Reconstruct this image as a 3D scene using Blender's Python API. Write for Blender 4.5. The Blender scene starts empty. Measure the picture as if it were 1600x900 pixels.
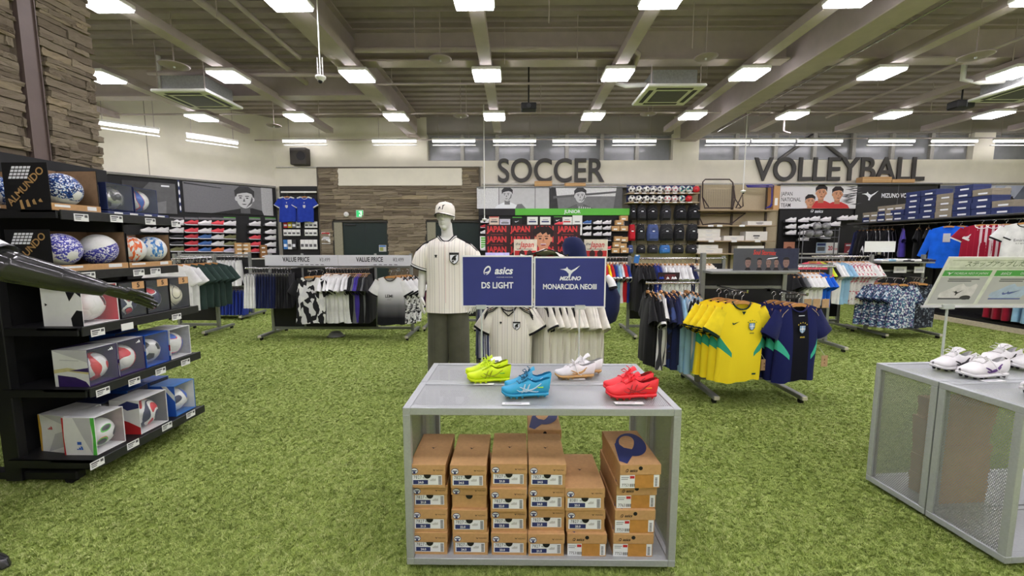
import bpy, math, random
from mathutils import Vector, Matrix
import numpy as np

SC = bpy.context.scene
COL = SC.collection
PI = math.pi
# ---------------------------------------------------------------- camera
CAM_H, FOC, HZ, VPX = 1.45, 650.0, 382.0, 808.0
PITCH = math.atan((450 - HZ) / FOC)
YAW = math.atan((VPX - 800) / math.hypot(FOC, 450 - HZ))
cam_d = bpy.data.cameras.new('camera'); cam = bpy.data.objects.new('camera', cam_d); COL.objects.link(cam)
cam_d.sensor_width = 36.0; cam_d.lens = 36.0 * FOC / 1600.0; cam_d.clip_start = 0.05; cam_d.clip_end = 100
cam.location = (0, 0, CAM_H); cam.rotation_euler = (PI / 2 - PITCH, 0, YAW)
SC.camera = cam
# ---------------------------------------------------------------- world, exposure
w = bpy.data.worlds.new('world'); SC.world = w; w.use_nodes = True
w.node_tree.nodes['Background'].inputs[0].default_value = (0.9, 0.95, 0.85, 1)
w.node_tree.nodes['Background'].inputs[1].default_value = 0.02
SC.view_settings.view_transform = 'Standard'; SC.view_settings.look = 'None'
SC.view_settings.exposure = 0.32; SC.view_settings.gamma = 1.0; SC.view_settings.use_curve_mapping = False
LAMP_POWER, TUBE_POWER = 30.0, 10.0
SC.cycles.max_bounces = 6; SC.cycles.diffuse_bounces = 4; SC.cycles.glossy_bounces = 3
SC.cycles.transparent_max_bounces = 12; SC.cycles.transmission_bounces = 3
SC.cycles.sample_clamp_indirect = 4.0; SC.cycles.caustics_reflective = False; SC.cycles.caustics_refractive = False
SC.cycles.use_light_tree = True

# ---------------------------------------------------------------- room dimensions (metres)
WALL_Y, DECK_Z, LAMP_Z = 11.6, 4.86, 4.15
R_X, REAR_Y = 15.0, -5.5

def lin(c):
    return tuple(((v / 255) / 12.92 if v / 255 <= .04045 else ((v / 255 + .055) / 1.055) ** 2.4) for v in c)

# ---------------------------------------------------------------- materials
MATS = {}
class NT:
    def __init__(s, name):
        s.m = bpy.data.materials.new(name); s.m.use_nodes = True; s.t = s.m.node_tree
        s.n = s.t.nodes; s.l = s.t.links; s.b = s.n['Principled BSDF']; s.out = s.n['Material Output']
    def new(s, typ, **kw):
        x = s.n.new(typ)
        for k, v in kw.items(): setattr(x, k, v)
        return x
    def link(s, a, b): s.l.new(a, b)
    def val(s, sock, v):
        if isinstance(v, (int, float, tuple, list)):
            sock.default_value = v if not isinstance(v, tuple) or len(v) != 3 or sock.type == 'VECTOR' else (*v, 1)
        else: s.l.new(v, sock)
    def math(s, op, a, b=0.0, c=0.0):
        x = s.new('ShaderNodeMath', operation=op)
        for i, v in enumerate((a, b, c)):
            if i < len(x.inputs): s.val(x.inputs[i], v)
        return x.outputs[0]
    def mix(s, f, a, b, blend='MIX'):
        x = s.new('ShaderNodeMix', data_type='RGBA', blend_type=blend)
        s.val(x.inputs[0], f); s.val(x.inputs[6], a); s.val(x.inputs[7], b)
        return x.outputs[2]
    def xyz(s, gen=False):
        tc = s.new('ShaderNodeTexCoord'); sp = s.new('ShaderNodeSeparateXYZ')
        s.link(tc.outputs['Generated' if gen else 'Object'], sp.inputs[0]); return sp.outputs, tc.outputs['Generated' if gen else 'Object']
    def noise(s, vec, scale, detail=3, rough=.55):
        x = s.new('ShaderNodeTexNoise'); s.val(x.inputs['Scale'], scale); s.val(x.inputs['Detail'], detail); s.val(x.inputs['Roughness'], rough)
        if vec is not None: s.link(vec, x.inputs['Vector'])
        return x.outputs
    def ramp(s, f, stops, interp='LINEAR'):
        x = s.new('ShaderNodeValToRGB'); cr = x.color_ramp; cr.interpolation = interp
        while len(cr.elements) < len(stops): cr.elements.new(.5)
        for e, (p, c) in zip(cr.elements, stops): e.position = p; e.color = (*c, 1)
        s.val(x.inputs[0], f); return x.outputs[0]
    def bump(s, h, strength=.3, dist=.01):
        x = s.new('ShaderNodeBump'); x.inputs['Strength'].default_value = strength; x.inputs['Distance'].default_value = dist
        s.link(h, x.inputs['Height']); s.link(x.outputs[0], s.b.inputs['Normal'])
    def fin(s, rough=.5, metal=0, spec=.5):
        s.b.inputs['Roughness'].default_value = rough; s.b.inputs['Metallic'].default_value = metal
        s.b.inputs['Specular IOR Level'].default_value = spec
        return s.m

def mat(name, rgb, rough=.5, metal=0, noise=.12, scale=30, bump=0, spec=.4, emit=0, alpha=1, coat=0, emitc=None):
    """plain surface with a little procedural variation; rgb in 0-255"""
    if name in MATS: return MATS[name]
    t = NT(name); c = lin(rgb)
    if noise:
        _, v = t.xyz(); n = t.noise(v, scale)
        k = t.ramp(n[0], [(.3, tuple(x * (1 - noise) for x in c)), (.7, tuple(min(1, x * (1 + noise)) for x in c))])
        t.link(k, t.b.inputs['Base Color'])
        if bump: t.bump(n[0], bump, .004)
    else: t.b.inputs['Base Color'].default_value = (*c, 1)
    if emit:
        t.b.inputs['Emission Color'].default_value = (*(emitc or c), 1); t.b.inputs['Emission Strength'].default_value = emit
    if alpha < 1: t.b.inputs['Alpha'].default_value = alpha
    if coat: t.b.inputs['Coat Weight'].default_value = coat
    MATS[name] = t.fin(rough, metal, spec); return MATS[name]

def cloth(name, rgb, rough=.85):
    if name in MATS: return MATS[name]
    t = NT(name); c = lin(rgb); _, v = t.xyz(); n = t.noise(v, 9, 4)
    t.link(t.ramp(n[0], [(.3, tuple(x * .86 for x in c)), (.7, tuple(min(1, x * 1.1) for x in c))]), t.b.inputs['Base Color'])
    n2 = t.noise(v, 700, 1); t.bump(n2[0], .12, .001)
    t.b.inputs['Sheen Weight'].default_value = .1
    MATS[name] = t.fin(rough, 0, .2); return MATS[name]

def striped(name, bands, axis=0, period=.05, off=0, rough=.85):
    """bands: [(start 0..1, rgb)] repeated every `period` metres along object axis"""
    if name in MATS: return MATS[name]
    t = NT(name); o, v = t.xyz()
    f = t.math('FRACT', t.math('MULTIPLY_ADD', o[axis], 1 / period, off + 50))
    t.link(t.ramp(f, [(p, lin(c)) for p, c in bands], 'CONSTANT'), t.b.inputs['Base Color'])
    n2 = t.noise(v, 600, 1); t.bump(n2[0], .12, .001)
    MATS[name] = t.fin(rough, 0, .2); return MATS[name]

def blotched(name, cols, scale=18, stretch=(1, 1, 1), rough=.85, cell=True):
    """irregular printed patches of the given colours"""
    if name in MATS: return MATS[name]
    t = NT(name); o, v = t.xyz()
    mp = t.new('ShaderNodeMapping'); mp.inputs['Scale'].default_value = stretch; t.link(v, mp.inputs[0])
    n = t.noise(mp.outputs[0], 6, 2); ad = t.new('ShaderNodeVectorMath', operation='MULTIPLY_ADD')
    t.link(n[1], ad.inputs[0]); ad.inputs[1].default_value = (.07, .07, .07); t.link(mp.outputs[0], ad.inputs[2])
    if cell:
        x = t.new('ShaderNodeTexVoronoi'); x.inputs['Scale'].default_value = scale; t.link(ad.outputs[0], x.inputs['Vector'])
        sp = t.new('ShaderNodeSeparateColor'); t.link(x.outputs['Color'], sp.inputs[0]); f = sp.outputs[0]
    else: f = t.noise(ad.outputs[0], scale, 3)[0]
    k = len(cols); lo, hi = (0, 1) if cell else (.3, .7)
    t.link(t.ramp(f, [(lo + (hi - lo) * i / k, lin(c)) for i, c in enumerate(cols)], 'CONSTANT'), t.b.inputs['Base Color'])
    MATS[name] = t.fin(rough, 0, .3); return MATS[name]

def perforated(name, rgb, ax, pitch=.0085, hole=.33):
    """sheet metal punched with staggered round holes"""
    if name in MATS: return MATS[name]
    t = NT(name); o, v = t.xyz(); a, b = o[ax[0]], o[ax[1]]
    ds = []
    for sh in (0, .5):
        u = t.math('SUBTRACT', t.math('FRACT', t.math('MULTIPLY_ADD', a, 1 / pitch, 100 + sh)), .5)
        w_ = t.math('MULTIPLY', t.math('SUBTRACT', t.math('FRACT', t.math('MULTIPLY_ADD', b, 1 / (pitch * 1.732), 100 + sh)), .5), 1.732)
        ds.append(t.math('SQRT', t.math('ADD', t.math('MULTIPLY', u, u), t.math('MULTIPLY', w_, w_))))
    al = t.math('GREATER_THAN', t.math('MINIMUM', ds[0], ds[1]), hole)
    t.link(al, t.b.inputs['Alpha']); t.b.inputs['Base Color'].default_value = (*lin(rgb), 1)
    MATS[name] = t.fin(.38, .25, .5); return MATS[name]

BLACK = mat('black_paint', (24, 24, 25), .5); BLACK2 = mat('black_panel', (20, 20, 21), .6, noise=.2, scale=8)
STEEL = mat('grey_steel', (142, 144, 140), .38, .45, noise=.06); CHROME = mat('chrome', (190, 190, 188), .22, .9, noise=.04)
SILVER = mat('silver_paint', (172, 176, 176), .36, .2, noise=.05, scale=90)
WHITE = mat('white_paint', (232, 232, 226), .5, noise=.03); CARD = mat('white_card', (236, 237, 234), .6, noise=.02)
CREAM = mat('cream_wall_paint', (230, 225, 208), .8, noise=.04, scale=3, bump=.05)
CEILW = mat('ceiling_paint', (158, 146, 144), .75, noise=.06, scale=6)
GREYW = mat('grey_ceiling_steel', (178, 166, 162), .7, noise=.06, scale=5)
WOOD = mat('pale_wood', (196, 142, 84), .45, noise=.18, scale=22); RUBBER = mat('black_rubber', (22, 22, 22), .7)
KRAFT = mat('kraft_cardboard', (196, 154, 104), .75, noise=.07, scale=60, bump=.05)
NAVYCARD = mat('navy_card', (42, 52, 96), .55); INK = mat('black_ink', (20, 20, 22), .6, noise=0)
SIGNBLUE = mat('sign_blue', (50, 58, 128), .28, noise=.08, scale=4); WPRINT = mat('white_print', (238, 240, 245), .5, noise=0)
GREENB = mat('green_band', (92, 186, 62), .5, noise=.03); REDP = mat('red_print', (196, 46, 48), .5, noise=0)
GREYP = mat('grey_print', (120, 120, 122), .55, noise=.1, scale=9); DGREYP = mat('dark_grey_print', (52, 52, 54), .55, noise=.2, scale=8)
LGREYP = mat('pale_grey_print', (200, 200, 202), .55, noise=.05, scale=9); MGREYP = mat('mid_grey_print', (92, 92, 94), .55, noise=.1, scale=9)
SKINP = mat('skin_print', (206, 150, 116), .55, noise=.08, scale=14); BLUETAG = mat('blue_tag', (58, 120, 190), .5)
def glassm(name, rgb=(230, 238, 240), al=.12, rough=.06):
    return mat(name, rgb, rough, 0, noise=0, spec=.5, alpha=al)
FILM = glassm('clear_film', al=.05, rough=.02)

# ---------------------------------------------------------------- mesh builder
def rotm(rx=0, ry=0, rz=0): return Matrix.Rotation(rz, 4, 'Z') @ Matrix.Rotation(ry, 4, 'Y') @ Matrix.Rotation(rx, 4, 'X')
def T(x=0, y=0, z=0, rx=0, ry=0, rz=0): return Matrix.Translation((x, y, z)) @ rotm(rx, ry, rz)

class MB:
    def __init__(s): s.v, s.f, s.mi, s.sm = [], [], [], []
    def add(s, vs, fs, m=0, smooth=False, M=None):
        o = len(s.v)
        if M is not None: vs = [tuple(M @ Vector(v)) for v in vs]
        s.v += [tuple(v) for v in vs]
        for f in fs: s.f.append([i + o for i in f]); s.mi.append(m); s.sm.append(smooth)
        return s
    def box(s, x0, x1, y0, y1, z0, z1, m=0, M=None):
        vs = [(x, y, z) for z in (z0, z1) for y in (y0, y1) for x in (x0, x1)]
        return s.add(vs, [(0, 2, 3, 1), (4, 5, 7, 6), (0, 1, 5, 4), (2, 6, 7, 3), (0, 4, 6, 2), (1, 3, 7, 5)], m, False, M)
    def cbox(s, x0, x1, y0, y1, z0, z1, b=.004, m=0, M=None):
        """box with chamfered edges"""
        X, Y, Z = (x0, x1), (y0, y1), (z0, z1); vs = []; ix = {}
        for i in (0, 1):
            for j in (0, 1):
                for k in (0, 1):
                    sx, sy, sz = (1, -1)[i] * b, (1, -1)[j] * b, (1, -1)[k] * b
                    for a, p in enumerate(((X[i], Y[j] + sy, Z[k] + sz), (X[i] + sx, Y[j], Z[k] + sz), (X[i] + sx, Y[j] + sy, Z[k]))):
                        ix[i, j, k, a] = len(vs); vs.append(p)
        fs = []
        for i in (0, 1): q = [ix[i, j, k, 0] for j, k in ((0, 0), (1, 0), (1, 1), (0, 1))]; fs.append(q if i else q[::-1])
        for j in (0, 1): q = [ix[i, j, k, 1] for i, k in ((0, 0), (1, 0), (1, 1), (0, 1))]; fs.append(q[::-1] if j else q)
        for k in (0, 1): q = [ix[i, j, k, 2] for i, j in ((0, 0), (1, 0), (1, 1), (0, 1))]; fs.append(q if k else q[::-1])
        for p in (0, 1):
            for q in (0, 1):
                fs.append([ix[p, q, 0, 0], ix[p, q, 0, 1], ix[p, q, 1, 1], ix[p, q, 1, 0]])
                fs.append([ix[p, 0, q, 0], ix[p, 0, q, 2], ix[p, 1, q, 2], ix[p, 1, q, 0]])
                fs.append([ix[0, p, q, 1], ix[0, p, q, 2], ix[1, p, q, 2], ix[1, p, q, 1]])
                for r in (0, 1): fs.append([ix[p, q, r, a] for a in range(3)])
        return s.add(vs, fs, m, False, M)
    def poly(s, pts, y=0, m=0, M=None):
        """flat outline in the x-z plane"""
        return s.add([(p[0], y, p[1]) for p in pts], [list(range(len(pts)))], m, False, M)
    def rect(s, x0, x1, z0, z1, y=0, m=0, M=None): return s.poly([(x0, z0), (x1, z0), (x1, z1), (x0, z1)], y, m, M)
    def prism(s, pts, y0, y1, m=0, M=None):
        n = len(pts); vs = [(p[0], y0, p[1]) for p in pts] + [(p[0], y1, p[1]) for p in pts]
        fs = [list(range(n)), list(range(2 * n - 1, n - 1, -1))] + [(i, i + n, (i + 1) % n + n, (i + 1) % n) for i in range(n)]
        return s.add(vs, fs, m, False, M)
    def grid(s, rows, m=0, smooth=True, M=None, loop=False):
        """rows: lists of points of equal length"""
        n = len(rows[0]); vs = [p for r in rows for p in r]; fs = []
        for i in range(len(rows) - 1):
            for j in range(n if loop else n - 1):
                fs.append((i * n + j, i * n + (j + 1) % n, (i + 1) * n + (j + 1) % n, (i + 1) * n + j))
        return s.add(vs, fs, m, smooth, M)
    def tube(s, pts, r, n=8, m=0, cap=True, M=None, loop=False):
        pts = [Vector(p) for p in pts]; R = r if isinstance(r, (list, tuple)) else [r] * len(pts); rings = []; up = None; N = len(pts)
        for i, p in enumerate(pts):
            a = pts[(i - 1) % N] if (loop or i > 0) else p; b = pts[(i + 1) % N] if (loop or i < N - 1) else p
            d = (b - a).normalized()
            if up is None: up = d.orthogonal().normalized()
            u = (up - d * up.dot(d)); u = u.normalized() if u.length > 1e-6 else d.orthogonal().normalized(); up = u; q = d.cross(u)
            rings.append([tuple(p + (u * math.cos(2 * PI * k / n) + q * math.sin(2 * PI * k / n)) * R[i]) for k in range(n)])
        if loop: rings.append(rings[0])
        s.grid(rings, m, True, M, loop=True)
        if cap and not loop:
            s.add(rings[0], [list(range(n))[::-1]], m, False, M); s.add(rings[-1], [list(range(n))], m, False, M)
        return s
    def lathe(s, prof, n=16, m=0, M=None, smooth=True):
        rows = [[(r * math.cos(2 * PI * k / n), r * math.sin(2 * PI * k / n), z) for k in range(n)] for r, z in prof]
        return s.grid(rows, m, smooth, M, loop=True)
    def cyl(s, x, y, z0, z1, r, n=14, m=0, M=None, r2=None):
        r2 = r if r2 is None else r2; MM = T(x, y, 0) if M is None else M @ T(x, y, 0)
        return s.lathe([(0, z0), (r, z0)], n, m, MM, False).lathe([(r, z0), (r2, z1)], n, m, MM).lathe([(r2, z1), (0, z1)], n, m, MM, False)
    def ball(s, c, r, n=10, m=0, M=None):
        r = (r, r, r) if not isinstance(r, tuple) else r
        rows = [[(c[0] + r[0] * math.sin(PI * i / n) * math.cos(PI * j / n), c[1] + r[1] * math.sin(PI * i / n) * math.sin(PI * j / n), c[2] + r[2] * math.cos(PI * i / n)) for j in range(2 * n)] for i in range(n + 1)]
        return s.grid(rows, m, True, M, loop=True)
    def mesh(s, name, mats):
        me = bpy.data.meshes.new(name); me.from_pydata(s.v, [], s.f)
        for m in (mats if isinstance(mats, (list, tuple)) else [mats]): me.materials.append(m)
        me.polygons.foreach_set('material_index', s.mi); me.polygons.foreach_set('use_smooth', s.sm); me.update(); return me
    def build(s, name, mats, parent=None, loc=(0, 0, 0), rz=0, rot=None, **kw):
        return link(name, s.mesh(name, mats), parent, loc, rz, rot, **kw)

def link(name, me, parent=None, loc=(0, 0, 0), rz=0, rot=None, mats=None, **kw):
    o = bpy.data.objects.new(name, me); COL.objects.link(o); o.parent = parent
    o.location = loc; o.rotation_euler = rot if rot else (0, 0, rz)
    if mats:
        for i, m in enumerate(mats): o.material_slots[i].link = 'OBJECT'; o.material_slots[i].material = m
    for k, v in kw.items(): o[k] = v
    return o

LABELS = {}
def tag(o, label, cat, group=None):
    n = len(label.split()); assert 4 <= n <= 16, label
    LABELS.setdefault(label, []).append(o.name)
    o['label'] = label; o['category'] = cat
    if group: o['group'] = group
    return o
def thing(name, label, cat, loc=(0, 0, 0), rz=0, group=None):
    o = bpy.data.objects.new(name, None); COL.objects.link(o); o.location = loc; o.rotation_euler = (0, 0, rz); o.empty_display_size = .1
    return tag(o, label, cat, group)
def dup(o, loc=None, rz=None, label=None, parent=None):
    c = o.copy(); COL.objects.link(c); c.parent = parent
    if loc is not None: c.location = loc
    if rz is not None: c.rotation_euler = (0, 0, rz)
    if label: tag(c, label, o['category'], o.get('group'))
    for ch in o.children: dup(ch, parent=c)
    return c
def struct(name, mb, m, parent=None, loc=(0, 0, 0), rz=0):
    o = mb.build(name, m, parent, loc, rz)
    if parent is None: o['kind'] = 'structure'
    return o
def piece(name, me, parent, loc, rot=(0, 0, 0), scale=(1, 1, 1), m=None):
    o = bpy.data.objects.new(name, me); COL.objects.link(o); o.parent = parent; o.location = loc; o.rotation_euler = rot; o.scale = scale
    if m: o.material_slots[0].link = 'OBJECT'; o.material_slots[0].material = m
    return o

# lettering: flat or solid glyphs standing in the x-z plane, facing -y
TXT = {}
def text_mesh(body, size, ext=0, bold=0, sx=1, align='CENTER', shear=0, sp=1):
    k = (body, size, ext, bold, sx, align, shear, sp)
    if k in TXT: return TXT[k]
    cu = bpy.data.curves.new('lettering', 'FONT'); cu.body = body; cu.size = size; cu.extrude = ext; cu.offset = bold; cu.shear = shear; cu.space_character = sp
    cu.align_x = align; cu.align_y = 'CENTER'; cu.resolution_u = 7 if size >= 1 else 3
    o = bpy.data.objects.new('lettering', cu); me = bpy.data.meshes.new_from_object(o)
    bpy.data.objects.remove(o); bpy.data.curves.remove(cu)
    if sx != 1: me.transform(Matrix.Diagonal((sx, 1, 1, 1)))
    me.transform(Matrix.Rotation(PI / 2, 4, 'X')); me.materials.clear(); me.materials.append(INK); TXT[k] = me; return me
def text(body, size, m, parent, loc, rz=0, rot=None, name='lettering', **kw):
    return link(name, text_mesh(body, size, **kw), parent, loc, rz, rot, mats=[m])

ORD = 'first second third fourth fifth sixth seventh eighth ninth tenth eleventh twelfth thirteenth fourteenth fifteenth sixteenth seventeenth eighteenth nineteenth twentieth'.split()
def rng(*k): return random.Random(repr(k))

# ---------------------------------------------------------------- reading positions off the plan
def ray(px, py):
    x, y = (px - 800) / FOC, (450 - py) / FOC
    f, u = math.cos(PITCH) + y * math.sin(PITCH), -math.sin(PITCH) + y * math.cos(PITCH)
    return Vector((x * math.cos(YAW) - f * math.sin(YAW), x * math.sin(YAW) + f * math.cos(YAW), u))
def at_y(px, py, Y): d = ray(px, py); return Vector((0, 0, CAM_H)) + d * (Y / d.y)
def at_z(px, py, Z): d = ray(px, py); return Vector((0, 0, CAM_H)) + d * ((Z - CAM_H) / d.z)
def at_x(px, py, X): d = ray(px, py); return Vector((0, 0, CAM_H)) + d * (X / d.x)
class Frame:
    """a wall: origin on the floor, local x along it, local -y out of it"""
    def __init__(s, x, y, rz): s.M = T(x, y, 0, 0, 0, rz); s.I = s.M.inverted(); s.rz = rz
    def pix(s, px, py, ly=0):
        o = s.I @ Vector((0, 0, CAM_H)); d = s.I.to_3x3() @ ray(px, py); return o + d * ((ly - o.y) / d.y)
    def w(s, x, y, z): return s.M @ Vector((x, y, z))
FB = Frame(0, WALL_Y, 0)            # back wall
FL = Frame(-6.65, WALL_Y, PI / 4)   # splayed wall on the left
FR = Frame(8.15, 8.0, -PI / 2)      # long clothing run on the right
# ================================================================ floor and turf
def turf_material():
    t = NT('turf_backing'); _, v = t.xyz()
    n = t.noise(v, 70, 5, .7); n2 = t.noise(v, 1.3, 3)
    c = t.ramp(n[0], [(.25, lin((116, 132, 62))), (.5, lin((150, 168, 86))), (.75, lin((176, 190, 108)))])
    k = t.ramp(n2[0], [(.3, (.86, .86, .86)), (.7, (1.06, 1.05, 1.0))])
    t.link(t.mix(1.0, c, k, 'MULTIPLY'), t.b.inputs['Base Color']); t.bump(n[0], .6, .012)
    return t.fin(.9, 0, .1)
def blade_material():
    t = NT('turf_blade'); oi = t.new('ShaderNodeObjectInfo'); g = t.new('ShaderNodeNewGeometry')
    n = t.noise(g.outputs['Position'], 1.4, 3)
    f = t.math('ADD', t.math('MULTIPLY', oi.outputs['Random'], .75), t.math('MULTIPLY', n[0], .4))
    c = t.ramp(f, [(.1, lin((112, 130, 60))), (.45, lin((152, 171, 86))), (.8, lin((180, 196, 110))), (1, lin((206, 212, 146)))])
    t.link(c, t.b.inputs['Base Color']); t.b.inputs['Subsurface Weight'].default_value = 0
    return t.fin(.6, 0, .25)
TURF, BLADE = turf_material(), blade_material()
struct('floor', MB().box(-13, R_X, REAR_Y, WALL_Y + .2, -.1, 0), TURF)

def tuft_mesh():
    b = MB(); r = rng('tuft')
    for k in range(9):
        a = r.uniform(0, 2 * PI); d = r.uniform(0, .011); x, y = d * math.cos(a), d * math.sin(a); h = r.uniform(.008, .0145)
        la = r.gauss(0, .7); L = r.uniform(.004, .016); wa = la + PI / 2; ww = r.uniform(.0007, .0013)
        p = [(x, y, -.001), (x + L * .3 * math.cos(la), y + L * .3 * math.sin(la), h * .6), (x + L * math.cos(la), y + L * math.sin(la), h)]
        q = (math.cos(wa) * ww, math.sin(wa) * ww)
        b.add([(p[0][0] - q[0], p[0][1] - q[1], p[0][2]), (p[0][0] + q[0], p[0][1] + q[1], p[0][2]),
               (p[1][0] - q[0], p[1][1] - q[1], p[1][2]), (p[1][0] + q[0], p[1][1] + q[1], p[1][2]), p[2]], [(0, 1, 3, 2), (2, 3, 4)])
    return b.mesh('grass_tuft', BLADE)
def make_turf():
    proto = bpy.data.objects.new('grass_tuft', tuft_mesh())           # source of the scattered pile, kept out of the scene
    ys = [1.15, 2.2, 3.4, 4.2, 4.26, 5.0, 7.0, 9.6]; vs = []; fs = []
    for y in ys: vs += [(-min(1.3 * y + .7, 4.02 if y < 4.22 else 6.6 if y < 7.5 else 8.2), y, .0005), (1.3 * y + .7, y, .0005)]
    for i in range(len(ys) - 1): fs.append((2 * i, 2 * i + 1, 2 * i + 3, 2 * i + 2))
    me = bpy.data.meshes.new('turf_pile'); me.from_pydata(vs, [], fs); me.materials.append(TURF)
    o = link('turf_grass', me); o['kind'] = 'stuff'
    ng = bpy.data.node_groups.new('turf_pile', 'GeometryNodeTree')
    ng.interface.new_socket('Geometry', in_out='INPUT', socket_type='NodeSocketGeometry'); ng.interface.new_socket('Geometry', in_out='OUTPUT', socket_type='NodeSocketGeometry')
    N, L = ng.nodes, ng.links; gi, go = N.new('NodeGroupInput'), N.new('NodeGroupOutput')
    ds = N.new('GeometryNodeDistributePointsOnFaces'); pos = N.new('GeometryNodeInputPosition'); sp = N.new('ShaderNodeSeparateXYZ'); mr = N.new('ShaderNodeMapRange')
    L.new(pos.outputs[0], sp.inputs[0]); L.new(sp.outputs[1], mr.inputs[0])
    for i, v in zip((1, 2, 3, 4), (1.6, 6.5, 11000, 1500)): mr.inputs[i].default_value = v
    oi = N.new('GeometryNodeObjectInfo'); oi.inputs['Object'].default_value = proto; oi.inputs['As Instance'].default_value = True
    ip = N.new('GeometryNodeInstanceOnPoints'); rv = N.new('FunctionNodeRandomValue'); rv.data_type = 'FLOAT_VECTOR'; rv.inputs[1].default_value = (.25, .25, 3.6); rv.inputs[0].default_value = (-.25, -.25, 0)
    mr2 = N.new('ShaderNodeMapRange'); L.new(sp.outputs[1], mr2.inputs[0])
    for i, v in zip((1, 2, 3, 4), (1.6, 8, .9, 1.9)): mr2.inputs[i].default_value = v
    cx = N.new('ShaderNodeCombineXYZ'); [L.new(mr2.outputs[0], cx.inputs[i]) for i in (0, 1)]; cx.inputs[2].default_value = 1.0
    L.new(gi.outputs[0], ds.inputs['Mesh']); L.new(mr.outputs[0], ds.inputs['Density']); L.new(ds.outputs['Points'], ip.inputs['Points'])
    L.new(oi.outputs['Geometry'], ip.inputs['Instance']); nz = N.new('ShaderNodeTexNoise'); nz.inputs['Scale'].default_value = 22; nz.inputs['Detail'].default_value = 2; mz = N.new('ShaderNodeMath'); mz.operation = 'MULTIPLY'; mz.inputs[1].default_value = 16; L.new(nz.outputs[0], mz.inputs[0]); cz = N.new('ShaderNodeCombineXYZ'); L.new(mz.outputs[0], cz.inputs[2]); va = N.new('ShaderNodeVectorMath'); L.new(rv.outputs[0], va.inputs[0]); L.new(cz.outputs[0], va.inputs[1]); L.new(va.outputs[0], ip.inputs['Rotation']); L.new(cx.outputs[0], ip.inputs['Scale'])
    jn = N.new('GeometryNodeJoinGeometry'); L.new(gi.outputs[0], jn.inputs[0]); L.new(ip.outputs[0], jn.inputs[0]); L.new(jn.outputs[0], go.inputs[0])
    o.modifiers.new('pile', 'NODES').node_group = ng
make_turf()

# ================================================================ ceiling: folded deck, beams, trunking
b = MB(); y = REAR_Y
prof = []
while y < WALL_Y + .3:
    prof += [(y, DECK_Z), (y + .16, DECK_Z), (y + .19, DECK_Z + .075), (y + .27, DECK_Z + .075)]; y += .30
b.grid([[(-13, p[0], p[1]) for p in prof], [(R_X, p[0], p[1]) for p in prof]], 0, False)
b.box(-13, R_X, REAR_Y, WALL_Y + .3, DECK_Z + .09, DECK_Z + .2)
ceiling = struct('ceiling', b, CEILW)
def ibeam(name, x0, x1, y0, y1, z0, z1, web=.02):
    """steel beam: web and two flanges"""
    b = MB(); t = .025
    b.box(x0, x1, y0, y1, z0, z0 + t).box(x0, x1, y0, y1, z1 - t, z1)
    if x1 - x0 > y1 - y0: b.box(x0, x1, (y0 + y1) / 2 - web, (y0 + y1) / 2 + web, z0 + t, z1 - t)
    else: b.box((x0 + x1) / 2 - web, (x0 + x1) / 2 + web, y0, y1, z0 + t, z1 - t)
    return b.build(name, GREYW, ceiling)
ibeam('cross_beam', -2.62, 4.3, 6.95, 7.2, 4.36, DECK_Z)
ibeam('cross_beam', 4.86, R_X, 6.95, 7.2, 4.36, DECK_Z)
ibeam('cross_beam', -13, -2.92, 8.3, 8.55, 4.3, DECK_Z)
ibeam('cross_beam', -13, R_X, 1.9, 2.15, 4.36, DECK_Z)
MB().cbox(4.38, 4.8, REAR_Y, WALL_Y, 4.2, DECK_Z - .01, .01).build('main_girder', GREYW, ceiling)
ibeam('main_girder', -2.92, -2.62, REAR_Y, WALL_Y, 4.3, DECK_Z, .06)
LAMP_X = [-.49 + 2.1 * k for k in range(-5, 7)]
LAMP_Y = [9.2, 7.03, 4.9, 2.75, .6, -1.55, -3.7]
for x in LAMP_X:
    MB().box(x - .09, x + .09, REAR_Y + .2, 10.7, LAMP_Z + .07, LAMP_Z + .19).build('lamp_trunking', GREYW, ceiling)
def pipe(name, pts, r, m=GREYW, n=8): return MB().tube(pts, r, n).build(name, m, ceiling)
pipe('sprinkler_pipe', [(-4.0, 2.2, 4.5), (-4.0, 8.2, 4.5)], .05)
pipe('sprinkler_pipe', [(-3.6, 2.2, 4.52), (-3.6, 7.2, 4.52)], .035)
pipe('sprinkler_pipe', [(-2.5, 6.7, 4.42), (1.75, 6.7, 4.42), (1.86, 6.75, 4.36), (1.9, 7.3, 4.3)], .045)
pipe('sprinkler_pipe', [(-6.5, 7.6, 4.45), (-2.95, 7.6, 4.4)], .04)
pipe('conduit_pipe', [(-2.5, 7.75, 4.3), (2.0, 7.75, 4.3)], .022)
pipe('conduit_pipe', [(-9.5, 9.35, 4.28), (13.5, 9.35, 4.28)], .02)
pipe('conduit_pipe', [(-8.5, 11.3, 4.2), (14, 11.3, 4.2)], .016)
pipe('conduit_pipe', [(5.08, 3, 4.3), (5.08, 11, 4.3)], .013, CHROME)
pipe('conduit_pipe', [(7.1, 5.5, 4.35), (7.1, 10, 4.35)], .025)
pipe('conduit_pipe', [(5.9, 9.6, 4.5), (5.9, 9.6, 3.95), (6.05, 9.6, 3.9)], .02)
for i, (x, y) in enumerate([(-5.4, 6.1), (-2.2, 7.6), (-1.5, 6.4), (-.2, 6.8), (.9, 6.6), (1.4, 7.6), (2.5, 6.3), (3.2, 7.4), (-1.1, 9.3), (.5, 9.3), (2.9, 9.3), (5.4, 9.3), (6.4, 7.8), (7.6, 6.8), (8.8, 9.3), (-4.3, 9.3), (-6.2, 8.9), (-3.7, 5.4), (.4, 5.6)]):
    MB().tube([(x, y, DECK_Z), (x, y, 4.24)], .007, 5).build('hanger_rod', GREYW, ceiling)

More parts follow.
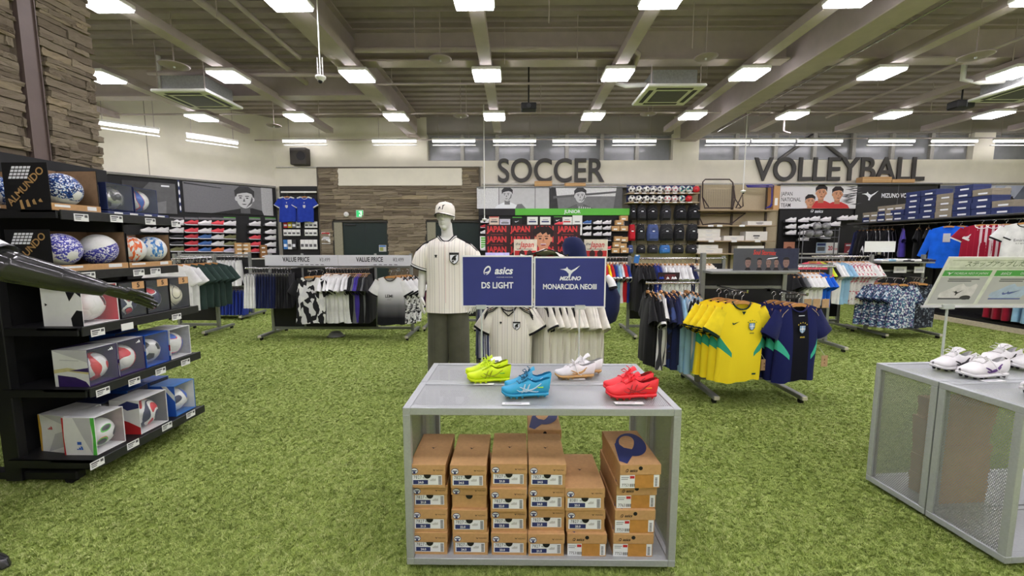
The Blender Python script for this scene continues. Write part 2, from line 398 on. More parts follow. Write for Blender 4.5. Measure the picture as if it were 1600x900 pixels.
# ================================================================ walls
back = struct('wall_back', MB().box(-6.65, R_X, WALL_Y, WALL_Y + .2, 0, 3.72).box(-6.65, -2.45, WALL_Y, WALL_Y + .2, 3.72, DECK_Z)
    .box(4.2, 4.9, WALL_Y, WALL_Y + .2, 3.72, DECK_Z)
    .box(12.2, 12.75, WALL_Y, WALL_Y + .2, 3.72, 4.42), CREAM)
MB().box(-2.45, 4.2, WALL_Y, WALL_Y + .2, 4.42, DECK_Z).box(4.9, R_X, WALL_Y, WALL_Y + .2, 4.42, DECK_Z).build('upper_cladding', mat('grey_cladding', (158, 152, 146), .7, noise=.04, scale=3), back)
PANE = mat('clouded_glass', (128, 130, 132), .25, noise=.12, scale=3, spec=.6); MULL = mat('grey_mullion', (150, 148, 140), .5)
for i, (x0, x1, n) in enumerate([(-2.45, 4.2, 7), (4.9, 12.2, 7), (12.75, 14.8, 2)]):
    wn = struct('window_%d' % (i + 1), MB().box(x0, x1, WALL_Y + .16, WALL_Y + .19, 3.72, 4.42), MULL); wn.name = 'window_%d' % (i + 1)
    d = (x1 - x0) / n
    for k in range(n):
        MB().box(x0 + k * d + .05, x0 + (k + 1) * d - .05, WALL_Y + .13, WALL_Y + .155, 3.75, 4.38).build('pane', PANE, wn)
    for k in range(1, n): MB().cbox(x0 + k * d - .05, x0 + k * d + .05, WALL_Y + .04, WALL_Y + .15, 3.72, 4.42, .006).build('mullion', MULL, wn)
br = MB()
br.tube([(7.1, WALL_Y + .1, 3.73), (8.0, WALL_Y + .1, 4.4)], .05, 4).tube([(8.9, WALL_Y + .1, 3.73), (8.0, WALL_Y + .1, 4.4)], .05, 4)
br.build('brace_bar', mat('dark_brace', (84, 82, 78), .6), back)
struct('trim_1', MB().cbox(-6.6, -.95, WALL_Y - .03, WALL_Y, 3.53, 3.56).cbox(-.95, R_X, WALL_Y - .045, WALL_Y, 3.06, 3.10), mat('pale_metal_trim', (170, 168, 158), .4, .3)).name = 'trim_1'
L45 = 4.6
struct('wall_left', MB().box(-L45, 0, 0, .2, 0, DECK_Z), CREAM, None, FL.w(0, 0, 0), FL.rz).name = 'wall_left_splayed'
MB().box(-2.63, -2.615, -.004, .002, 3.05, DECK_Z).build('panel_joint', mat('wall_joint', (150, 146, 130), .8), bpy.data.objects['wall_left_splayed'])
struct('wall_right', MB().box(R_X, R_X + .2, REAR_Y, WALL_Y, 0, DECK_Z), CREAM)
struct('wall_rear', MB().box(-13, R_X, REAR_Y - .2, REAR_Y, 0, DECK_Z), CREAM)
struct('wall_far_left', MB().box(-13.2, -13, REAR_Y, WALL_Y, 0, DECK_Z), CREAM).name = 'wall_left_far'

# ---------------------------------------------------------------- stone cladding
def stone_mat():
    t = NT('split_stone'); oi = t.new('ShaderNodeObjectInfo'); g = t.new('ShaderNodeTexCoord')
    mp = t.new('ShaderNodeMapping'); mp.inputs['Scale'].default_value = (1, 1, 3); t.link(g.outputs['Object'], mp.inputs[0])
    n = t.noise(mp.outputs[0], 5, 6, .65); f = t.math('ADD', t.math('MULTIPLY', oi.outputs['Random'], .6), t.math('MULTIPLY', n[0], .5))
    t.link(t.ramp(f, [(.15, lin((106, 94, 80))), (.45, lin((136, 124, 105))), (.75, lin((156, 144, 123))), (.97, lin((184, 166, 130)))]), t.b.inputs['Base Color'])
    t.bump(n[0], .8, .03); return t.fin(.9, 0, .2)
STONE = stone_mat(); MORTAR = mat('dark_mortar', (92, 82, 68), .9)
def stone_variants():
    out = []
    for k in range(10):
        r = rng('stone', k); rows = []
        xs = [-.5, -.25, 0, .25, .5]; zs = [-.5, 0, .5]
        top = [r.uniform(-.12, .06) for _ in xs]; bot = [r.uniform(-.06, .1) for _ in xs]
        for z in zs: rows.append([(x + r.uniform(-.01, .01), -.5 + r.uniform(-.22, .1), z + (top[i] if z > 0 else bot[i] if z < 0 else 0)) for i, x in enumerate(xs)])
        b = MB(); b.grid(rows, 0, False)
        for z, row in ((-.5, rows[0]), (.5, rows[2])): b.grid([row, [(p[0], .5, p[2]) for p in row]], 0, False)
        for i in (0, 4): col = [rw[i] for rw in rows]; b.grid([col, [(p[0], .5, p[2]) for p in col]], 0, False)
        out.append(b.mesh('stone', STONE))
    return out
STONES = stone_variants()
def clad(parent, x0, x1, z0, z1, hs, ls, holes=(), seed='a', loc=lambda x, z: (x, 0, z), rz=0, jag=.03, depth=(.03, .07)):
    r = rng(seed); z = z0; n = 0
    while z < z1 - .02:
        h = min(r.uniform(*hs), z1 - z); x = x0 + r.uniform(-jag, jag)
        while x < x1 - .02:
            l = min(r.uniform(*ls), x1 + r.uniform(-jag, jag) - x)
            if l > .03:
                sp = [(x, x + l)]
                for hx0, hx1, hz0, hz1 in holes:
                    if z + h / 2 > hz0 and z + h / 2 < hz1:
                        q = []
                        for a, c in sp:
                            if c <= hx0 or a >= hx1: q.append((a, c)); continue
                            if hx0 - a > .05: q.append((a, hx0 + r.uniform(-.012, .012)))
                            if c - hx1 > .05: q.append((hx1 + r.uniform(-.012, .012), c))
                        sp = q
                for a, c in sp:
                    d = r.uniform(*depth)
                    k2 = 2 if h > .08 and r.random() < .35 else 1
                    for q in range(k2):
                        piece('stone', STONES[r.randrange(10)], parent, loc((a + c) / 2, z + h * (q + .5) / k2), (r.uniform(-.03, .03), r.uniform(-.006, .006), rz), (c - a - .003, d * (1 if q == 0 else r.uniform(.7, 1.3)), h / k2 - .002)); n += 1
            x += max(l, .04)
        z += h
    return n
# stone pillar on the left, black panelling below it
PX = -4.15
pil = struct('wall_left', MB().box(PX - .8, PX, -2.0, 4.17, 0, DECK_Z), MORTAR); pil.name = 'wall_left_pillar'
clad(pil, 2.75, 3.555, 2.1, 4.86, (.028, .085), (.12, .42), seed='p1', loc=lambda u, z: (PX + .01, u, z), rz=PI / 2)
clad(pil, 3.75, 4.19, 2.1, 4.86, (.028, .085), (.1, .36), seed='p2', loc=lambda u, z: (PX + .01, u, z), rz=PI / 2)
postm = mat('brown_steel', (98, 84, 78), .45, .1, noise=.08, scale=6)
MB().cbox(PX, PX + .03, 3.59, 3.715, 2.1, DECK_Z).box(PX, PX + .045, 3.585, 3.592, 2.1, DECK_Z).box(PX, PX + .045, 3.713, 3.72, 2.1, DECK_Z).build('steel_post', postm, pil)
pn = MB().cbox(PX + .005, PX + .065, -2.0, 4.19, 0, 2.18).build('black_panel', BLACK2, pil)
# stone entrance front on the back wall
SX0, SX1, SZ1 = -5.43, -1.02, 3.53
st = struct('wall_stone', MB().box(SX0, SX1, WALL_Y - .05, WALL_Y - .001, 0, SZ1), MORTAR); st.name = 'wall_back_stone'
D1 = (FB.pix(520, 345, -.1).x, FB.pix(605, 345, -.1).x); D2 = (FB.pix(666, 345, -.1).x, FB.pix(750, 345, -.1).x)
DZ = 2.09
pan = (FB.pix(528, 262, -.1).x, FB.pix(722, 262, -.1).x, 3.04, 3.5)
nst = clad(st, SX0 + .02, SX1 - .02, .95, SZ1 - .02, (.07, .12), (.3, .8), holes=[(D1[0], D1[1], 0, DZ), (D2[0], D2[1], 0, DZ), pan], seed='bk', loc=lambda x, z: (x, WALL_Y - .075, z), jag=.01, depth=(.04, .075))
jr = rng('jag'); pts = []
for k in range(15): pts.append((pan[0] + jr.uniform(-.012, .02), pan[2] + (pan[3] - pan[2]) * k / 14))
for k in range(15): pts.append((pan[1] - jr.uniform(-.012, .02), pan[3] - (pan[3] - pan[2]) * k / 14))
MB().prism(pts, WALL_Y - .125, WALL_Y - .06).build('blank_sign_panel', CREAM, st)
MB().box(SX0 - .02, SX0 + .02, WALL_Y - .11, WALL_Y, 0, SZ1).box(SX1 - .02, SX1 + .02, WALL_Y - .11, WALL_Y, 0, SZ1).box(SX0, SX1, WALL_Y - .11, WALL_Y, SZ1 - .02, SZ1 + .01).build('edge_trim', mat('stone_edge', (92, 84, 70), .6), st)
DOORM = mat('dark_green_door', (24, 40, 38), .45, noise=.1, scale=3); REV = mat('door_reveal', (146, 142, 122), .7)
for i, (x0, x1) in enumerate((D1, D2)):
    d = struct('door_%d' % (i + 1), MB().box(x0 + .25, x1, WALL_Y - .056, WALL_Y - .052, 0, DZ - .04), DOORM); d.name = 'door_%d' % (i + 1)
    MB().box(x0, x0 + .25, WALL_Y - .1, WALL_Y - .052, 0, DZ).build('door_reveal', REV, d)
    MB().box(x0, x1, WALL_Y - .11, WALL_Y - .052, DZ - .035, DZ + .01).box(x0 - .02, x0 + .02, WALL_Y - .11, WALL_Y - .052, 0, DZ).box(x1 - .02, x1 + .02, WALL_Y - .11, WALL_Y - .052, 0, DZ).build('door_frame', mat('dark_frame', (52, 50, 44), .6), d)
    MB().cbox(x0 + .3, x0 + .62, WALL_Y - .1, WALL_Y - .056, 1.97, 2.0).build('door_closer', DGREYP, d)
    MB().box((x0 + x1) / 2 + .12, (x0 + x1) / 2 + .125, WALL_Y - .06, WALL_Y - .055, 0, DZ - .04).build('leaf_joint', BLACK, d)
# small things on the stone front
def wallthing(name, label, cat, px, py, ly, group=None, F=FB):
    p = F.pix(px, py, ly); return thing(name, label, cat, F.w(p.x, ly, p.z), F.rz, group)
ex = wallthing('exit_sign', 'green running man emergency exit sign over the dark doorway', 'sign', 562, 334, -.115)
MB().cbox(-.1, .1, 0, .03, -.1, .1).build('sign_box', WHITE, ex)
eb = MB(); eb.rect(-.09, .09, -.09, .09, -.002).rect(-.02, .06, -.07, .07, -.003, 1)
eb.poly([(-.055, -.05), (-.03, -.05), (0, .0), (.02, -.05), (.04, -.05), (.015, .03), (-.01, .04)], -.004).poly([(math.cos(a) * .013 + .012, math.sin(a) * .013 + .052) for a in [k * PI / 5 for k in range(10)]], -.004)
eb.build('running_man', [mat('exit_green', (40, 180, 100), .5, noise=0, emit=.6), mat('exit_white', (230, 245, 235), .5, noise=0, emit=.6)], ex)
al = wallthing('fire_alarm', 'small round white alarm on the stone wall beside exit sign', 'alarm', 541, 335, -.115)
MB().lathe([(0, .03), (.05, .028), (.07, .01), (.07, 0)], 18, 0, T(0, 0, 0, PI / 2)).build('alarm_body', WHITE, al); MB().cyl(0, 0, .03, .036, .02, 12, 0, T(0, 0, 0, PI / 2)).build('sensor', LGREYP, al)
nt = wallthing('notice', 'white notice with red heading on stone beside the doorway', 'notice', 509, 372, -.115)
MB().box(-.12, .12, 0, .004, -.16, .16).build('paper', CARD, nt); MB().rect(-.11, .11, .1, .15, -.001).build('heading', REDP, nt)
MB().rect(-.1, .1, -.04, .07, -.001).rect(-.1, .06, -.13, -.06, -.001).build('text_lines', LGREYP, nt)
dn = wallthing('notice', 'small framed notice hanging on the green door', 'notice', 598, 388, -.065)
MB().box(-.1, .1, -.006, .002, -.09, .09).build('frame', LGREYP, dn); MB().rect(-.09, .09, .04, .08, -.008).build('heading', BLUETAG, dn); MB().rect(-.08, .02, -.07, .03, -.008).build('picture', mat('olive_print', (150, 160, 90), .6), dn)

# ================================================================ lamps
EMIT = mat('lamp_glow', (255, 252, 244), .5, noise=0, emit=LAMP_POWER, emitc=(1.0, .955, 1.05)); EMITT = mat('tube_glow', (255, 252, 246), .5, noise=0, emit=TUBE_POWER, emitc=(1.0, .955, 1.05))
LH = MB().cbox(-.23, .23, -.23, .23, .012, .07, .012).mesh('housing', WHITE)
LD = MB().cbox(-.215, .215, -.215, .215, -.012, .0125, .006).mesh('diffuser', EMIT)
def inframe(p):
    v = Vector(p) - Vector((0, 0, CAM_H)); x = v.x * math.cos(YAW) + v.y * math.sin(YAW); y = -v.x * math.sin(YAW) + v.y * math.cos(YAW)
    d = y * math.cos(PITCH) - v.z * math.sin(PITCH)
    if d < .1: return False
    X, Y = 800 + FOC * x / d, 450 - FOC * (y * math.sin(PITCH) + v.z * math.cos(PITCH)) / d
    return -20 < X < 1620 and -12 < Y < 900
for j, y in enumerate(LAMP_Y):
    k = 0
    for x in LAMP_X:
        if PX - .85 < x < PX + .05 and y < 4.0: continue
        if x - (-6.65) < -(11.6 - y) + .9: continue
        if j < 3 and inframe((x, y, LAMP_Z)):
            lab = 'square LED ceiling panel, %s from the stone pillar in the %s row' % (ORD[k], ('back', 'middle', 'closest')[j]); k += 1; g = 'square ceiling panels'
        else: lab, g = 'square LED ceiling panel above the shop floor behind the camera', 'ceiling panels out of view'
        l = thing('ceiling_lamp', lab, 'lamp', (x, y, LAMP_Z), 0, g)
        link('housing', LH, l); link('diffuser', LD, l)
def tube_lamp(p, L, rz, lab, g):
    l = thing('tube_lamp', lab, 'lamp', p, rz, g)
    MB().cbox(-L / 2, L / 2, -.03, .03, .03, .08, .008).build('housing', WHITE, l)
    MB().tube([(-L / 2 + .02, 0, 0), (L / 2 - .02, 0, 0)], .024, 8).build('tube', EMITT, l)
    MB().cbox(-L / 2, L / 2, .05, .075, -.1, -.07, .005).build('reflector_strip', WHITE, l)
    MB().tube([(-.4, 0, .08), (-.4, 0, DECK_Z - p[2])], .006, 5).tube([(.4, 0, .08), (.4, 0, DECK_Z - p[2])], .006, 5).build('hanger_rod', GREYW, l)
for k, (a, c) in enumerate([(441, 510), (581, 651), (675, 743), (770, 838), (863, 932), (957, 1026), (1103, 1172), (1174, 1243), (1246, 1317), (1357, 1430), (1455, 1528), (1552, 1624)]):
    p, q = at_y(a, 221, 11.2), at_y(c, 221, 11.2)
    tube_lamp(((p.x + q.x) / 2, 11.2, p.z), q.x - p.x, 0, 'fluorescent tube lamp, %s from the left in the back wall row' % ORD[k], 'tube lamps along the back wall')
for k, (a, c) in enumerate([((150, 191), (250, 207)), ((290, 212), (373, 225))]):
    p, q = FL.pix(*a, -.9), FL.pix(*c, -.9)
    tube_lamp(tuple(FL.w((p.x + q.x) / 2, -.9, (p.z + q.z) / 2)), q.x - p.x, FL.rz, ('long fluorescent tube lamp beside the stone pillar', 'fluorescent tube lamp above the black and white portrait banner')[k], 'tube lamps along the splayed wall')

# ---------------------------------------------------------------- ceiling fixtures
for k, (px, py, z, r, where) in enumerate([(272, 102, 4.1, .2, 'beside the first lamp row near the stone pillar'), (688, 92, 4.2, .17, 'above the stone entrance'), (1103, 89, 4.2, .17, 'before the wide girder'), (1525, 87, 4.1, .2, 'over the clothing run on the right'), (720, 181, 4.1, .16, 'between the two far central lamps'), (1013, 178, 4.1, .16, 'behind the ceiling air conditioner'), (428, 196, 4.0, .15, 'near the splayed wall')]):
    p = at_z(px, py, z); s = thing('ceiling_speaker', 'round cream ceiling disc on a rod ' + where, 'ceiling disc', p, 0, 'round ceiling discs')
    MB().lathe([(0, -.02), (r * .9, -.012), (r, 0), (r * .5, .02), (0, .03)], 24).build('disc', CEILW, s); MB().tube([(0, 0, .03), (0, 0, DECK_Z - z)], .008, 6).build('rod', GREYW, s); MB().cyl(0, 0, -.04, -.018, .015, 8).build('nozzle', LGREYP, s)
for k, (px, py, z, lab) in enumerate([(1042, 151, 4.0, 'white ceiling air conditioner cassette near the wide girder'), (312, 158, 4.0, 'white ceiling air conditioner cassette over the splayed wall shoes'), (1600, 146, 4.0, 'white ceiling air conditioner cassette at the far right')]):
    p = at_z(px, py, z); a = thing('air_conditioner', lab, 'air conditioner', p)
    MB().box(-.36, .36, -.36, .36, .05, .3).build('housing', mat('galvanised', (150, 152, 150), .45, .4), a)
    f = MB(); f.cbox(-.48, .48, -.48, .48, .0, .05, .015).build('face_panel', WHITE, a)
    MB().box(-.26, .26, -.26, .26, -.006, .002).build('intake_grille', MGREYP, a)
    for q in range(4): MB().box(-.3, .3, -.4, -.33, -.005, .002, 0, T(rz=q * PI / 2)).build('air_slot', DGREYP, a)
    MB().tube([(-.36, 0, .2), (-.7, .05, .2), (-.85, .2, .3), (-.85, .2, DECK_Z - z)], .04, 8).build('drain_pipe', WHITE, a)
    for sx in (-.4, .4): MB().tube([(sx, -.4, .05), (sx, -.4, DECK_Z - z)], .008, 5).build('hanger_rod', GREYW, a)
p = at_z(826, 166, 4.0); a = thing('projector', 'small black projector hung from the ceiling centre', 'projector', p)
MB().cbox(-.14, .14, -.1, .1, -.08, .04, .012).build('body', BLACK, a); MB().tube([(0, 0, .04), (0, 0, DECK_Z - 4)], .015, 6).build('mount', BLACK, a); MB().cyl(0, 0, .1, .12, .04, 12, 0, T(0, 0, -.02, PI / 2)).build('lens', DGREYP, a)
p = at_z(1502, 163, 4.0); a = thing('ceiling_monitor', 'small black boxed device on ceiling mount over right clothing run', 'device', p)
MB().cbox(-.16, .16, -.1, .12, -.08, .06, .02).build('body', BLACK, a); MB().tube([(0, 0, .06), (0, 0, DECK_Z - 4)], .015, 6).build('mount', BLACK, a); MB().box(-.005, .005, -.105, -.095, -.07, .05).build('seam', MGREYP, a)
for k, (px, y0, y1, Y, lab) in enumerate([(501, 55, 124, 5.2, 'white ceiling camera on a thin drop rod at upper left'), (757, 210, 344, 10.6, 'white dome camera on pole before the portrait banner'), (1161, 212, 300, 10.6, 'white dome camera on pole beside the rebound net')]):
    p = at_y(px, y1, Y); a = thing('security_camera', lab, 'camera', p)
    MB().tube([(0, 0, .03), (0, 0, DECK_Z - p.z)], .013 if k else .008, 6).build('drop_pole', WHITE, a)
    MB().lathe([(0, -.03), (.03, -.025), (.045, 0), (.06, .012), (.06, .035), (.02, .05), (0, .05)], 16).build('camera_housing', WHITE, a); MB().ball((0, -.01, -.025), .026, 6).build('lens_dome', BLACK, a)
    if k == 0: MB().tube([(.03, 0, .05), (.03, 0, .25)], .006, 5).tube([(-.03, 0, .05), (-.03, 0, .25)], .006, 5).build('cable', WHITE, a)
bs = wallthing('wall_speaker', 'black loudspeaker box mounted high on the cream back wall', 'loudspeaker', 469, 245, -.12)
MB().cbox(-.22, .22, -.12, .12, -.22, .22, .01).build('cabinet', mat('dark_speaker', (66, 62, 58), .7), bs); MB().cyl(.08, 0, .12, .125, .12, 18, 0, T(0, 0, 0, PI / 2)).build('cone', BLACK, bs)

# ---------------------------------------------------------------- standing letters
LETM = mat('charcoal_letter', (62, 60, 57), .5, noise=.06)
def letters(word, x0, x1, y0, y1, lab):
    a = FB.pix(x0, y1, -.05); c = FB.pix(x1, y0, -.05); H = c.z - a.z; W = c.x - a.x
    me = text_mesh(word, 1, .02, .013); xs = [v.co.x for v in me.vertices]; zs = [v.co.z for v in me.vertices]
    fx, fz = W / (max(xs) - min(xs)), H / (max(zs) - min(zs)); t = thing('wall_lettering', lab, 'lettering', FB.w(a.x, -.05, a.z)); x = 0
    probe = [text_mesh(word[:i + 1], 1, .02, .013, align='LEFT') for i in range(len(word))]
    z0 = min(zs); l0 = min(v.co.x for v in probe[-1].vertices)
    for i, ch in enumerate(word):
        m = text_mesh(ch, 1, .02, .013, align='LEFT'); right = max(v.co.x for v in probe[i].vertices); mr = max(v.co.x for v in m.vertices)
        o = piece('letter', m.copy(), t, ((right - mr - l0) * fx, 0, -z0 * fz), scale=(fx, 1, fz)); o.data.materials.clear(); o.data.materials.append(LETM)
letters('SOCCER', 778, 945, 247, 285, 'large charcoal SOCCER letters standing on the back wall ledge')
letters('VOLLEYBALL', 1177, 1447, 245, 283, 'large charcoal VOLLEYBALL letters standing on the back wall ledge')
# ================================================================ silver display units
PTOP = perforated('punched_top', (186, 189, 190), (0, 1)); PSIDE = perforated('punched_side', (160, 164, 164), (1, 2), .0095, .36)
def display_unit(label, x, y, rz=0):
    t = thing('display_unit', label, 'display stand', (x, y, 0), rz)
    W, D, H, p, z0 = .595, .169, .755, .032, .03
    f = MB()
    for sx in (-1, 1):
        for sy in (-1, 1):
            cx, cy = sx * (W - p / 2), sy * (D - p / 2)
            MB().cbox(cx - p / 2, cx + p / 2, cy - p / 2, cy + p / 2, z0 + p, H - p, .002).build('post', SILVER, t)
        for z in (z0, H - p): MB().cbox(sx * W - (p if sx > 0 else 0), sx * W + (p if sx < 0 else 0), -D, D, z, z + p, .002).build('side_rail', SILVER, t)
    for sy in (-1, 1):
        for z in (z0, H - p): MB().cbox(-W + p, W - p, sy * D - (p if sy > 0 else 0), sy * D + (p if sy < 0 else 0), z, z + p, .002).build('long_rail', SILVER, t)
    MB().box(-W + p, W - p, -D + p, D - p, H - .006, H - .004).build('punched_top', PTOP, t)
    MB().cbox(-W + p, W - p, -D + p, D - p, z0 + .018, z0 + .030, .002).build('base_plate', SILVER, t)
    for sx in (-1, 1):
        MB().box(sx * (W - .012), sx * (W - .010), -D + p, D - p, z0 + p, H - p).build('punched_side', PSIDE, t)
        for sy in (-1, 1):
            c = MB(); c.cyl(0, 0, -.012, .012, .014, 12, 0, T(sx * (W - .08), sy * (D - .05), .016, PI / 2)); c.build('caster', RUBBER, t)
    return t
CX, CY1, CY2 = .105, 1.879, 2.219
display_unit('silver punched metal display stand full of brown shoe boxes, front one', CX, CY1)
display_unit('silver punched metal display stand behind the shoe box stacks', CX, CY2)
display_unit('silver punched metal display stand at right, far one of the pair', 2.73, 2.305, .08)
display_unit('silver punched metal display stand at right, near one under white cleats', 2.757, 1.962, .08)
TZ = .757

# ================================================================ football boots
ST = [(0, .45, .30, .86), (.02, .62, .34, .90), (.07, .74, .36, .90), (.15, .78, .36, .76), (.25, .76, .30, .67), (.34, .76, .24, .70), (.42, .80, .14, .82), (.48, .85, .0, .80), (.56, .94, 0, .70), (.65, 1.02, 0, .64), (.74, 1.05, 0, .52), (.83, 1.0, 0, .43), (.90, .86, 0, .37), (.95, .66, 0, .32), (.985, .40, 0, .26), (1, .12, 0, .20)]
def sec(t):
    for a, c in zip(ST, ST[1:]):
        if a[0] <= t <= c[0]:
            k = (t - a[0]) / (c[0] - a[0]); return [a[i] + (c[i] - a[i]) * k for i in range(4)]
    return list(ST[-1])
def shoe_pt(L, t, phi, off=0, inner=1.0):
    """point on the upper: phi from the top (0) round the side (90 deg) to the sole (180)"""
    _, w, g, h = sec(t); w *= .042 * L / .25 * inner; h *= .098 * L / .25 * (1 if inner == 1 else .97); z0 = (.017 + max(0, t - .8) ** 2 * .35 + (.003 if t < .25 else 0)) * L / .25
    s, c = math.sin(phi), math.cos(phi); hh = h / 2
    y = w * math.copysign(abs(s) ** .75, s); z = z0 + hh + hh * math.copysign(abs(c) ** .85, c)
    k = max(0, (z - z0) / h); y *= 1.0 - .32 * k * k * (1 if t < .6 else .6)
    x = L * (.5 - t) + (.012 * k * L / .25 if t < .1 else 0)
    v = Vector((x, y, z))
    if off: v += Vector((0, math.copysign(abs(s) ** .75, s), c)).normalized() * off
    return v
def upper_mesh(L, N=18, ts=None, inner=1.0, tmax=1):
    ts = ts or [i / 26 for i in range(27)]; rows = []
    for t in [q for q in ts if q <= tmax]:
        g = sec(t)[2]; p0 = math.asin(min(.95, g * 1.9)) if g > 0 else 0
        rows.append([shoe_pt(L, t, p0 + (2 * PI - 2 * p0) * k / N, 0, inner) for k in range(N + 1)])
    b = MB(); b.grid(rows, 0, True); return b
def sole_mb(L, n=20, low=False):
    b = MB(); ts = [i / n for i in range(n + 1)]; s = L / .25
    def edge(t, z, k=1.06): w = sec(t)[1] * .042 * s * k; zz = (max(0, t - .8) ** 2 * .35) * s + z * s; return (L * (.5 - t), w, zz)
    rows = []
    for t in ts:
        a = edge(t, .011); c = edge(t, .024)
        rows.append([(a[0], -a[1] * .93, a[2]), (c[0], -c[1], c[2]), (c[0], c[1], c[2]), (a[0], a[1] * .93, a[2])])
    b.grid(rows, 0, True, loop=True); b.add(rows[0], [(0, 1, 2, 3)]); b.add(rows[-1], [(3, 2, 1, 0)]); return b
def stripe_paths(kind, side):
    d = math.radians
    if kind == 'tiger': ps = [[(.40, 66), (.45, 95), (.49, 125)], [(.50, 62), (.54, 95), (.58, 126)], [(.16, 62), (.30, 88), (.45, 112), (.62, 104), (.68, 86)], [(.22, 118), (.40, 112), (.55, 88), (.62, 70)]]
    else: ps = [[(.20, 66), (.32, 92), (.44, 112), (.52, 116)], [(.44, 112), (.52, 96), (.62, 76)], [(.24, 84), (.40, 118), (.50, 128)], [(.58, 106), (.50, 118)]]
    return [[(t, side * d(a)) for t, a in p] for p in ps]
STUD = {}
def cleat(label, loc, rz, L, col, stripe, sole, stud, kind='tiger', lining=None, lace=None, group=None, accent=None, untied=False):
    t = thing('football_boot', label, 'shoe', loc, rz, group); s = L / .25
    upper_mesh(L).build('upper', col, t)
    upper_mesh(L, 14, [i / 26 for i in range(1, 14)], .9).build('lining', lining or col, t)
    MB().grid([[shoe_pt(L, q, 0, 0) * 1 + Vector((0, u * .018 * s, -.072 * s * (1 if q < .4 else .75) + abs(u) * .004)) for u in (-1, 0, 1)] for q in (.06, .15, .25, .35, .45)]).build('insole', lining or DGREYP, t)
    sole_mb(L).build('sole', sole, t)
    if stud not in STUD:
        b = MB(); b.lathe([(.0, .001), (.0055, .001), (.0085, .013), (.0, .013)], 10); STUD[stud] = b.mesh('stud', stud)
    for q, u in ((.08, .5), (.08, -.5), (.22, .55), (.22, -.55), (.56, .75), (.56, -.75), (.68, .8), (.68, -.8), (.80, .7), (.80, -.7), (.9, .35), (.9, -.35)):
        zz = max(0, q - .8) ** 2 * .35 * s
        piece('stud', STUD[stud], t, (L * (.5 - q), u * sec(q)[1] * .042 * s, zz), scale=(s, s, s))
    b = MB()
    for side in (1, -1):
        for p in stripe_paths(kind, side):
            pts = []
            for (a, c) in zip(p, p[1:]): pts += [shoe_pt(L, a[0] + (c[0] - a[0]) * k / 5, a[1] + (c[1] - a[1]) * k / 5, .0006) for k in range(5)]
            pts.append(shoe_pt(L, p[-1][0], p[-1][1], .0006)); n = len(pts)
            b.tube(pts, [.0042 * s * math.sin(PI * (.18 + .75 * k / n)) for k in range(n)], 6)
    b.build('side_stripes', stripe, t)
    if accent:
        b = MB(); b.tube([shoe_pt(L, .12, -1.6, .001), shoe_pt(L, .24, -1.5, .001)], [.003, .002], 6); b.build('heel_accent', accent, t)
    # tongue, laces
    b = MB(); b.grid([[shoe_pt(L, q, u * .5, .003 + dz) + Vector((dx, 0, 0)) for u in (-1, -.5, 0, .5, 1)] for q, dz, dx in ((.62, 0, 0), (.52, .003, 0), (.46, .010, .002), (.42, .022, .006), (.40, .030, .012))]); b.build('tongue', col, t)
    lc = lace or col; r = .0024 * s
    for i, q in enumerate((.47, .53, .59, .65)):
        sg = 1 if i % 2 else -1
        MB().tube([shoe_pt(L, q + sg * .02 * u, u * .62, .003 * s) for u in (-1, -.5, 0, .5, 1)], r, 6).build('lace', lc, t)
    c = shoe_pt(L, .49, 0, .006 * s)
    b = MB()
    for sg in (-1, 1):
        b.tube([c, c + Vector((-.012, sg * .022, .014)) * s, c + Vector((-.024, sg * .034, .002)) * s, c + Vector((-.018, sg * .02, -.002)) * s, c], r, 6)
        if untied: b.tube([c, c + Vector((-.01, sg * .03, .004)) * s, c + Vector((.0, sg * .052, -.03)) * s, c + Vector((.012, sg * .06, -.058)) * s, c + Vector((.03, sg * .062, -.066)) * s], r, 6)
        else: b.tube([c, c + Vector((.012, sg * .012, .02)) * s, c + Vector((.002, sg * .03, .026)) * s], r, 6)
    b.build('bow', lc, t)
    return t
def tone(n, rgb, r=.42): return mat(n, rgb, r, noise=.05, scale=25, bump=.04)
YEL, BLU, RED, WHT = tone('neon_yellow', (214, 240, 10)), tone('sky_blue', (52, 164, 206)), tone('coral_red', (240, 50, 58)), tone('boot_white', (236, 234, 234))
YEL2, BLU2, RED2, GOLD = tone('dark_yellow', (160, 176, 10)), tone('ice_print', (190, 214, 228)), tone('dark_coral', (176, 40, 44)), tone('gold_print', (206, 164, 104))
def onz(px, py, z=TZ): p = at_z(px, py, z); return (p.x, p.y, z)
def boots(name, px, py, L, rz, dx, dy, *a, **k):
    x, y, z = onz(px, py)
    cleat('%s football boot, nearer of its pair on the silver stand' % name, (x, y, z), rz, L, *a, **k)
    k.pop('accent', None); cleat('%s football boot, farther of its pair on the silver stand' % name, (x + dx, y + dy, z), rz + .03, L, *a, **k)
boots('neon yellow', 763, 596, .215, .10, -.018, .085, YEL, YEL2, YEL, YEL, lining=YEL2, accent=GREENB)
boots('sky blue', 820, 619, .215, .06, .012, .082, BLU, BLU2, BLU, BLU, lining=BLU, lace=tone('dark_lace', (26, 96, 128)), accent=tone('lime', (170, 230, 60)))
boots('coral red', 985, 621, .228, .04, .006, .085, RED, RED2, RED, RED, lining=RED2, accent=tone('orange_mark', (240, 150, 50)))
boots('white and gold', 897, 590, .205, .10, .055, .075, WHT, GOLD, GOLD, GOLD, 'bird', lining=LGREYP, untied=True)
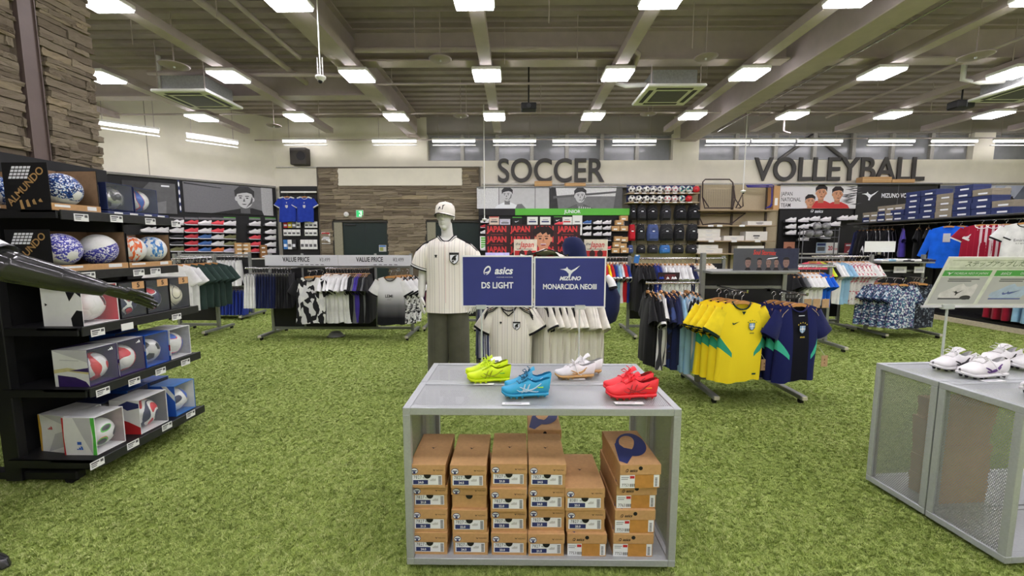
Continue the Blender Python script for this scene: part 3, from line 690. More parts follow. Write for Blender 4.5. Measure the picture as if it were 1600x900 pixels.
# heel tag of the yellow pair
x, y, z = onz(775, 585); g = thing('paper_tag', 'white paper tag tucked into the neon yellow boot', 'tag', (x + .005, y + .05, TZ + .045), .3)
MB().box(-.03, .03, -.001, .001, 0, .045, 0, T(0, 0, .0, -.9)).build('paper', CARD, g); MB().rect(-.022, .01, .01, .02, -.002, 0, T(0, 0, 0, -.9)).build('print', MGREYP, g)
for nm, px, py, wd in (('neon yellow', 756, 600, .1), ('sky blue', 806, 631, .12), ('white and gold', 899, 592, .1), ('coral red', 983, 630, .125)):
    x, y, z = onz(px, py); g = thing('price_card', 'white price card lying before the %s boots' % nm, 'price card', (x, y, TZ - .0008), .0)
    MB().box(-wd / 2, wd / 2, -.012, .014, 0, .002, 0, T(rx=.0)).build('card', CARD, g)
    MB().add([(-wd * .4, -.006, .0026), (wd * .2, -.006, .0026), (wd * .2, .006, .0026), (-wd * .4, .006, .0026)], [(0, 1, 2, 3)]).build('print', LGREYP, g)
# white and black boots on the right-hand stand
BLKST = tone('black_stripe', (28, 26, 30)); PURP = tone('violet_stripe', (90, 50, 120))
for k, (px, py, L, rz, st_, lab) in enumerate([(1487, 577, .245, .12, BLKST, 'white football boot with black stripe, far edge of right stand'), (1533, 589, .26, .10, PURP, 'white football boot with violet stripe, trailing lace on right stand'),
        (1560, 571, .25, .16, BLKST, 'white football boot behind the violet striped one on right stand'), (1610, 576, .25, .1, PURP, 'white football boot cut by the frame at right stand rear'), (1640, 616, .26, .06, BLKST, 'white football boot cut by the frame at right stand front')]):
    x, y, z = onz(px, py); cleat(lab, (x, y, TZ), rz, L, WHT, st_, WHT, BLKST, 'bird', lining=LGREYP, lace=WHT, untied=k == 1, group='white boots on the right stand')
for k, (px, py) in enumerate([(1478, 574), (1552, 595)]):
    x, y, z = onz(px, py); g = thing('price_card', 'white price card %s right-hand stand' % ('at the back corner of', 'before the violet striped boot on')[k], 'price card', (x, y, TZ - .0008), .06)
    MB().box(-.06, .06, -.015, .015, 0, .002).build('card', CARD, g); MB().add([(-.05, -.008, .0026), (.02, -.008, .0026), (.02, .008, .0026), (-.05, .008, .0026)], [(0, 1, 2, 3)]).build('print', LGREYP, g)

# ================================================================ brand marks (flat prints)
def swirl(b, cx, cz, s, m=0, y=0):
    """spiral emblem: an open leaf-like ring with an inner tail"""
    out = []; inn = []
    for k in range(33):
        a = math.radians(250 - 330 * k / 32); th = .10 + .36 * math.sin(PI * min(1, k / 32 * .92 + .04)) ** 1.2; R = 1.0
        c = Vector((math.cos(a) * .62, math.sin(a) * .9)); n = Vector((math.cos(a), math.sin(a)))
        sh = Vector((.35 * c.y, 0)); out.append(c + sh + n * th * .4); inn.append(c + sh - n * th * .4)
    b.poly([(cx + s * p.x, cz + s * p.y) for p in out + inn[::-1]], y, m)
    b.poly([(cx + s * q[0], cz + s * q[1]) for q in [(-.62, -.35), (-.3, -.6), (.1, -.55), (.55, -.15), (.85, .5), (.5, .1), (.1, -.2), (-.25, -.3)]], y - .0003, m)
BIRD = [(-1, .22), (-.42, .30), (-.30, .48), (-.16, .26), (.12, .12), (.42, .26), (1.0, .62), (.62, .22), (.3, -.02), (.1, -.25), (.02, -.55), (-.16, -.52), (-.12, -.22), (-.36, .04), (-.6, .16)]
SWOOSH = [(-1, -.12), (-.9, .22), (-.78, .06), (-.55, -.06), (1, .38), (-.4, -.36), (-.75, -.4)]
def shape(b, pts, cx, cz, s, m=0, y=0, sx=1): return b.poly([(cx + s * sx * p[0], cz + s * p[1]) for p in pts], y, m)
def bars3(b, cx, cz, s, m=0, y=0):
    for k in range(3):
        x = (-.9 + .62 * k) * s; h = (.35 + .38 * k) * s
        b.poly([(cx + x, cz - .5 * s), (cx + x + .5 * s, cz - .5 * s), (cx + x + .5 * s - h * .25 + .1 * s, cz - .5 * s + h * .8), (cx + x + .1 * s - h * .25, cz - .5 * s + h)], y, m)
def trefoil(b, cx, cz, s, m=0, y=0):
    for a in (-38, 0, 38):
        r = math.radians(a); pts = [(0, -.35), (.22, .1), (.2, .55), (0, .85), (-.2, .55), (-.22, .1)]
        b.poly([(cx + s * (p[0] * math.cos(r) + p[1] * math.sin(r)), cz + s * (-p[0] * math.sin(r) + p[1] * math.cos(r))) for p in pts], y - .0001 * a / 38, m)
    for k in range(2): b.rect(cx - s * .5, cx + s * .5, cz - s * (.16 + .22 * k), cz - s * (.08 + .22 * k), y, m)
def ell(cx, cz, rx, rz, n=20, a0=0, a1=2 * PI, rot=0):
    out = []
    for k in range(n if a1 - a0 > 6.2 else n + 1):
        a = a0 + (a1 - a0) * k / n; x, z = rx * math.cos(a), rz * math.sin(a)
        out.append((cx + x * math.cos(rot) - z * math.sin(rot), cz + x * math.sin(rot) + z * math.cos(rot)))
    return out

# ================================================================ the blue sign on its two poles
sg = thing('product_sign', 'blue two-panel sign on clear poles standing on silver stand', 'sign', (0, 2.17, 0))
a = at_y(720.5, 399, 2.17); c = at_y(945.5, 480, 2.17); mid = at_y(833.5, 440, 2.17)
for k, (x0, x1, dy) in enumerate(((a.x, mid.x - .002, 0), (mid.x + .002, c.x, -.004))):
    z0, z1 = c.z - .002 * k, a.z - .006 * k; pnl = MB().cbox(x0, x1, dy, dy + .004, z0, z1, .001).build('sign_panel', CARD, sg)
    b = MB(); b.rect(x0 + .008, x1 - .008, z0 + .008, z1 - .008, dy - .0008); b.build('blue_face', SIGNBLUE, pnl)
    cx, cz, s = (x0 + x1) / 2, (z0 + z1) / 2, (x1 - x0) / .37; b = MB()
    if k == 0:
        swirl(b, cx - .052 * s, cz + .055 * s, .023 * s, 0, dy - .0016); b.build('emblem', WPRINT, pnl)
        text('asics', .052 * s, WPRINT, pnl, (cx + .032 * s, dy - .0016, cz + .054 * s), bold=.0016, shear=.25, sx=.95)
        text('sound mind, sound body', .0085 * s, WPRINT, pnl, (cx + .038 * s, dy - .0016, cz + .022 * s))
        text('DS LIGHT', .044 * s, WPRINT, pnl, (cx, dy - .0016, cz - .022 * s), bold=.0012, sx=.88)
    else:
        shape(b, BIRD, cx + .0 * s, cz + .055 * s, .052 * s, 0, dy - .0016, 1.0).build('emblem', WPRINT, pnl)
        text('MIZUNO', .027 * s, WPRINT, pnl, (cx, dy - .0016, cz + .019 * s), bold=.0012, shear=.3, sx=1.0)
        text('MONARCIDA NEOIII', .037 * s, WPRINT, pnl, (cx, dy - .0016, cz - .024 * s), bold=.0011, sx=.82)
for px in (752, 906):
    x = at_y(px, 482, 2.17).x
    MB().tube([(x, .01, TZ), (x, .01, c.z + .01)], .0045, 8).build('pole', glassm('clear_acrylic', (215, 222, 216), .55, .1), sg)
    MB().cyl(x, .01, TZ, TZ + .006, .03, 20).build('pole_foot', glassm('clear_acrylic'), sg)
    MB().cbox(x - .028, x + .028, -.008, .012, c.z - .012, c.z + .012, .003).build('clip', glassm('clear_acrylic'), sg)

# ================================================================ leaning sign on the right-hand stand
z0, Y0 = 1.10, 2.40; xl = at_y(1443, 478, Y0).x
bs2 = thing('product_sign', 'white tilted shoe guide sign with green headings on clear pole', 'sign', (xl, Y0, z0), 0)
LW, LHh = .86, .305; tilt = T(0, 0, 0, .38)
pn2 = MB().cbox(0, LW, 0, .004, 0, LHh, .001, 0, tilt).build('sign_panel', CARD, bs2)
b = MB(); b.rect(.01, LW - .01, .012, LHh - .012, -.0006)
for k in range(3): b.rect(.014 + k * .283, .274 + k * .283, .014, .185, -.001, 1); b.rect(.014 + k * .283, .274 + k * .283, .19, .225, -.001, 2)
for z in (.237, .283): b.rect(.03, LW - .03, z, z + .0025, -.001, 3)
for k in range(3):
    for q in range(2): b.rect(.06 + k * .283, .23 + k * .283 - q * .04, .168 - q * .012, .174 - q * .012, -.0014, 4)
o = b.build('printed_layout', [mat('ivory_print', (226, 230, 218), .5), LGREYP, mat('leaf_green_print', (86, 172, 84), .5, noise=.03), mat('olive_line', (150, 160, 130), .6), MGREYP], bs2); o.data.transform(tilt)
shp = [(-1, -.25), (-.98, .0), (-.6, .22), (-.2, .5), (.1, .62), (.35, .42), (.6, .42), (.85, .62), (1, .5), (1.02, -.1), (.95, -.3), (.3, -.38), (-.7, -.38)]
for k, (cc, c2) in enumerate(((mat('shoe_print_white', (228, 224, 226), .6), DGREYP), (mat('shoe_print_ice', (186, 204, 226), .6), mat('shoe_print_blue', (96, 110, 170), .6)), (mat('shoe_print_white', (228, 224, 226), .6), DGREYP))):
    b = MB(); cx, cz = .145 + k * .283, .085; shape(b, shp, cx, cz, .095, 0, -.0016, 1.0); b.rect(cx - .09, cx + .09, cz - .042, cz - .034, -.002, 1); b.poly(ell(cx + .06, cz - .03, .03, .014), -.0022, 1) if k != 1 else shape(b, SWOOSH, cx + .03, cz + .005, .035, 1, -.002)
    shape(b, BIRD if k != 1 else SWOOSH, cx, cz, .03, 1, -.0022)
    o = b.build('shoe_picture', [cc, c2], bs2); o.data.transform(tilt)
def slanted(body, size, m, x, z, **k):
    me = text_mesh(body, size, **k).copy(); me.transform(Matrix.Translation((x, -.0016, z))); me.transform(tilt); link('lettering', me, bs2, mats=[m])
OLV = mat('olive_print_text', (110, 128, 96), .6, noise=0)
slanted('ステップアップしたいジュニア・女性用', .036, OLV, LW / 2, .262, shear=.1, bold=.0004)
b = MB(); shape(b, BIRD, .05, .206, .02, 0, -.0018); o = b.build('emblem', WPRINT, bs2); o.data.transform(tilt)
slanted('MORELIA NEO IV JAPAN', .019, WPRINT, .165, .206, shear=.15, sx=.9); slanted('asics', .03, WPRINT, .355, .208, shear=.25); slanted('DS LIGHT', .019, WPRINT, .475, .206); slanted('ULTREZZA', .019, WPRINT, .72, .206)
x = at_y(1478, 500, Y0).x - xl
MB().tube([(x, .0, TZ - z0), (x, 0, .0)], .006, 8).build('pole', glassm('clear_acrylic'), bs2); MB().cyl(x, 0, TZ - z0, TZ - z0 + .006, .035, 20).build('pole_foot', glassm('clear_acrylic'), bs2)
MB().cbox(x - .035, x + .035, -.012, .014, -.02, .008, .004).build('clip', glassm('clear_acrylic'), bs2); MB().cbox(-.012, LW + .01, -.004, .008, -.012, .0, .002).build('lower_rail', LGREYP, bs2)

# ================================================================ shoe boxes
KR2 = mat('dark_kraft', (150, 108, 66), .75, noise=.06, scale=60); ORANGEP = mat('amber_print', (190, 136, 66), .7); NAVYP = mat('navy_print', (44, 54, 106), .6, noise=0)
def shoe_box(label, x, y, z, rz, kind, num, W=.17, D=.30, H=.108, name='shoe_box', back=False):
    t = thing(name, label, 'shoe box', (x, y, z), rz, 'brown shoe boxes in the silver stand'); w, d = W / 2, D / 2; lh = H * .42
    MB().cbox(-w + .003, w - .003, -d + .003, d - .003, 0, H - .006, .001).build('carton', KRAFT, t)
    lid = MB().cbox(-w, w, -d, d, H - lh, H, .0015).build('lid', KRAFT, t); y0 = -d - .0006
    MB().poly(ell(0, H - lh if kind == 'bird' else H - lh * .35, .016 if kind == 'bird' else .009, .018 if kind == 'bird' else .009, 14, PI if kind == 'bird' else 0, 2 * PI), y0 - .0003).build('thumb_hole', INK, lid)
    yf = -d + .003 - .0006
    if kind == 'bird':
        b = MB(); b.poly(ell(-w * .72, H - lh * .62, .017, .014), y0, 0).poly(ell(-w * .72, H - lh * .62, .0145, .0115), y0 - .0004, 1).rect(-w * .72 - .011, -w * .72 + .011, H - lh * .62 - .001, H - lh * .62 + .004, y0 - .0006, 0).rect(-w * .72 - .005, -w * .72 + .005, H - lh * .62 - .011, H - lh * .62 - .002, y0 - .0006, 0)
        b.build('round_sticker', [NAVYP, WPRINT], lid)
        b = MB(); shape(b, BIRD, w * .38, H - lh * .55, .008, 0, y0); b.build('emblem', INK, lid); text('MIZUNO', .0085, INK, lid, (w * .68, y0, H - lh * .55), shear=.2)
        zt = H - lh - .003; zb = .014
        lb = MB().rect(-w * .86, w * .80, zb, zt, yf).build('label', WPRINT, t)
        MB().rect(-w * .80, w * .02, zb + .003, zb + (zt - zb) * .5, yf - .0004).build('navy_block', NAVYP, lb)
        text(num, .021, INK, lb, (-w * .55, yf - .0005, zb + (zt - zb) * .76), sx=.8, sp=1.1); text('¥7,980', .0085, INK, lb, (-w * .12, yf - .0005, zb + (zt - zb) * .72)); text('%0.1f' % (21 + (hash_(label) % 9) / 2), .014, WPRINT, lb, (-w * .38, yf - .0008, zb + (zt - zb) * .26), bold=.0005)
        b = MB(); shape(b, shp, w * .3, (zb + zt) / 2, .013, 0, yf - .0005); b.build('shoe_icon', LGREYP, lb)
        b = MB()
        for k in range(7): b.rect(w * .60, w * .76, zb + .003 + k * (zt - zb - .006) / 7, zb + .003 + (k + .55) * (zt - zb - .006) / 7, yf - .0005)
        b.build('barcode', INK, lb)
        b = MB(); R = T(0, 0, H + .0008, -PI / 2, 0, 0)
        shape(b, BIRD, 0, .0, .018, 0, 0, .7); o = b.build('lid_emblem', INK, lid); o.data.transform(T(0, .0, H + .0008, -PI / 2, 0, 0))
    else:
        b = MB(); swirl(b, -w * .66, H - lh * .6, .008, 0, y0); b.build('emblem', INK, lid); text('asics', .018, INK, lid, (-w * .34, y0, H - lh * .58), bold=.0005, shear=.25)
        zt = H - lh - .002
        MB().rect(-w * .95, w * .95, .0015, zt, yf).build('amber_front', ORANGEP, t)
        lb = MB().rect(-w * .98, -w * .26, .002, zt, yf - .0004).build('label', WPRINT, t)
        text(num, .02, INK, lb, (-w * .72, yf - .0008, .015), sx=.8); b = MB()
        for k in range(6): b.rect(-w * .5 + k * .004, -w * .5 + k * .004 + .0022, .008, .022, yf - .0008)
        b.rect(-w * .92, -w * .55, zt - .012, zt - .01, yf - .0008).rect(-w * .92, -w * .6, zt - .02, zt - .018, yf - .0008); b.build('barcode', INK, lb)
        MB().rect(-w * .5, -w * .28, zt - .016, zt - .004, yf - .0009).build('red_stamp', REDP, lb)
        rl = MB().rect(w * .66, w * .93, .006, zt, yf - .0004).build('end_label', WPRINT, t); b = MB()
        for k in range(6): b.rect(w * .72, w * .84, .01 + k * .007, .0135 + k * .007, yf - .0008)
        b.build('end_barcode', INK, rl)
        b = MB(); outp = [shoe_swirl(k) for k in range(41)]
        pts = [(p[0] + p[2] * p[3], p[1] + p[2] * p[4]) for p in outp] + [(p[0] - p[2] * p[3], p[1] - p[2] * p[4]) for p in outp[::-1]]
        for k in range(40):
            q = [pts[k], pts[k + 1], pts[80 - k], pts[81 - k]]; b.add([(u * w * .95, v * d * .85 - d * .02, H + .0008) for u, v in q], [(0, 1, 2, 3)])
        tail = [(-1, -.95), (-.66, -1.12), (.1, -.40), (.0, -.2), (-.34, -.1), (-.6, .3), (-.76, .15)]; b.add([(u * w * .95, max(-.99 * d, v * d * .85), H + .0009) for u, v in tail], [list(range(7))])
        b.build('lid_swirl', NAVYP, lid)
    return t
def shoe_swirl(k):
    a = math.radians(215 - 350 * k / 40); th = .05 + .13 * (1 - math.sin(a - .5)) * math.sin(PI * (.08 + .9 * k / 40)) ** .5
    return (math.cos(a) * .66 + .06, math.sin(a) * .62 + .22 + .2 * math.cos(a), th * 1.15, math.cos(a), math.sin(a))
def hash_(s): return sum(ord(c) * (i + 3) for i, c in enumerate(s)) % 997
FZ = .0605; FYF = CY1 - .169
cols = [('first', 671, .0), ('second', 734, -.01), ('third', 795, .0), ('fourth', 854, .0)]
stack = {0: [(.0, 'bird'), (.004, 'bird'), (.012, 'bird'), (-.012, 'bird')], 1: [(0, 'bird'), (.0, 'bird'), (.012, 'blank'), (-.014, 'bird')], 2: [(.0, 'bird'), (.01, 'bird'), (-.012, 'bird'), (.0, 'bird')], 3: [(-.004, 'bird'), (.02, 'bird'), (.004, 'bird'), (-.004, 'bird')]}
LV = ('lowest box', 'second box up', 'third box up', 'top box')
for ci, (cn, px, rz) in enumerate(cols):
    x = at_y(px, 850, FYF + .015).x
    for k, (dy, kd) in enumerate(stack[ci]):
        r = rng(ci, k)
        bx = shoe_box('brown shoe box, %s in the %s stack of the silver stand' % (LV[k], cn), x + r.uniform(-.003, .003), FYF + .012 + .15 + dy + .01, FZ + k * .1085, rz + r.uniform(-.012, .012), 'bird', '7827', .158 + .002 * ci)
        if kd == 'blank':
            for ch in list(bx.children):
                if ch.name.split('.')[0] == 'label':
                    for g in list(ch.children): bpy.data.objects.remove(g)
                    bpy.data.objects.remove(ch)
x = at_y(918, 850, FYF + .015).x
for k, (kd, num) in enumerate((('swirl', '7753'), ('bird', '7827'), ('bird', '8381'))):
    shoe_box('brown shoe box, %s in the fifth, lower stack of the silver stand' % ('lowest box', 'middle box', 'top box')[k], x - .008 * k, FYF + .17 + (0, .012, -.0)[k], FZ + k * .1085, -.01 + .01 * k, kd, num, .176)
x = at_y(990, 850, FYF + .015).x
for k in range(4):
    shoe_box('brown shoe box, %s in the navy swirl stack of the silver stand' % LV[k], x + .004 * k, FYF + .185 + (.0, .004, .014, -.012)[k], FZ + k * .1105, .0 + .012 * k, 'swirl', ('7753', '7753', '7763', '7753')[k], .18, .33, .11)
p = at_y(843, 660, CY2)
shoe_box('brown swirl lid shoe box standing highest in the rear stand', p.x + .02, CY2 + .0, FZ + 3 * .1085, .0, 'swirl', '7753', .172, .3)
for k in range(3): shoe_box('brown shoe box under the swirl lid one in rear stand, %s' % ('lowest', 'middle one', 'upper one')[k], p.x + .02, CY2 + .0, FZ + k * .1085, 0, 'bird', '7827', .168)
# boxes seen through the punched side of the right-hand stand
R8 = T(2.73, 2.305, 0, 0, 0, .08)
for k in range(5):
    q = R8 @ Vector((-.34 + (.02 if k > 3 else 0), -.045 - (.01 if k < 3 else 0), FZ + k * .1085)); shoe_box('brown shoe box behind the punched side of right stand, %s' % ('lowest', 'second up', 'third up', 'fourth up', 'topmost')[k], *q, .08 + PI / 2, 'bird', '7827', .165, .28)
nb = thing('storage_box', 'dark box low inside the near right-hand stand', 'box', R8 @ Vector((.25, -.36, FZ)), .08)
MB().cbox(-.25, .25, -.1, .12, 0, .36, .006).build('carton', BLACK, nb); MB().cbox(-.26, .26, -.11, .13, .3, .37, .004).build('lid', DGREYP, nb); MB().rect(-.2, -.05, .31, .36, -.112).build('label', CARD, nb)
# ================================================================ figures
import bmesh
def solidify_union(b, name, m, vox, smooth=3):
    """weld overlapping closed volumes into one continuous skin"""
    me = b.mesh(name, m); bm = bmesh.new(); bm.from_mesh(me); bmesh.ops.remove_doubles(bm, verts=bm.verts, dist=1e-5); bmesh.ops.recalc_face_normals(bm, faces=bm.faces); bm.to_mesh(me); bm.free()
    o = bpy.data.objects.new(name, me); COL.objects.link(o)
    r = o.modifiers.new('r', 'REMESH'); r.mode = 'VOXEL'; r.voxel_size = vox; r.use_smooth_shade = True
    if smooth: q = o.modifiers.new('s', 'SMOOTH'); q.iterations = smooth; q.factor = .5
    dg = bpy.context.evaluated_depsgraph_get(); out = bpy.data.meshes.new_from_object(o.evaluated_get(dg)); out.materials.clear(); out.materials.append(m)
    bpy.data.objects.remove(o); out.polygons.foreach_set('use_smooth', [True] * len(out.polygons)); return out
def oval(b, pts, n=14):
    """closed tube of elliptic rings: (x, y, z, rx, ry)"""
    rows = [[(x + rx * math.cos(2 * PI * k / n), y + ry * math.sin(2 * PI * k / n), z) for k in range(n)] for x, y, z, rx, ry in pts]
    b.grid(rows, 0, True, loop=True); b.add(rows[0], [list(range(n))]); b.add(rows[-1], [list(range(n))])
def hand(b, wrist, d, thumb, palm_n, s=1.0, curl=.35):
    """palm and five bent fingers; d towards the fingertips, thumb towards the thumb side"""
    d, t = Vector(d).normalized(), Vector(thumb).normalized(); nrm = Vector(palm_n).normalized(); w0 = Vector(wrist)
    for u in (-.026, -.009, .009, .026): b.tube([w0 - d * .01, w0 + t * u * .7 * s + d * .03 * s, w0 + t * u * s + d * .085 * s], [.016 * s, .014 * s, .0115 * s], 8)
    d0 = d
    for u, L in ((-.031, .058), (-.0105, .072), (.0105, .078), (.031, .070)):
        d = (d0 + t * u * 5).normalized()
        p = w0 + t * u * s + d * .08 * s; q = p + (d * math.cos(curl * .6) + nrm * math.sin(curl * .6)) * L * .45 * s; e = q + (d * math.cos(curl * 1.4) + nrm * math.sin(curl * 1.4)) * L * .35 * s; f = e + (d * math.cos(curl * 2) + nrm * math.sin(curl * 2)) * L * .25 * s
        b.tube([p, q, e, f], [.009 * s, .008 * s, .0074 * s, .0055 * s], 8)
    d = d0
    p = w0 + t * .026 * s + d * .025 * s; b.tube([w0 + d * .01, p, p + (t * .6 + d * .75 + nrm * .3).normalized() * .035 * s, p + (t * .45 + d * .9 + nrm * .35).normalized() * .062 * s], [.014 * s, .0125 * s, .0105 * s, .0075 * s], 8)
def head(b, c, s=1.0, yaw=0):
    """mannequin head centred on c, face to -y"""
    M = T(*c, 0, 0, yaw)
    b.ball((0, .012 * s, .035 * s), (.076 * s, .094 * s, .085 * s), 12, 0, M); b.ball((0, -.02 * s, -.045 * s), (.056 * s, .066 * s, .075 * s), 12, 0, M)
    b.ball((0, -.055 * s, -.095 * s), (.03 * s, .026 * s, .024 * s), 8, 0, M)
    b.tube([Vector((0, -.082 * s, .02 * s)), Vector((0, -.1 * s, -.018 * s)), Vector((0, -.088 * s, -.032 * s))], [.008 * s, .014 * s, .009 * s], 8, 0, True, M)
    b.tube([Vector((-.045 * s, -.07 * s, .03 * s)), Vector((0, -.083 * s, .026 * s)), Vector((.045 * s, -.07 * s, .03 * s))], .011 * s, 8, 0, True, M)
    b.tube([Vector((-.02 * s, -.079 * s, -.058 * s)), Vector((0, -.086 * s, -.056 * s)), Vector((.02 * s, -.079 * s, -.058 * s))], [.005 * s, .008 * s, .005 * s], 8, 0, True, M)
    b.tube([Vector((-.018 * s, -.077 * s, -.067 * s)), Vector((0, -.084 * s, -.069 * s)), Vector((.018 * s, -.077 * s, -.067 * s))], [.005 * s, .008 * s, .005 * s], 8, 0, True, M)
    for sx in (-1, 1): b.ball((sx * .076 * s, .015 * s, -.005 * s), (.012 * s, .022 * s, .034 * s), 6, 0, M); b.ball((sx * .032 * s, -.076 * s, .008 * s), (.014 * s, .008 * s, .007 * s), 6, 0, M)
MANW = mat('mannequin_white', (226, 226, 220), .35, noise=.02, scale=4); MANB = mat('mannequin_black', (40, 40, 41), .2, noise=.05, coat=.5)
# ---- white mannequin in cap, pinstriped jersey and dark trousers
MY = 3.72; mx = at_y(699, 400, MY).x
mq = thing('mannequin', 'white mannequin in cream pinstriped jersey, cap and dark trousers', 'mannequin', (mx, MY, 0), 0); mq.scale = (.93, .95, 1)
b = MB(); head(b, (-.012, -.01, 1.70), 1.02, -.18); oval(b, [(0, .02, 1.45, .075, .07), (0, .015, 1.54, .056, .058), (-.005, .008, 1.64, .052, .056)])
oval(b, [(0, 0, .86, .15, .10), (0, 0, 1.0, .14, .095), (0, 0, 1.2, .155, .10), (0, 0, 1.38, .17, .105), (0, .01, 1.47, .13, .08), (0, .015, 1.51, .07, .06)])
for sx in (-1, 1):
    arm = [(sx * .175, .01, 1.44), (sx * .225, .015, 1.30), (sx * .245, .02, 1.18), (sx * .252, -.0, 1.08), (sx * .25, -.03, .985)]
    b.tube(arm, [.058, .05, .042, .038, .028], 12)
    hand(b, (sx * .25, -.032, .985), (0, -.12, -1), (-sx * .45, -.85, .1), (-sx * .9, .4, 0), 1.02, .3)
    b.tube([(sx * .085, 0, .92), (sx * .10, -.01, .5), (sx * .105, .02, .09)], [.095, .062, .042], 12)
    oval(b, [(sx * .105, -.02, .02, .04, .11), (sx * .105, -.02, .05, .04, .1), (sx * .105, .0, .09, .038, .06)])
link('body', solidify_union(b, 'body', MANW, .0055, 2), mq)
MB().cyl(0, 0, 0, .012, .2, 32).build('base_plate', CHROME, mq)
PIN = striped('cream_pinstripe', [(0, (238, 234, 222)), (.30, (238, 234, 222)), (.34, (176, 158, 150)), (.37, (238, 234, 224)), (.62, (210, 204, 194)), (.66, (238, 234, 222)), (.86, (156, 156, 156)), (.89, (238, 234, 222))], 0, .095)
CREAMC = cloth('cream_cloth', (238, 234, 222)); BLKC = cloth('black_cloth', (24, 24, 27)); WHTC = cloth('white_cloth', (230, 230, 228)); NAVYC = cloth('navy_cloth', (26, 34, 72))
rows = []
for i, (z, rx, ry) in enumerate([(.85, .222, .148), (.95, .216, .14), (1.08, .206, .128), (1.2, .206, .13), (1.32, .206, .132), (1.42, .2, .122), (1.475, .175, .10), (1.50, .12, .085), (1.515, .088, .075)]):
    r = []
    for k in range(48):
        a = 2 * PI * k / 48; f = 1 + (.035 * math.sin(7 * a + i * .4) + .02 * math.sin(11 * a - i * .7)) * max(0, (1.3 - z) / .45)
        zz = z - (.055 * max(0, -math.sin(a)) ** 4 if i == 8 else .03 * max(0, -math.sin(a)) ** 4 if i == 7 else 0)
        r.append((rx * f * math.copysign(abs(math.cos(a)) ** .8, math.cos(a)), .01 + ry * f * math.copysign(abs(math.sin(a)) ** .9, math.sin(a)), zz))
    rows.append(r)
jb = MB(); jb.grid(rows, 0, True, loop=True); jer = jb.build('jersey', PIN, mq)
for sx in (-1, 1):
    s = MB(); pts = [(sx * .13, .012, 1.425), (sx * .185, .012, 1.392), (sx * .232, .014, 1.34), (sx * .262, .016, 1.255)]; s.tube(pts, [.05, .078, .088, .094], 16, 0, False); s.build('sleeve', PIN, jer)
    c = MB(); d = Vector((sx * .03, .002, -.085)).normalized(); e = Vector(pts[-1]); c.tube([e, e + d * .012], .0955, 16, 1, False).tube([e + d * .012, e + d * .024], .0955, 16, 0, False).tube([e - d * .006, e], .0955, 16, 0, False); c.build('cuff', [BLKC, WHTC], jer)
    st = MB()
    for q in (-.42, 0, .42):
        p = [Vector((sx * .088, .012 + q * .05, 1.512)), Vector((sx * .13, .014 + .06 * q, 1.499 - .004 * abs(q)))]
        for i in range(1, 4):
            c, dd = Vector(pts[i]), (Vector(pts[i]) - Vector(pts[i - 1])).normalized(); nn = Vector((-dd.z * sx, 0, dd.x * sx)); nn = nn if nn.z > 0 else -nn; rr = (.05, .078, .088, .094)[i] * 1.0
            if i < 3: p.append(c + nn * rr * math.cos(q) + Vector((0, rr * math.sin(q), 0)))
        st.tube(p, .005, 6)
    st.build('shoulder_stripes', BLKC, jer)
col = MB(); last = rows[-1]
for j, (dz, r, m) in enumerate(((-.004, .006, 0), (.006, .006, 1), (.016, .006, 0))): col.tube([(p[0] * (1 - .02 * j), p[1] * (1 - .02 * j), p[2] + dz) for p in last], r, 6, m, loop=True)
col.build('collar', [BLKC, WHTC], jer)
def crest(b, cx, cz, s, m=0, y=0):
    b.poly([(cx - s, cz + s), (cx + s, cz + s), (cx + s * .95, cz - s * .5), (cx + s * .45, cz - s * 1.1), (cx, cz - s * 1.3), (cx - s * .45, cz - s * 1.1), (cx - s * .95, cz - s * .5)], y, m)
def crow_crest(b, cx, cz, s, y):
    crest(b, cx, cz, s * 1.08, 0, y); crest(b, cx, cz, s * .93, 1, y - .0006); b.rect(cx - s * .93, cx + s * .93, cz + s * .62, cz + s * .92, y - .001, 0)
    b.poly([(cx + s * q[0], cz + s * q[1]) for q in [(-.5, -.1), (-.2, .3), (.2, .55), (.7, .5), (.35, .2), (.45, -.3), (.2, -.7), (.1, -.4), (-.1, -.8), (-.15, -.35), (-.6, -.6)]], y - .0012, 0); b.poly(ell(cx - s * .3, cz - s * .75, s * .2, s * .2, 10), y - .0014, 0)
b = MB(); crow_crest(b, .085, 1.335, .042, -.132); trefoil(b, -.085, 1.345, .024, 0, -.131); b.build('chest_marks', [INK, WPRINT], jer)
MB().tube([(0, -.128, 1.45), (0, -.135, 1.3), (0, -.135, .9)], .0015, 4).build('centre_seam', mat('rose_thread', (190, 120, 110), .8), jer)
TROU = cloth('charcoal_olive', (86, 86, 72))
tb = MB()
for sx in (-1, 1):
    rr = []
    for i, (z, x, r1) in enumerate([(.90, .085, .10), (.84, .088, .108), (.7, .092, .108), (.5, .1, .104), (.3, .108, .1), (.08, .112, .098)]):
        rr.append([(sx * x + r1 * (1 + .03 * math.sin(5 * a + i)) * math.cos(a), .005 + r1 * (1 + .03 * math.sin(6 * a + 2 * i)) * math.sin(a), z) for a in [2 * PI * k / 28 for k in range(28)]])
    tb.grid(rr, 0, True, loop=True)
tr = tb.build('trousers', TROU, mq)
for sx in (-1, 1): MB().tube([(sx * .125, -.118, .78), (sx * .13, -.119, .5), (sx * .135, -.114, .12)], .0025, 4).build('crease', TROU, tr)
CM = T(-.012, -.01, 1.722, -.06, 0, -.18)
cp = MB(); cp.lathe([(.0985, -.005), (.099, .03), (.09, .065), (.065, .088), (.03, .098), (0, .1)], 24, 0, CM @ Matrix.Diagonal((.92, 1.1, 1, 1))); cap_ = cp.build('cap', CREAMC, mq)
br = MB(); up = []; 
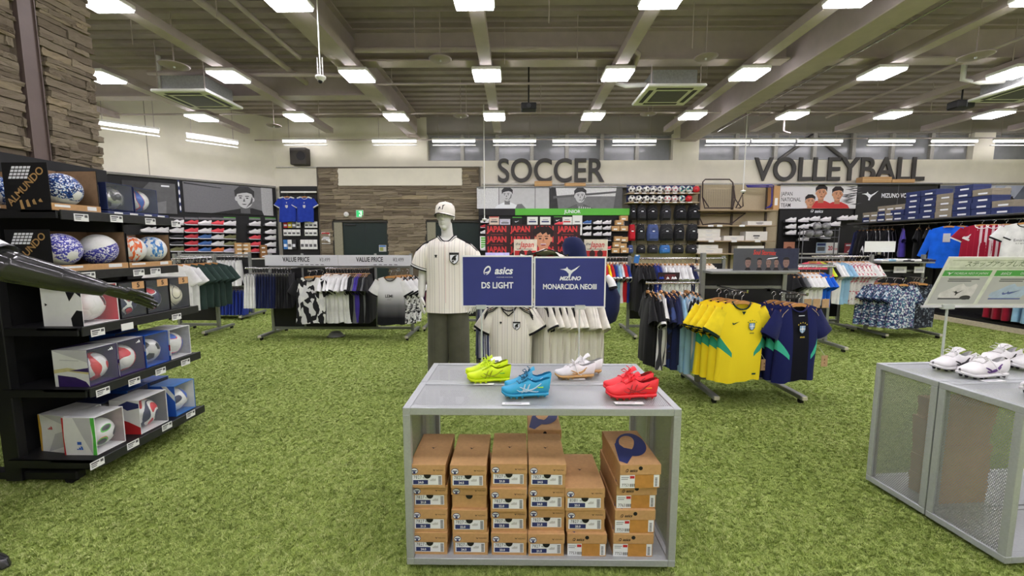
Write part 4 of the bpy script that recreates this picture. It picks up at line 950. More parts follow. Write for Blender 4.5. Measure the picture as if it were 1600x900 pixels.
for k in range(13):
    a = PI + PI * k / 12; up.append(((math.cos(a) * .088, math.sin(a) * .1 - .0, -.004), (math.cos(a) * .092, math.sin(a) * (.1 + .075 * math.sin(PI * k / 12)), -.018 - .012 * abs(math.cos(a)))))
br.grid([[p[0] for p in up], [p[1] for p in up]], 0, True, CM); br.build('brim', CREAMC, cap_)
br = MB(); br.grid([[(p[0][0], p[0][1], p[0][2] - .005) for p in up], [(p[1][0] * 1.01, p[1][1] * 1.01, p[1][2] - .003) for p in up]], 0, True, CM); br.tube([p[1] for p in up], .004, 6, 0, True, CM); br.build('brim_underside', BLKC, cap_)
b = MB(); b.poly([(-.032 + q[0] * .03 + .03, q[1] * .03) for q in [(-1, -.5), (-.5, .5), (0, .1), (.3, .8), (1.3, 1.0), (.7, .5), (.6, -.5), (.3, -.5), (.2, .2), (-.1, -.4), (-.5, -.1), (-.7, -.6)]], 0)
o = b.build('cap_mark', INK, cap_); o.data.transform(CM @ T(0, -.106, .035, -.28))
MB().ball((0, 0, .1), .008, 5, 0, CM).build('button', CREAMC, cap_)

# ---- black mannequin reaching in from the left edge
bx, by = -2.28, 1.62
mb = thing('mannequin', 'glossy black mannequin arm reaching across the ball shelves', 'mannequin', (0, 0, 0))
b = MB()
W_ = at_y(163, 452, 1.78); E_ = at_y(18, 418, 1.55); Sh = Vector((bx + .05, by - .12, 1.52)); E_ = Vector((E_.x, 1.55, E_.z)); W_ = Vector((W_.x, 1.78, W_.z))
b.tube([Sh, (Sh + E_) / 2 + Vector((0, 0, -.01)), E_, E_ * .55 + W_ * .45, W_], [.07, .066, .06, .052, .032], 14)
dv = (W_ - E_).normalized(); hand(b, W_ - dv * .01, dv + Vector((.05, 0, .0)), (.2, -.75, .62), (.1, .45, -.85), 1.25, .24)
fx = bx - .42
for z0_, pts in ((0, [(fx, by, .92, .15, .11), (fx, by, 1.1, .13, .1), (fx, by, 1.3, .16, .11), (fx, by, 1.48, .15, .09), (fx, by, 1.56, .06, .06), (fx, by, 1.66, .055, .055)]),): oval(b, pts)
head(b, (fx, by, 1.78), 1.02, .9)
b.tube([(fx - .17, by + .02, 1.5), (fx - .3, by + .12, 1.3), (fx - .28, by - .02, 1.1)], [.06, .047, .03], 12); hand(b, (fx - .28, by - .03, 1.1), (.1, -.3, -1), (.8, -.3, 0), (.6, .6, 0), 1, .5)
b.tube([(fx - .07, by, .95), (fx - .1, by + .1, .5), (fx - .1, by + .2, .1)], [.1, .065, .042], 12); tx = at_z(14, 884, .02); b.tube([(fx + .07, by, .95), (fx + .2, by + .04, .5), (tx.x - .2, tx.y, .08)], [.1, .065, .045], 12); b.tube([(fx + .06, by, 1.46), (fx + .22, by - .06, 1.5), Sh], [.09, .08, .07], 12)
oval(b, [(tx.x - .12, tx.y, .015, .125, .045), (tx.x - .12, tx.y, .05, .11, .045), (tx.x - .18, tx.y, .09, .06, .04)]); oval(b, [(fx - .1, by + .13, .015, .045, .125), (fx - .1, by + .13, .05, .045, .11), (fx - .1, by + .18, .1, .04, .06)])
link('body', solidify_union(b, 'body', MANB, .005, 2), mb)
sl = MB(); q = (E_ - Sh); sl.tube([Sh - q * .12, Sh + q * .4, Sh + q * .87], [.1, .088, .075], 16, 0, False); sl.tube([Sh + q * .86, Sh + q * .9], .077, 16, 1, False); sl.build('sleeve', [WHTC, MGREYP], mb)
t_ = MB(); oval(t_, [(fx, by, .85, .2, .13), (fx, by, 1.1, .19, .125), (fx, by, 1.35, .2, .125), (fx, by, 1.5, .17, .1), (fx, by, 1.57, .08, .075)], 24); t_.build('jersey', WHTC, mb)

# ================================================================ footballs
PHI = (1 + 5 ** .5) / 2
def tri_ico_centres():
    ico = [Vector(v).normalized() for v in [(0, s, t * PHI) for s in (-1, 1) for t in (-1, 1)] + [(s, t * PHI, 0) for s in (-1, 1) for t in (-1, 1)] + [(t * PHI, 0, s) for s in (-1, 1) for t in (-1, 1)]]
    hx = []
    for i in range(12):
        for j in range(i):
            for k in range(j):
                a, c, d = ico[i], ico[j], ico[k]
                if max((a - c).length, (a - d).length, (c - d).length) < 1.1: hx.append((a + c + d).normalized())
    return ico, hx
PENT, HEX = tri_ico_centres()
BALLS = {}
def ball_mesh(kind, mats, fn, sub=5):
    k = (kind, sub)
    if k in BALLS: return BALLS[k]
    bm = bmesh.new(); bmesh.ops.create_icosphere(bm, subdivisions=sub, radius=1); me = bpy.data.meshes.new('football'); Cn = [(c, .9393) for c in PENT] + [(c, .9149) for c in HEX]
    A = np.array([c for c, _ in Cn]) / np.array([d for _, d in Cn])[:, None]
    bm.verts.ensure_lookup_table(); V = np.array([v.co for v in bm.verts]); s_ = np.sort(V @ A.T, 1); gap = s_[:, -1] - s_[:, -2]
    for v, g in zip(bm.verts, gap):
        if g < .05: v.co *= 1 - .014 * (1 - g / .05)
    bm.faces.ensure_lookup_table(); Fc = np.array([f.calc_center_median() for f in bm.faces]); Fc /= np.linalg.norm(Fc, axis=1)[:, None]; ix = np.argmax(Fc @ A.T, 1)
    for f, i, p in zip(bm.faces, ix, Fc): f.material_index = fn(int(i), p); f.smooth = True
    bm.to_mesh(me); bm.free()
    for m in mats: me.materials.append(m)
    BALLS[k] = me; return me
def bm_(n, rgb): return mat(n, rgb, .32, noise=.04, scale=12, coat=.2)
BW, BK, BN, BR, BB, BO, BT, BG = bm_('ball_white', (232, 232, 228)), bm_('ball_black', (30, 30, 34)), bm_('ball_navy', (28, 32, 74)), bm_('ball_red', (214, 50, 58)), bm_('ball_blue', (40, 92, 190)), bm_('ball_orange', (232, 96, 48)), bm_('ball_teal', (60, 150, 140)), bm_('ball_gold', (184, 160, 100))
NGL = blotched('navy_glitter', [(20, 40, 92), (30, 66, 130), (228, 232, 236), (16, 34, 84), (40, 84, 150), (200, 214, 226)], 15, rough=.3); PGL = blotched('violet_glitter', [(70, 70, 170), (226, 226, 236), (56, 54, 150), (110, 112, 196), (228, 228, 240), (60, 60, 160)], 15, rough=.3)
ORF = blotched('flame_print', [(236, 232, 226), (232, 110, 60), (236, 150, 110), (236, 234, 228)], 7, (1, 1, .5), .3); BLF = blotched('blue_splash', [(232, 234, 232), (70, 130, 200), (232, 234, 232), (150, 184, 216)], 7, (1, 1, .5), .3)
def wav(p, k=5.0, a=.5): return math.sin(k * p[0] + 2.2 * math.sin(3 * p[1] + a)) + .6 * math.sin(4 * p[2] + 3 * p[1])
KB = {
 'classic': ([BW, BK], lambda i, p: 1 if i < 12 else 0),
 'glitter': ([BW, NGL, BK], lambda i, p: 0 if i < 12 and i % 3 == 0 else 1 if p[2] > -.35 else 0),
 'violet': ([BW, PGL, BK], lambda i, p: 0 if i < 12 and i % 2 == 0 else 1 if p[2] + .5 * p[0] > -.25 else 2 if abs(p[2] + .62) < .05 and i % 2 else 0),
 'violet2': ([BW, PGL, BK], lambda i, p: 0 if i < 12 and i % 2 else 1 if p[2] - .8 * p[0] < .3 else 0),
 'flame': ([BW, ORF, BO], lambda i, p: 1 if p[0] < .25 else 0),
 'splash': ([BW, BLF, BB], lambda i, p: 1 if p[0] < .3 and p[2] > -.4 else 2 if i < 12 and i % 5 == 0 and abs(p[2]) < .3 else 0),
 'redwhite': ([BW, BR, BK], lambda i, p: 1 if wav(p) > .25 else 2 if p[2] < -.72 else 0),
 'whiteblack': ([BW, BK, BR], lambda i, p: 1 if wav(p, 3.2) > 1.0 or p[2] < -.75 else 2 if wav(p, 3.2) > .9 else 0),
 'navyred': ([BN, BR, BW], lambda i, p: 1 if wav(p) > .75 else 2 if .25 < wav(p) < .6 else 0),
 'swirlred': ([BW, BN, BR], lambda i, p: 1 if wav(p, 6) > .35 else 2 if wav(p, 6) < -.65 else 0),
 'cream': ([bm_('ball_cream', (222, 218, 190)), BK, BB], lambda i, p: 1 if abs(wav(p, 2.6)) < .09 else 0),
 'stars': ([BW, bm_('ball_silver', (200, 200, 196)), BK], lambda i, p: 2 if i < 12 else (0 if i % 2 else 1)),
 'bluecircle': ([BW, BB, BR], lambda i, p: 1 if wav(p, 3.6) > .3 else 2 if abs(wav(p, 3.6) - .2) < .12 else 0),
 'blackgreen': ([BW, BK, bm_('ball_green', (90, 190, 70)), BO], lambda i, p: (1 if wav(p, 3) > .75 else 2 if wav(p, 3) > .55 else 3 if .48 < wav(p, 3) <= .55 and p[2] < 0 else 1 if wav(p, 3) < -1.05 else 0)),
 'bluegold': ([BW, BB, BG, BN], lambda i, p: 1 if wav(p, 4) > .6 else 2 if wav(p, 4) > .45 else 3 if wav(p, 4) < -.9 else 0),
 'chrome': ([mat('ball_chrome', (196, 196, 192), .2, .7, noise=.1, scale=8), BK], lambda i, p: 1 if i < 12 or wav(p, 4) > .9 else 0),
}
def football(kind, label, loc, r, rot=(0, 0, 0), group=None, sub=6):
    o = link('football', ball_mesh(kind, *KB[kind], sub), None, loc, 0, rot); o.scale = (r, r, r); return tag(o, label, 'ball', group)

# ================================================================ ball gondola
FG = Frame(0, 0, PI / 2)      # local x away from the camera, local -y towards the aisle
gd = thing('display_gondola', 'black steel gondola of sloping shelves holding boxed footballs', 'shelving', (0, 0, 0), PI / 2)
SHELF = [(2.62, 2.36, 3.16, 1.645), (2.62, 2.36, 3.16, 1.29), (2.55, 2.34, 3.24, .965), (2.53, 2.33, 3.2, .6), (2.5, 2.31, 3.16, .175)]   # front edge, near end, far end, height
BYK = 3.02
MB().box(2.36, 3.16, BYK, BYK + .02, .1, 1.66).build('back_panel', BLACK2, gd)
for x in (2.36, 3.16): MB().cbox(x - .025, x + .025, BYK - .04, BYK + .06, .03, 1.66, .004).build('upright', BLACK, gd)
for k, (fy, x0, x1, z) in enumerate(SHELF):
    s = MB(); s.box(x0, x1, fy, BYK, z - .012, z); s.box(x0, x0 + .012, fy, BYK, z - .045, z); s.box(x1 - .012, x1, fy, BYK, z - .045, z); sh = s.build('shelf', BLACK, gd)
    if k == 0: MB().box(x0 - .02, x1, BYK + .02, 3.5, z - .012, z).build('rear_shelf', BLACK, gd)
    MB().cbox(x0 + .02, x1 + .01, fy - .012, fy, z - .052, z + .004, .002).build('front_lip', mat('dark_lip', (52, 53, 52), .4, .3), sh)
for x in (2.38, 3.14):
    MB().cbox(x - .03, x + .03, 2.66, 3.55, .03, .085, .008).build('foot', BLACK, gd); MB().cyl(0, 0, -.02, .02, .028, 12, 0, T(x, 2.72, .028, 0, PI / 2)).build('caster', RUBBER, gd)
MB().box(2.37, 3.15, 2.6, BYK, .09, .1).build('under_plate', BLACK, gd)
def price_tag(px, py, k, lab, blank=False):
    fy = SHELF[k][0] - .0135; q = FG.pix(px, py, fy); t = thing('price_tag', lab, 'price tag', FG.w(q.x, fy, q.z), PI / 2, 'price tags on the ball shelves')
    MB().box(-.042, .042, -.001, 0, -.022, .022).build('card', CARD, t)
    if not blank:
        b = MB(); b.rect(-.036, .012, .008, .016, -.0016).rect(-.036, .0, -.002, .003, -.0016).rect(-.036, -.004, -.012, -.007, -.0016).rect(.018, .036, .0, .016, -.0016); b.build('print', MGREYP, t)
SN = ('top', 'second', 'third', 'fourth', 'lowest')
for k, lst in enumerate([[(127, 340), (182, 342), (235, 346), (275, 350)], [(138, 431), (217, 426), (243, 424)], [(153, 519), (199, 510), (276, 495)], [(161, 612), (210, 596), (251, 580), (290, 566)], [(152, 724), (208, 694), (261, 666), (298, 647)]]):
    for i, (px, py) in enumerate(lst): price_tag(px, py, k, 'white price tag, %s along the lip of the %s ball shelf' % (ORD[i], SN[k]), k == 2 and i == 1)

def carton(label, k, x0, x1, dep, h, body, front='open', side=None, top=True, bz=0, fy=None, rz=0, inner=None):
    """display box on shelf k: local x along the shelf, window towards the aisle"""
    fy = SHELF[k][0] + .03 if fy is None else fy; z = SHELF[k][3] + bz; w = (x1 - x0) / 2
    t = thing('ball_box', label, 'box', FG.w((x0 + x1) / 2, fy, z), PI / 2 + rz, 'display boxes on the ball gondola')
    p = .003
    c = MB(); c.box(-w, w, 0, dep, 0, p).box(-w, w, dep - p, dep, p, h); c.box(-w, -w + p, 0, dep, p, h).box(w - p, w, 0, dep, p, h)
    if top: c.box(-w + p, w - p, dep * .0, dep - p, h - p, h)
    c.build('carton', body, t)
    if inner: i_ = MB(); i_.rect(-w + p, w - p, p, h - p, dep - p - .001); i_.box(-w + p, -w + p + .001, .004, dep - p, p, h - p); i_.box(w - p - .001, w - p, .004, dep - p, p, h - p); i_.build('inner_lining', inner, t)
    if front == 'film': MB().box(-w + .004, w - .004, .0, .0008, .006, h - .004).build('window', FILM, t)
    if front == 'lip': MB().box(-w, w, -.004, 0, 0, h * .16).build('front_lip', KRAFT, t); b = MB(); b.rect(-w * .9, -w * .3, h * .08, h * .13, -.0046).rect(w * .4, w * .8, h * .05, h * .14, -.0046); b.build('lip_print', CARD, t)
    if side:
        cols, shapes = side; b = MB(); M = T(-w - .0006, 0, 0, 0, 0, -PI / 2)
        for mi, pts in shapes: b.poly([(-dep * (1 - u), h * v) for u, v in pts], -.0002 * len(b.f), mi, M)
        b.build('side_print', cols, t)
    t['h'] = h; return t
ALM = ([mat('matt_black_card', (18, 18, 20), .6), mat('copper_print', (176, 140, 92), .5), WPRINT], [(0, [(0, 0), (1, 0), (1, 1), (0, 1)])] + [(2, [(.12 + .09 * i + .03 * j, .66 + .07 * j), (.19 + .09 * i + .03 * j, .66 + .07 * j), (.21 + .09 * i + .03 * j, .71 + .07 * j), (.14 + .09 * i + .03 * j, .71 + .07 * j)]) for i in range(5) for j in range(4)] + [(1, [(.35 + .14 * i, .02 + .05 * i), (.43 + .14 * i, .02 + .05 * i), (.38 + .14 * i, .22 + .01 * i), (.33 + .14 * i, .2)]) for i in range(4)])
def box_word(t, word, size, m, w, dep, h, u, v, rot, bold=.001):
    me = text_mesh(word, size, bold=bold).copy(); me.transform(T(-w - .004, -0, 0, 0, 0, -PI / 2) @ T(-dep * (1 - u), 0, h * v) @ Matrix.Rotation(-rot, 4, 'Y')); link('lettering', me, t, mats=[m])
KIN = mat('brown_card_inside', (140, 112, 84), .8); COP = ALM[0][1]
def ball_on(kind, label, x, k, r, base=.03, dy=.13, rot=(0, 0, 0), z=None):
    dy = .03 + r + (.008 if base < .03 else -.02); return football(kind, label, FG.w(x, SHELF[k][0] + dy, (SHELF[k][3] if z is None else z) + base + r), r, rot, 'footballs on the gondola')
R = .098
# top shelf
t = carton('black copper print ball box at top shelf near end', 0, 2.37, 2.65, .26, .265, BLACK, 'lip', ALM, False, inner=KIN); box_word(t, 'ALMUNDO', .058, COP, .14, .26, .265, .5, .5, .75)
ball_on('glitter', 'navy glittering football with white star panel on top shelf', 2.50, 0, R, rot=(.3, .2, 1.2))
t = carton('black copper print ball box cut by the frame edge', 0, 2.40, 2.66, .24, .265, BLACK, 'lip', ALM, False, fy=3.10, inner=KIN)
football('glitter', 'white and navy football cut by the left frame edge', FG.w(2.56, 3.21, 1.645 + .03 + R), R, (1.2, .4, 2.9), 'footballs on the gondola')
NVS = ([NAVYCARD, LGREYP, MGREYP], [(0, [(0, 0), (1, 0), (1, 1), (0, 1)]), (1, [(.28, .22), (.75, .22), (.75, .9), (.28, .9)]), (2, [(.36, .4), (.52, .52), (.68, .4), (.6, .62), (.52, .82), (.44, .62)])])
for i, (x0, x1) in enumerate(((2.70, 2.885), (2.895, 3.08))):
    carton('navy picture box with mini ball, %s on the top shelf' % ('nearer one' if not i else 'farther one'), 0, x0, x1, .19, .175, NAVYCARD, 'film', NVS, True, inner=NAVYCARD, bz=.03 if i == 0 else .024)
    football('chrome' if i == 0 else 'bluecircle', 'silver and black mini ball in navy box' if i == 0 else 'blue and white mini ball in farther navy box', FG.w((x0 + x1) / 2 + .003, SHELF[0][0] + .03 + .082, 1.645 + .035 + .078), .075, (.5, .4, .2), 'footballs on the gondola')
ld = thing('ledge_box', 'flat navy tray under the mini ball boxes', 'tray', FG.w(2.92, SHELF[0][0] + .01, 1.645), PI / 2); MB().cbox(-.24, .23, 0, .2, 0, .022, .003).build('tray', NAVYCARD, ld); b = MB(); [b.rect(-.2 + .11 * k, -.14 + .11 * k, .006, .016, -.0008) for k in range(4)]; b.build('tray_print', CARD, ld)
# second shelf
t = carton('black copper print ball box on second shelf near end', 1, 2.345, 2.80, .26, .245, BLACK, 'lip', ALM, False, inner=KIN); box_word(t, 'ALMUNDO', .056, COP, .2275, .26, .245, .5, .5, .75)
carton('open kraft ball box at the far half of second shelf', 1, 2.81, 3.16, .26, .235, BLACK, 'lip', None, False, inner=KIN)
ball_on('violet', 'violet glitter football with white star, nearest on second shelf', 2.46, 1, R, rot=(.4, .1, .9)); ball_on('violet2', 'violet glitter football, second on second shelf', 2.69, 1, R, rot=(-.3, .5, 2.2))
ball_on('flame', 'white football with orange flame print on second shelf', 2.90, 1, R * .96, rot=(0, .2, 1.3)); ball_on('splash', 'white football with blue splash print on second shelf', 3.075, 1, R * .96, rot=(.2, 0, 1.3))
# third shelf
WBS = ([CARD, INK, REDP], [(0, [(0, 0), (1, 0), (1, 1), (0, 1)]), (1, [(.72, 0), (1, 0), (1, .38), (.86, .4), (.7, .2)]), (1, [(.45, 1), (1, 1), (1, .72), (.86, .84), (.7, .62), (.62, .88)]), (2, [(.35, .97), (.62, .97), (.5, .88)]), (1, [(.08, .5), (.15, .54), (.08, .58)])])
carton('white box with black and red shards on third shelf', 2, 2.41, 2.635, .24, .24, CARD, 'film', WBS, True, inner=mat('red_card', (206, 30, 52), .5))
ball_on('whiteblack', 'white football with black panels in the shard box', 2.522, 2, R * 1.02, .012, .15, (.2, .3, .9))
for i, (x0, x1, kd, pxs, lab) in enumerate(((2.65, 2.835, 'navyred', 192, 'navy and red football, nearer of two on third shelf'), (2.845, 3.03, 'navyred', 237, 'navy and red football, farther of two on third shelf'), (3.04, 3.22, 'cream', 275, 'cream football with thin black lines on third shelf'))):
    t = carton('black window box with size tag, %s on third shelf' % ORD[i + 1], 2, x0, x1, .22, .235, BLACK, 'film', None, True, inner=BLACK)
    ball_on(kd, lab, (x0 + x1) / 2, 2, .09, .006, .13, (.3, .6 * i, .5 + i))
    b = MB(); b.rect(-.045, .045, .185, .235, -.002); s5 = b.build('size_tag', mat('tan_tag', (206, 160, 112), .6), t); s5.location.x = (x1 - x0) / 2 - .05; text('5', .045, INK, s5, (0, -.003, .21), bold=.001)
# fourth shelf
PPL = mat('deep_violet_card', (56, 36, 98), .5); VNS = ([CARD, PPL, mat('pale_gold_print', (214, 206, 150), .5), LGREYP], [(0, [(0, 0), (1, 0), (1, 1), (0, 1)]), (1, [(.1, 0), (1, 0), (.9, .14), (.6, .26), (.1, .32)]), (2, [(0, .36), (.4, .42), (1, .34), (1, .42), (.4, .52), (0, .46)]), (1, [(.45, .44), (1, .4), (1, .52)]), (3, [(0, .98), (1, .66), (1, 1), (0, 1)]), (3, [(.2, .72), (.75, .7), (.75, .72), (.2, .74)])])
for i, (x0, x1, px) in enumerate(((2.39, 2.575, 155), (2.583, 2.765, 200))):
    t = carton('violet and white window box, %s on the fourth shelf' % ('nearest' if not i else 'second'), 3, x0, x1, .21, .225, PPL, 'film', VNS, True, inner=PPL)
    b = MB(); bars3(b, .05, .2, .018, 0, -.002); b.build('emblem', WPRINT, t); tp = MB(); tp.add([(-.09, .0, .2258), (.09, .0, .2258), (.09, .12, .2258), (-.09, .2, .2258)], [(0, 1, 2, 3)]); tp.build('top_print', CARD, t)
    ball_on('redwhite', 'red and white swirl football, %s on fourth shelf' % ('nearest' if not i else 'second'), (x0 + x1) / 2, 3, .089, .008, .135, (.6, .3 + .5 * i, .5 + i))
BLS = ([BB, CARD, BR], [(0, [(0, 0), (1, 0), (1, 1), (0, 1)]), (1, [(.5, 1), (1, .5), (1, .7), (.7, 1)])])
t = carton('blue window box with star panel ball on fourth shelf', 3, 2.775, 2.965, .2, .225, mat('blue_card', (34, 88, 186), .45), 'film', BLS, True, inner=mat('blue_card', (34, 88, 186), .45))
ball_on('stars', 'silver white football with dark stars on fourth shelf', 2.87, 3, .088, .01, .13, (.35, .2, .6))
t = carton('white box with blue and red marks at fourth shelf end', 3, 2.98, 3.17, .2, .225, CARD, 'film', ([CARD, REDP, BB], [(0, [(0, 0), (1, 0), (1, 1), (0, 1)]), (1, [(0, .4), (1, .3), (1, .5)]), (2, [(.4, 0), (1, 0), (1, .15)])]), True, inner=mat('pale_silver_card', (176, 178, 182), .5))
ball_on('bluecircle', 'blue and white football with red arc at fourth shelf end', 3.075, 3, .086, .014, .13, (.2, .9, 1.0))
t = carton('blue window box in the rear row of the fourth shelf', 3, 2.80, 2.98, .18, .235, mat('blue_card', (34, 88, 186), .45), 'film', None, True, fy=2.79, inner=NAVYCARD); football('bluegold', 'blue football in rear row box of fourth shelf', FG.w(2.89, 2.885, .6 + .01 + .085), .085, (1, 0, 0), 'footballs on the gondola')
# lowest shelf
GRS = ([CARD, mat('gold_card', (196, 156, 60), .5), LGREYP, BR], [(0, [(0, 0), (1, 0), (1, 1), (0, 1)]), (1, [(0, 0), (.06, 0), (.1, .6), (.06, 1), (0, 1)]), (2, [(.3, 0), (1, .2), (1, .62), (.6, .5)]), (2, [(.1, 1), (1, .75), (1, 1)])])
t = carton('white and gold faceted ball box at lowest shelf back', 4, 2.40, 2.60, .2, .235, CARD, 'film', GRS, True, fy=2.74, rz=-.15, inner=LGREYP); b = MB(); bars3(b, -.08, .155, .02, 0, 0); o = b.build('emblem', REDP, t); o.data.transform(T(-.103, 0, 0, 0, 0, -PI / 2) @ T(-.03, 0, 0))
GNS = ([CARD, mat('lime_card', (96, 206, 80), .5), LGREYP, REDP, BB], [(0, [(0, 0), (1, 0), (1, 1), (0, 1)]), (1, [(.88, 0), (1, 0), (1, 1), (.86, 1), (.92, .5)]), (2, [(.35, 1), (.88, 1), (.88, .0), (.6, .5)]), (3, [(0, 0), (.05, 0), (.03, .5), (.06, 1), (0, 1)]), (4, [(.42, .28), (.55, .28), (.55, .36), (.42, .36)])])
t = carton('white box with lime edge and black star ball on lowest shelf', 4, 2.38, 2.565, .2, .235, CARD, 'film', GNS, True, fy=2.55, inner=mat('rose_silver_card', (170, 150, 148), .5)); b = MB(); bars3(b, 0, .045, .022, 0, 0); o = b.build('emblem', BB, t); o.data.transform(T(-.0945, 0, 0, 0, 0, -PI / 2) @ T(-.1, 0, 0))
football('blackgreen', 'white football with black, green and orange star on lowest shelf', FG.w(2.475, 2.55 + .095, .175 + .014 + .088), .088, (.4, .2, 2.2), 'footballs on the gondola')
t = carton('dark navy window box behind the lime edged one', 4, 2.62, 2.81, .2, .225, NAVYCARD, 'film', None, True, fy=2.76, inner=NAVYCARD); football('navyred', 'navy and red football in the rear of lowest shelf', FG.w(2.715, 2.86, .175 + .008 + .088), .088, (.9, .3, .5), 'footballs on the gondola')
RWS = ([CARD, REDP, NAVYP, LGREYP], [(0, [(0, 0), (1, 0), (1, 1), (0, 1)]), (1, [(.1, 0), (.35, .28), (.3, .45), (.62, .36), (1, .2), (1, 0)]), (2, [(.3, .85), (.62, .98), (1, .9), (1, .78), (.6, .7)]), (3, [(.05, .7), (.3, .55), (.25, .8)])])
t = carton('white box with red and navy swirl ball on lowest shelf', 4, 2.66, 2.88, .2, .235, CARD, 'film', RWS, True, fy=2.535, inner=mat('grey_card', (120, 120, 124), .5))
football('swirlred', 'navy, red and white swirl football on lowest shelf', FG.w(2.772, 2.535 + .1, .175 + .008 + .096), .095, (.5, .6, .4), 'footballs on the gondola')
t = carton('blue and white box at the far end of lowest shelf', 4, 2.95, 3.14, .19, .23, mat('azure_card', (40, 120, 200), .45), 'film', BLS, True, fy=2.535, inner=CARD)
football('bluegold', 'white, blue and gold football at lowest shelf end', FG.w(3.045, 2.535 + .095, .175 + .01 + .088), .087, (.1, .2, .9), 'footballs on the gondola')
for i, x0 in enumerate((2.83, 3.01)):
    t = carton('deep blue window box, %s in lowest shelf rear row' % ('nearer' if not i else 'farther'), 4, x0, x0 + .17, .18, .24, mat('blue_card', (34, 88, 186), .45), 'film', None, True, fy=2.77, inner=NAVYCARD); football('bluegold', 'blue football, %s in lowest shelf rear row' % ('nearer' if not i else 'farther'), FG.w(x0 + .085, 2.86, .175 + .01 + .08), .08, (i, .5, .3), 'footballs on the gondola')
# ================================================================ garments
GM = {}
def front_y(w, L, x, z, seed=0):
    v = max(0, min(1, -z / L)); d = .018 + .04 * math.sin(min(1, v * 1.6) * PI / 2); u = min(1, abs(x) / (w / 2))
    return -d * math.sqrt(max(0, 1 - u * u)) - fold(x, v, seed)
def fold(x, v, seed): return v * v * (.012 * math.sin(x * 46 + seed * 2.1) + .007 * math.sin(x * 83 + seed))
def shirt_meshes(w, L, sl, seed, n=26, m=12):
    k = (w, L, sl, seed)
    if k in GM: return GM[k]
    rows = []; sh = w * .46
    for i in range(m + 1):
        v = i / m; hw = (sh + (w / 2 - sh) * min(1, v / .3)) * (1 + .03 * v); row = []
        for q in range(n):
            a = 2 * PI * q / n; cx, sy = math.cos(a), math.sin(a); x = hw * math.copysign(abs(cx) ** .85, cx)
            nk = max(0, 1 - (abs(x) / .085) ** 2); zt = -.30 * max(0, abs(x) - .06) - (.085 if sy < 0 else .012) * math.sqrt(nk) * (1 if sy else 1)
            d = .012 + .046 * math.sin(min(1, v * 1.6) * PI / 2); y = d * math.copysign(abs(sy) ** .8, sy)
            y += fold(x, v, seed) * (-1 if sy < 0 else .6)
            row.append((x + .012 * v * math.sin(v * 4 + seed), y, zt * (1 - v) - L * v + .012 * v * math.sin(x * 14 + seed)))
        rows.append(row)
    b = MB(); b.grid(rows, 0, True, loop=True); me = {'body': b.mesh('shirt_body', WHTC)}
    c = MB(); c.tube([(p[0] * 1.0, p[1] * 1.25, p[2] + .004) for p in [(.085 * math.cos(t), (.022 if math.sin(t) > 0 else .02) * math.sin(t), (-.07 * -math.sin(t) * 1.0 if math.sin(t) < 0 else -.008) - .006) for t in [2 * PI * j / 20 for j in range(20)]]], .0065, 6, 0, loop=True)
    me['collar'] = c.mesh('collar', WHTC)
    for sx in (-1, 1):
        r = []; e = []; st = Vector((sx * sh * .86, 0, -.085)); d = Vector((sx * (.50 if sl < .4 else .28), 0, -.86)).normalized(); pr = Vector((-d.z * sx, 0, d.x * sx)) if sx > 0 else Vector((d.z, 0, -d.x))
        for i in range(6):
            t = i / 5; c0 = st + d * sl * t; hw = .078 + .012 * t if sl < .4 else .075 - .02 * t; dp = .016 + .022 * t; ring = []
            for q in range(14):
                a = 2 * PI * q / 14; ring.append(tuple(c0 + pr * hw * math.cos(a) + Vector((0, dp * math.sin(a) + .004 * math.sin(4 * a + seed + i), 0))))
            r.append(ring)
            if i == 5: e = [ring, [tuple(Vector(p) + d * .018) for p in ring]]
        s = MB(); s.grid(r, 0, True, loop=True); me['sleeve', sx] = s.mesh('sleeve', WHTC)
        s = MB(); s.grid([[tuple(Vector(p) - d * .004 + (Vector(p) - (st + d * sl)) * .03) for p in e[0]], [tuple(Vector(p) + (Vector(p) - (st + d * sl)) * .0) for p in e[1]]], 0, True, loop=True); me['cuff', sx] = s.mesh('cuff', WHTC)
    GM[k] = me; return me
HB, HK = [], []
def hanger(label, loc, rz, wood=True, w=.40, group='wooden hangers on the racks'):
    if not HB:
        up = [(x * .185, -.34 * max(0, abs(x * .185) - .04) + .004 - .004 * abs(x)) for x in [-1 + k / 6 for k in range(13)]]; dn = [(x, z - .03 + .012 * abs(x) / .2) for x, z in up]
        HB.append(MB().prism(up + dn[::-1], -.007, .007).mesh('hanger_bar', WOOD))
        b = MB(); b.cbox(-.16, .16, -.005, .005, -.01, .004, .002); b.box(-.155, -.125, -.008, .008, -.035, .004).box(.125, .155, -.008, .008, -.035, .004); HB.append(b.mesh('hanger_bar', CHROME))
        HK.append(MB().tube([(0, 0, .008), (0, 0, .04)] + [(.022 * math.cos(a) - .0, 0, .062 + .022 * math.sin(a)) for a in [math.radians(q) for q in (-90, -30, 30, 90, 150, 190)]], .0025, 6).mesh('hook', CHROME))
    o = link('clothes_hanger', HB[0 if wood else 1], None, loc, rz); tag(o, label, 'hanger', group); link('hook', HK[0], o); return o
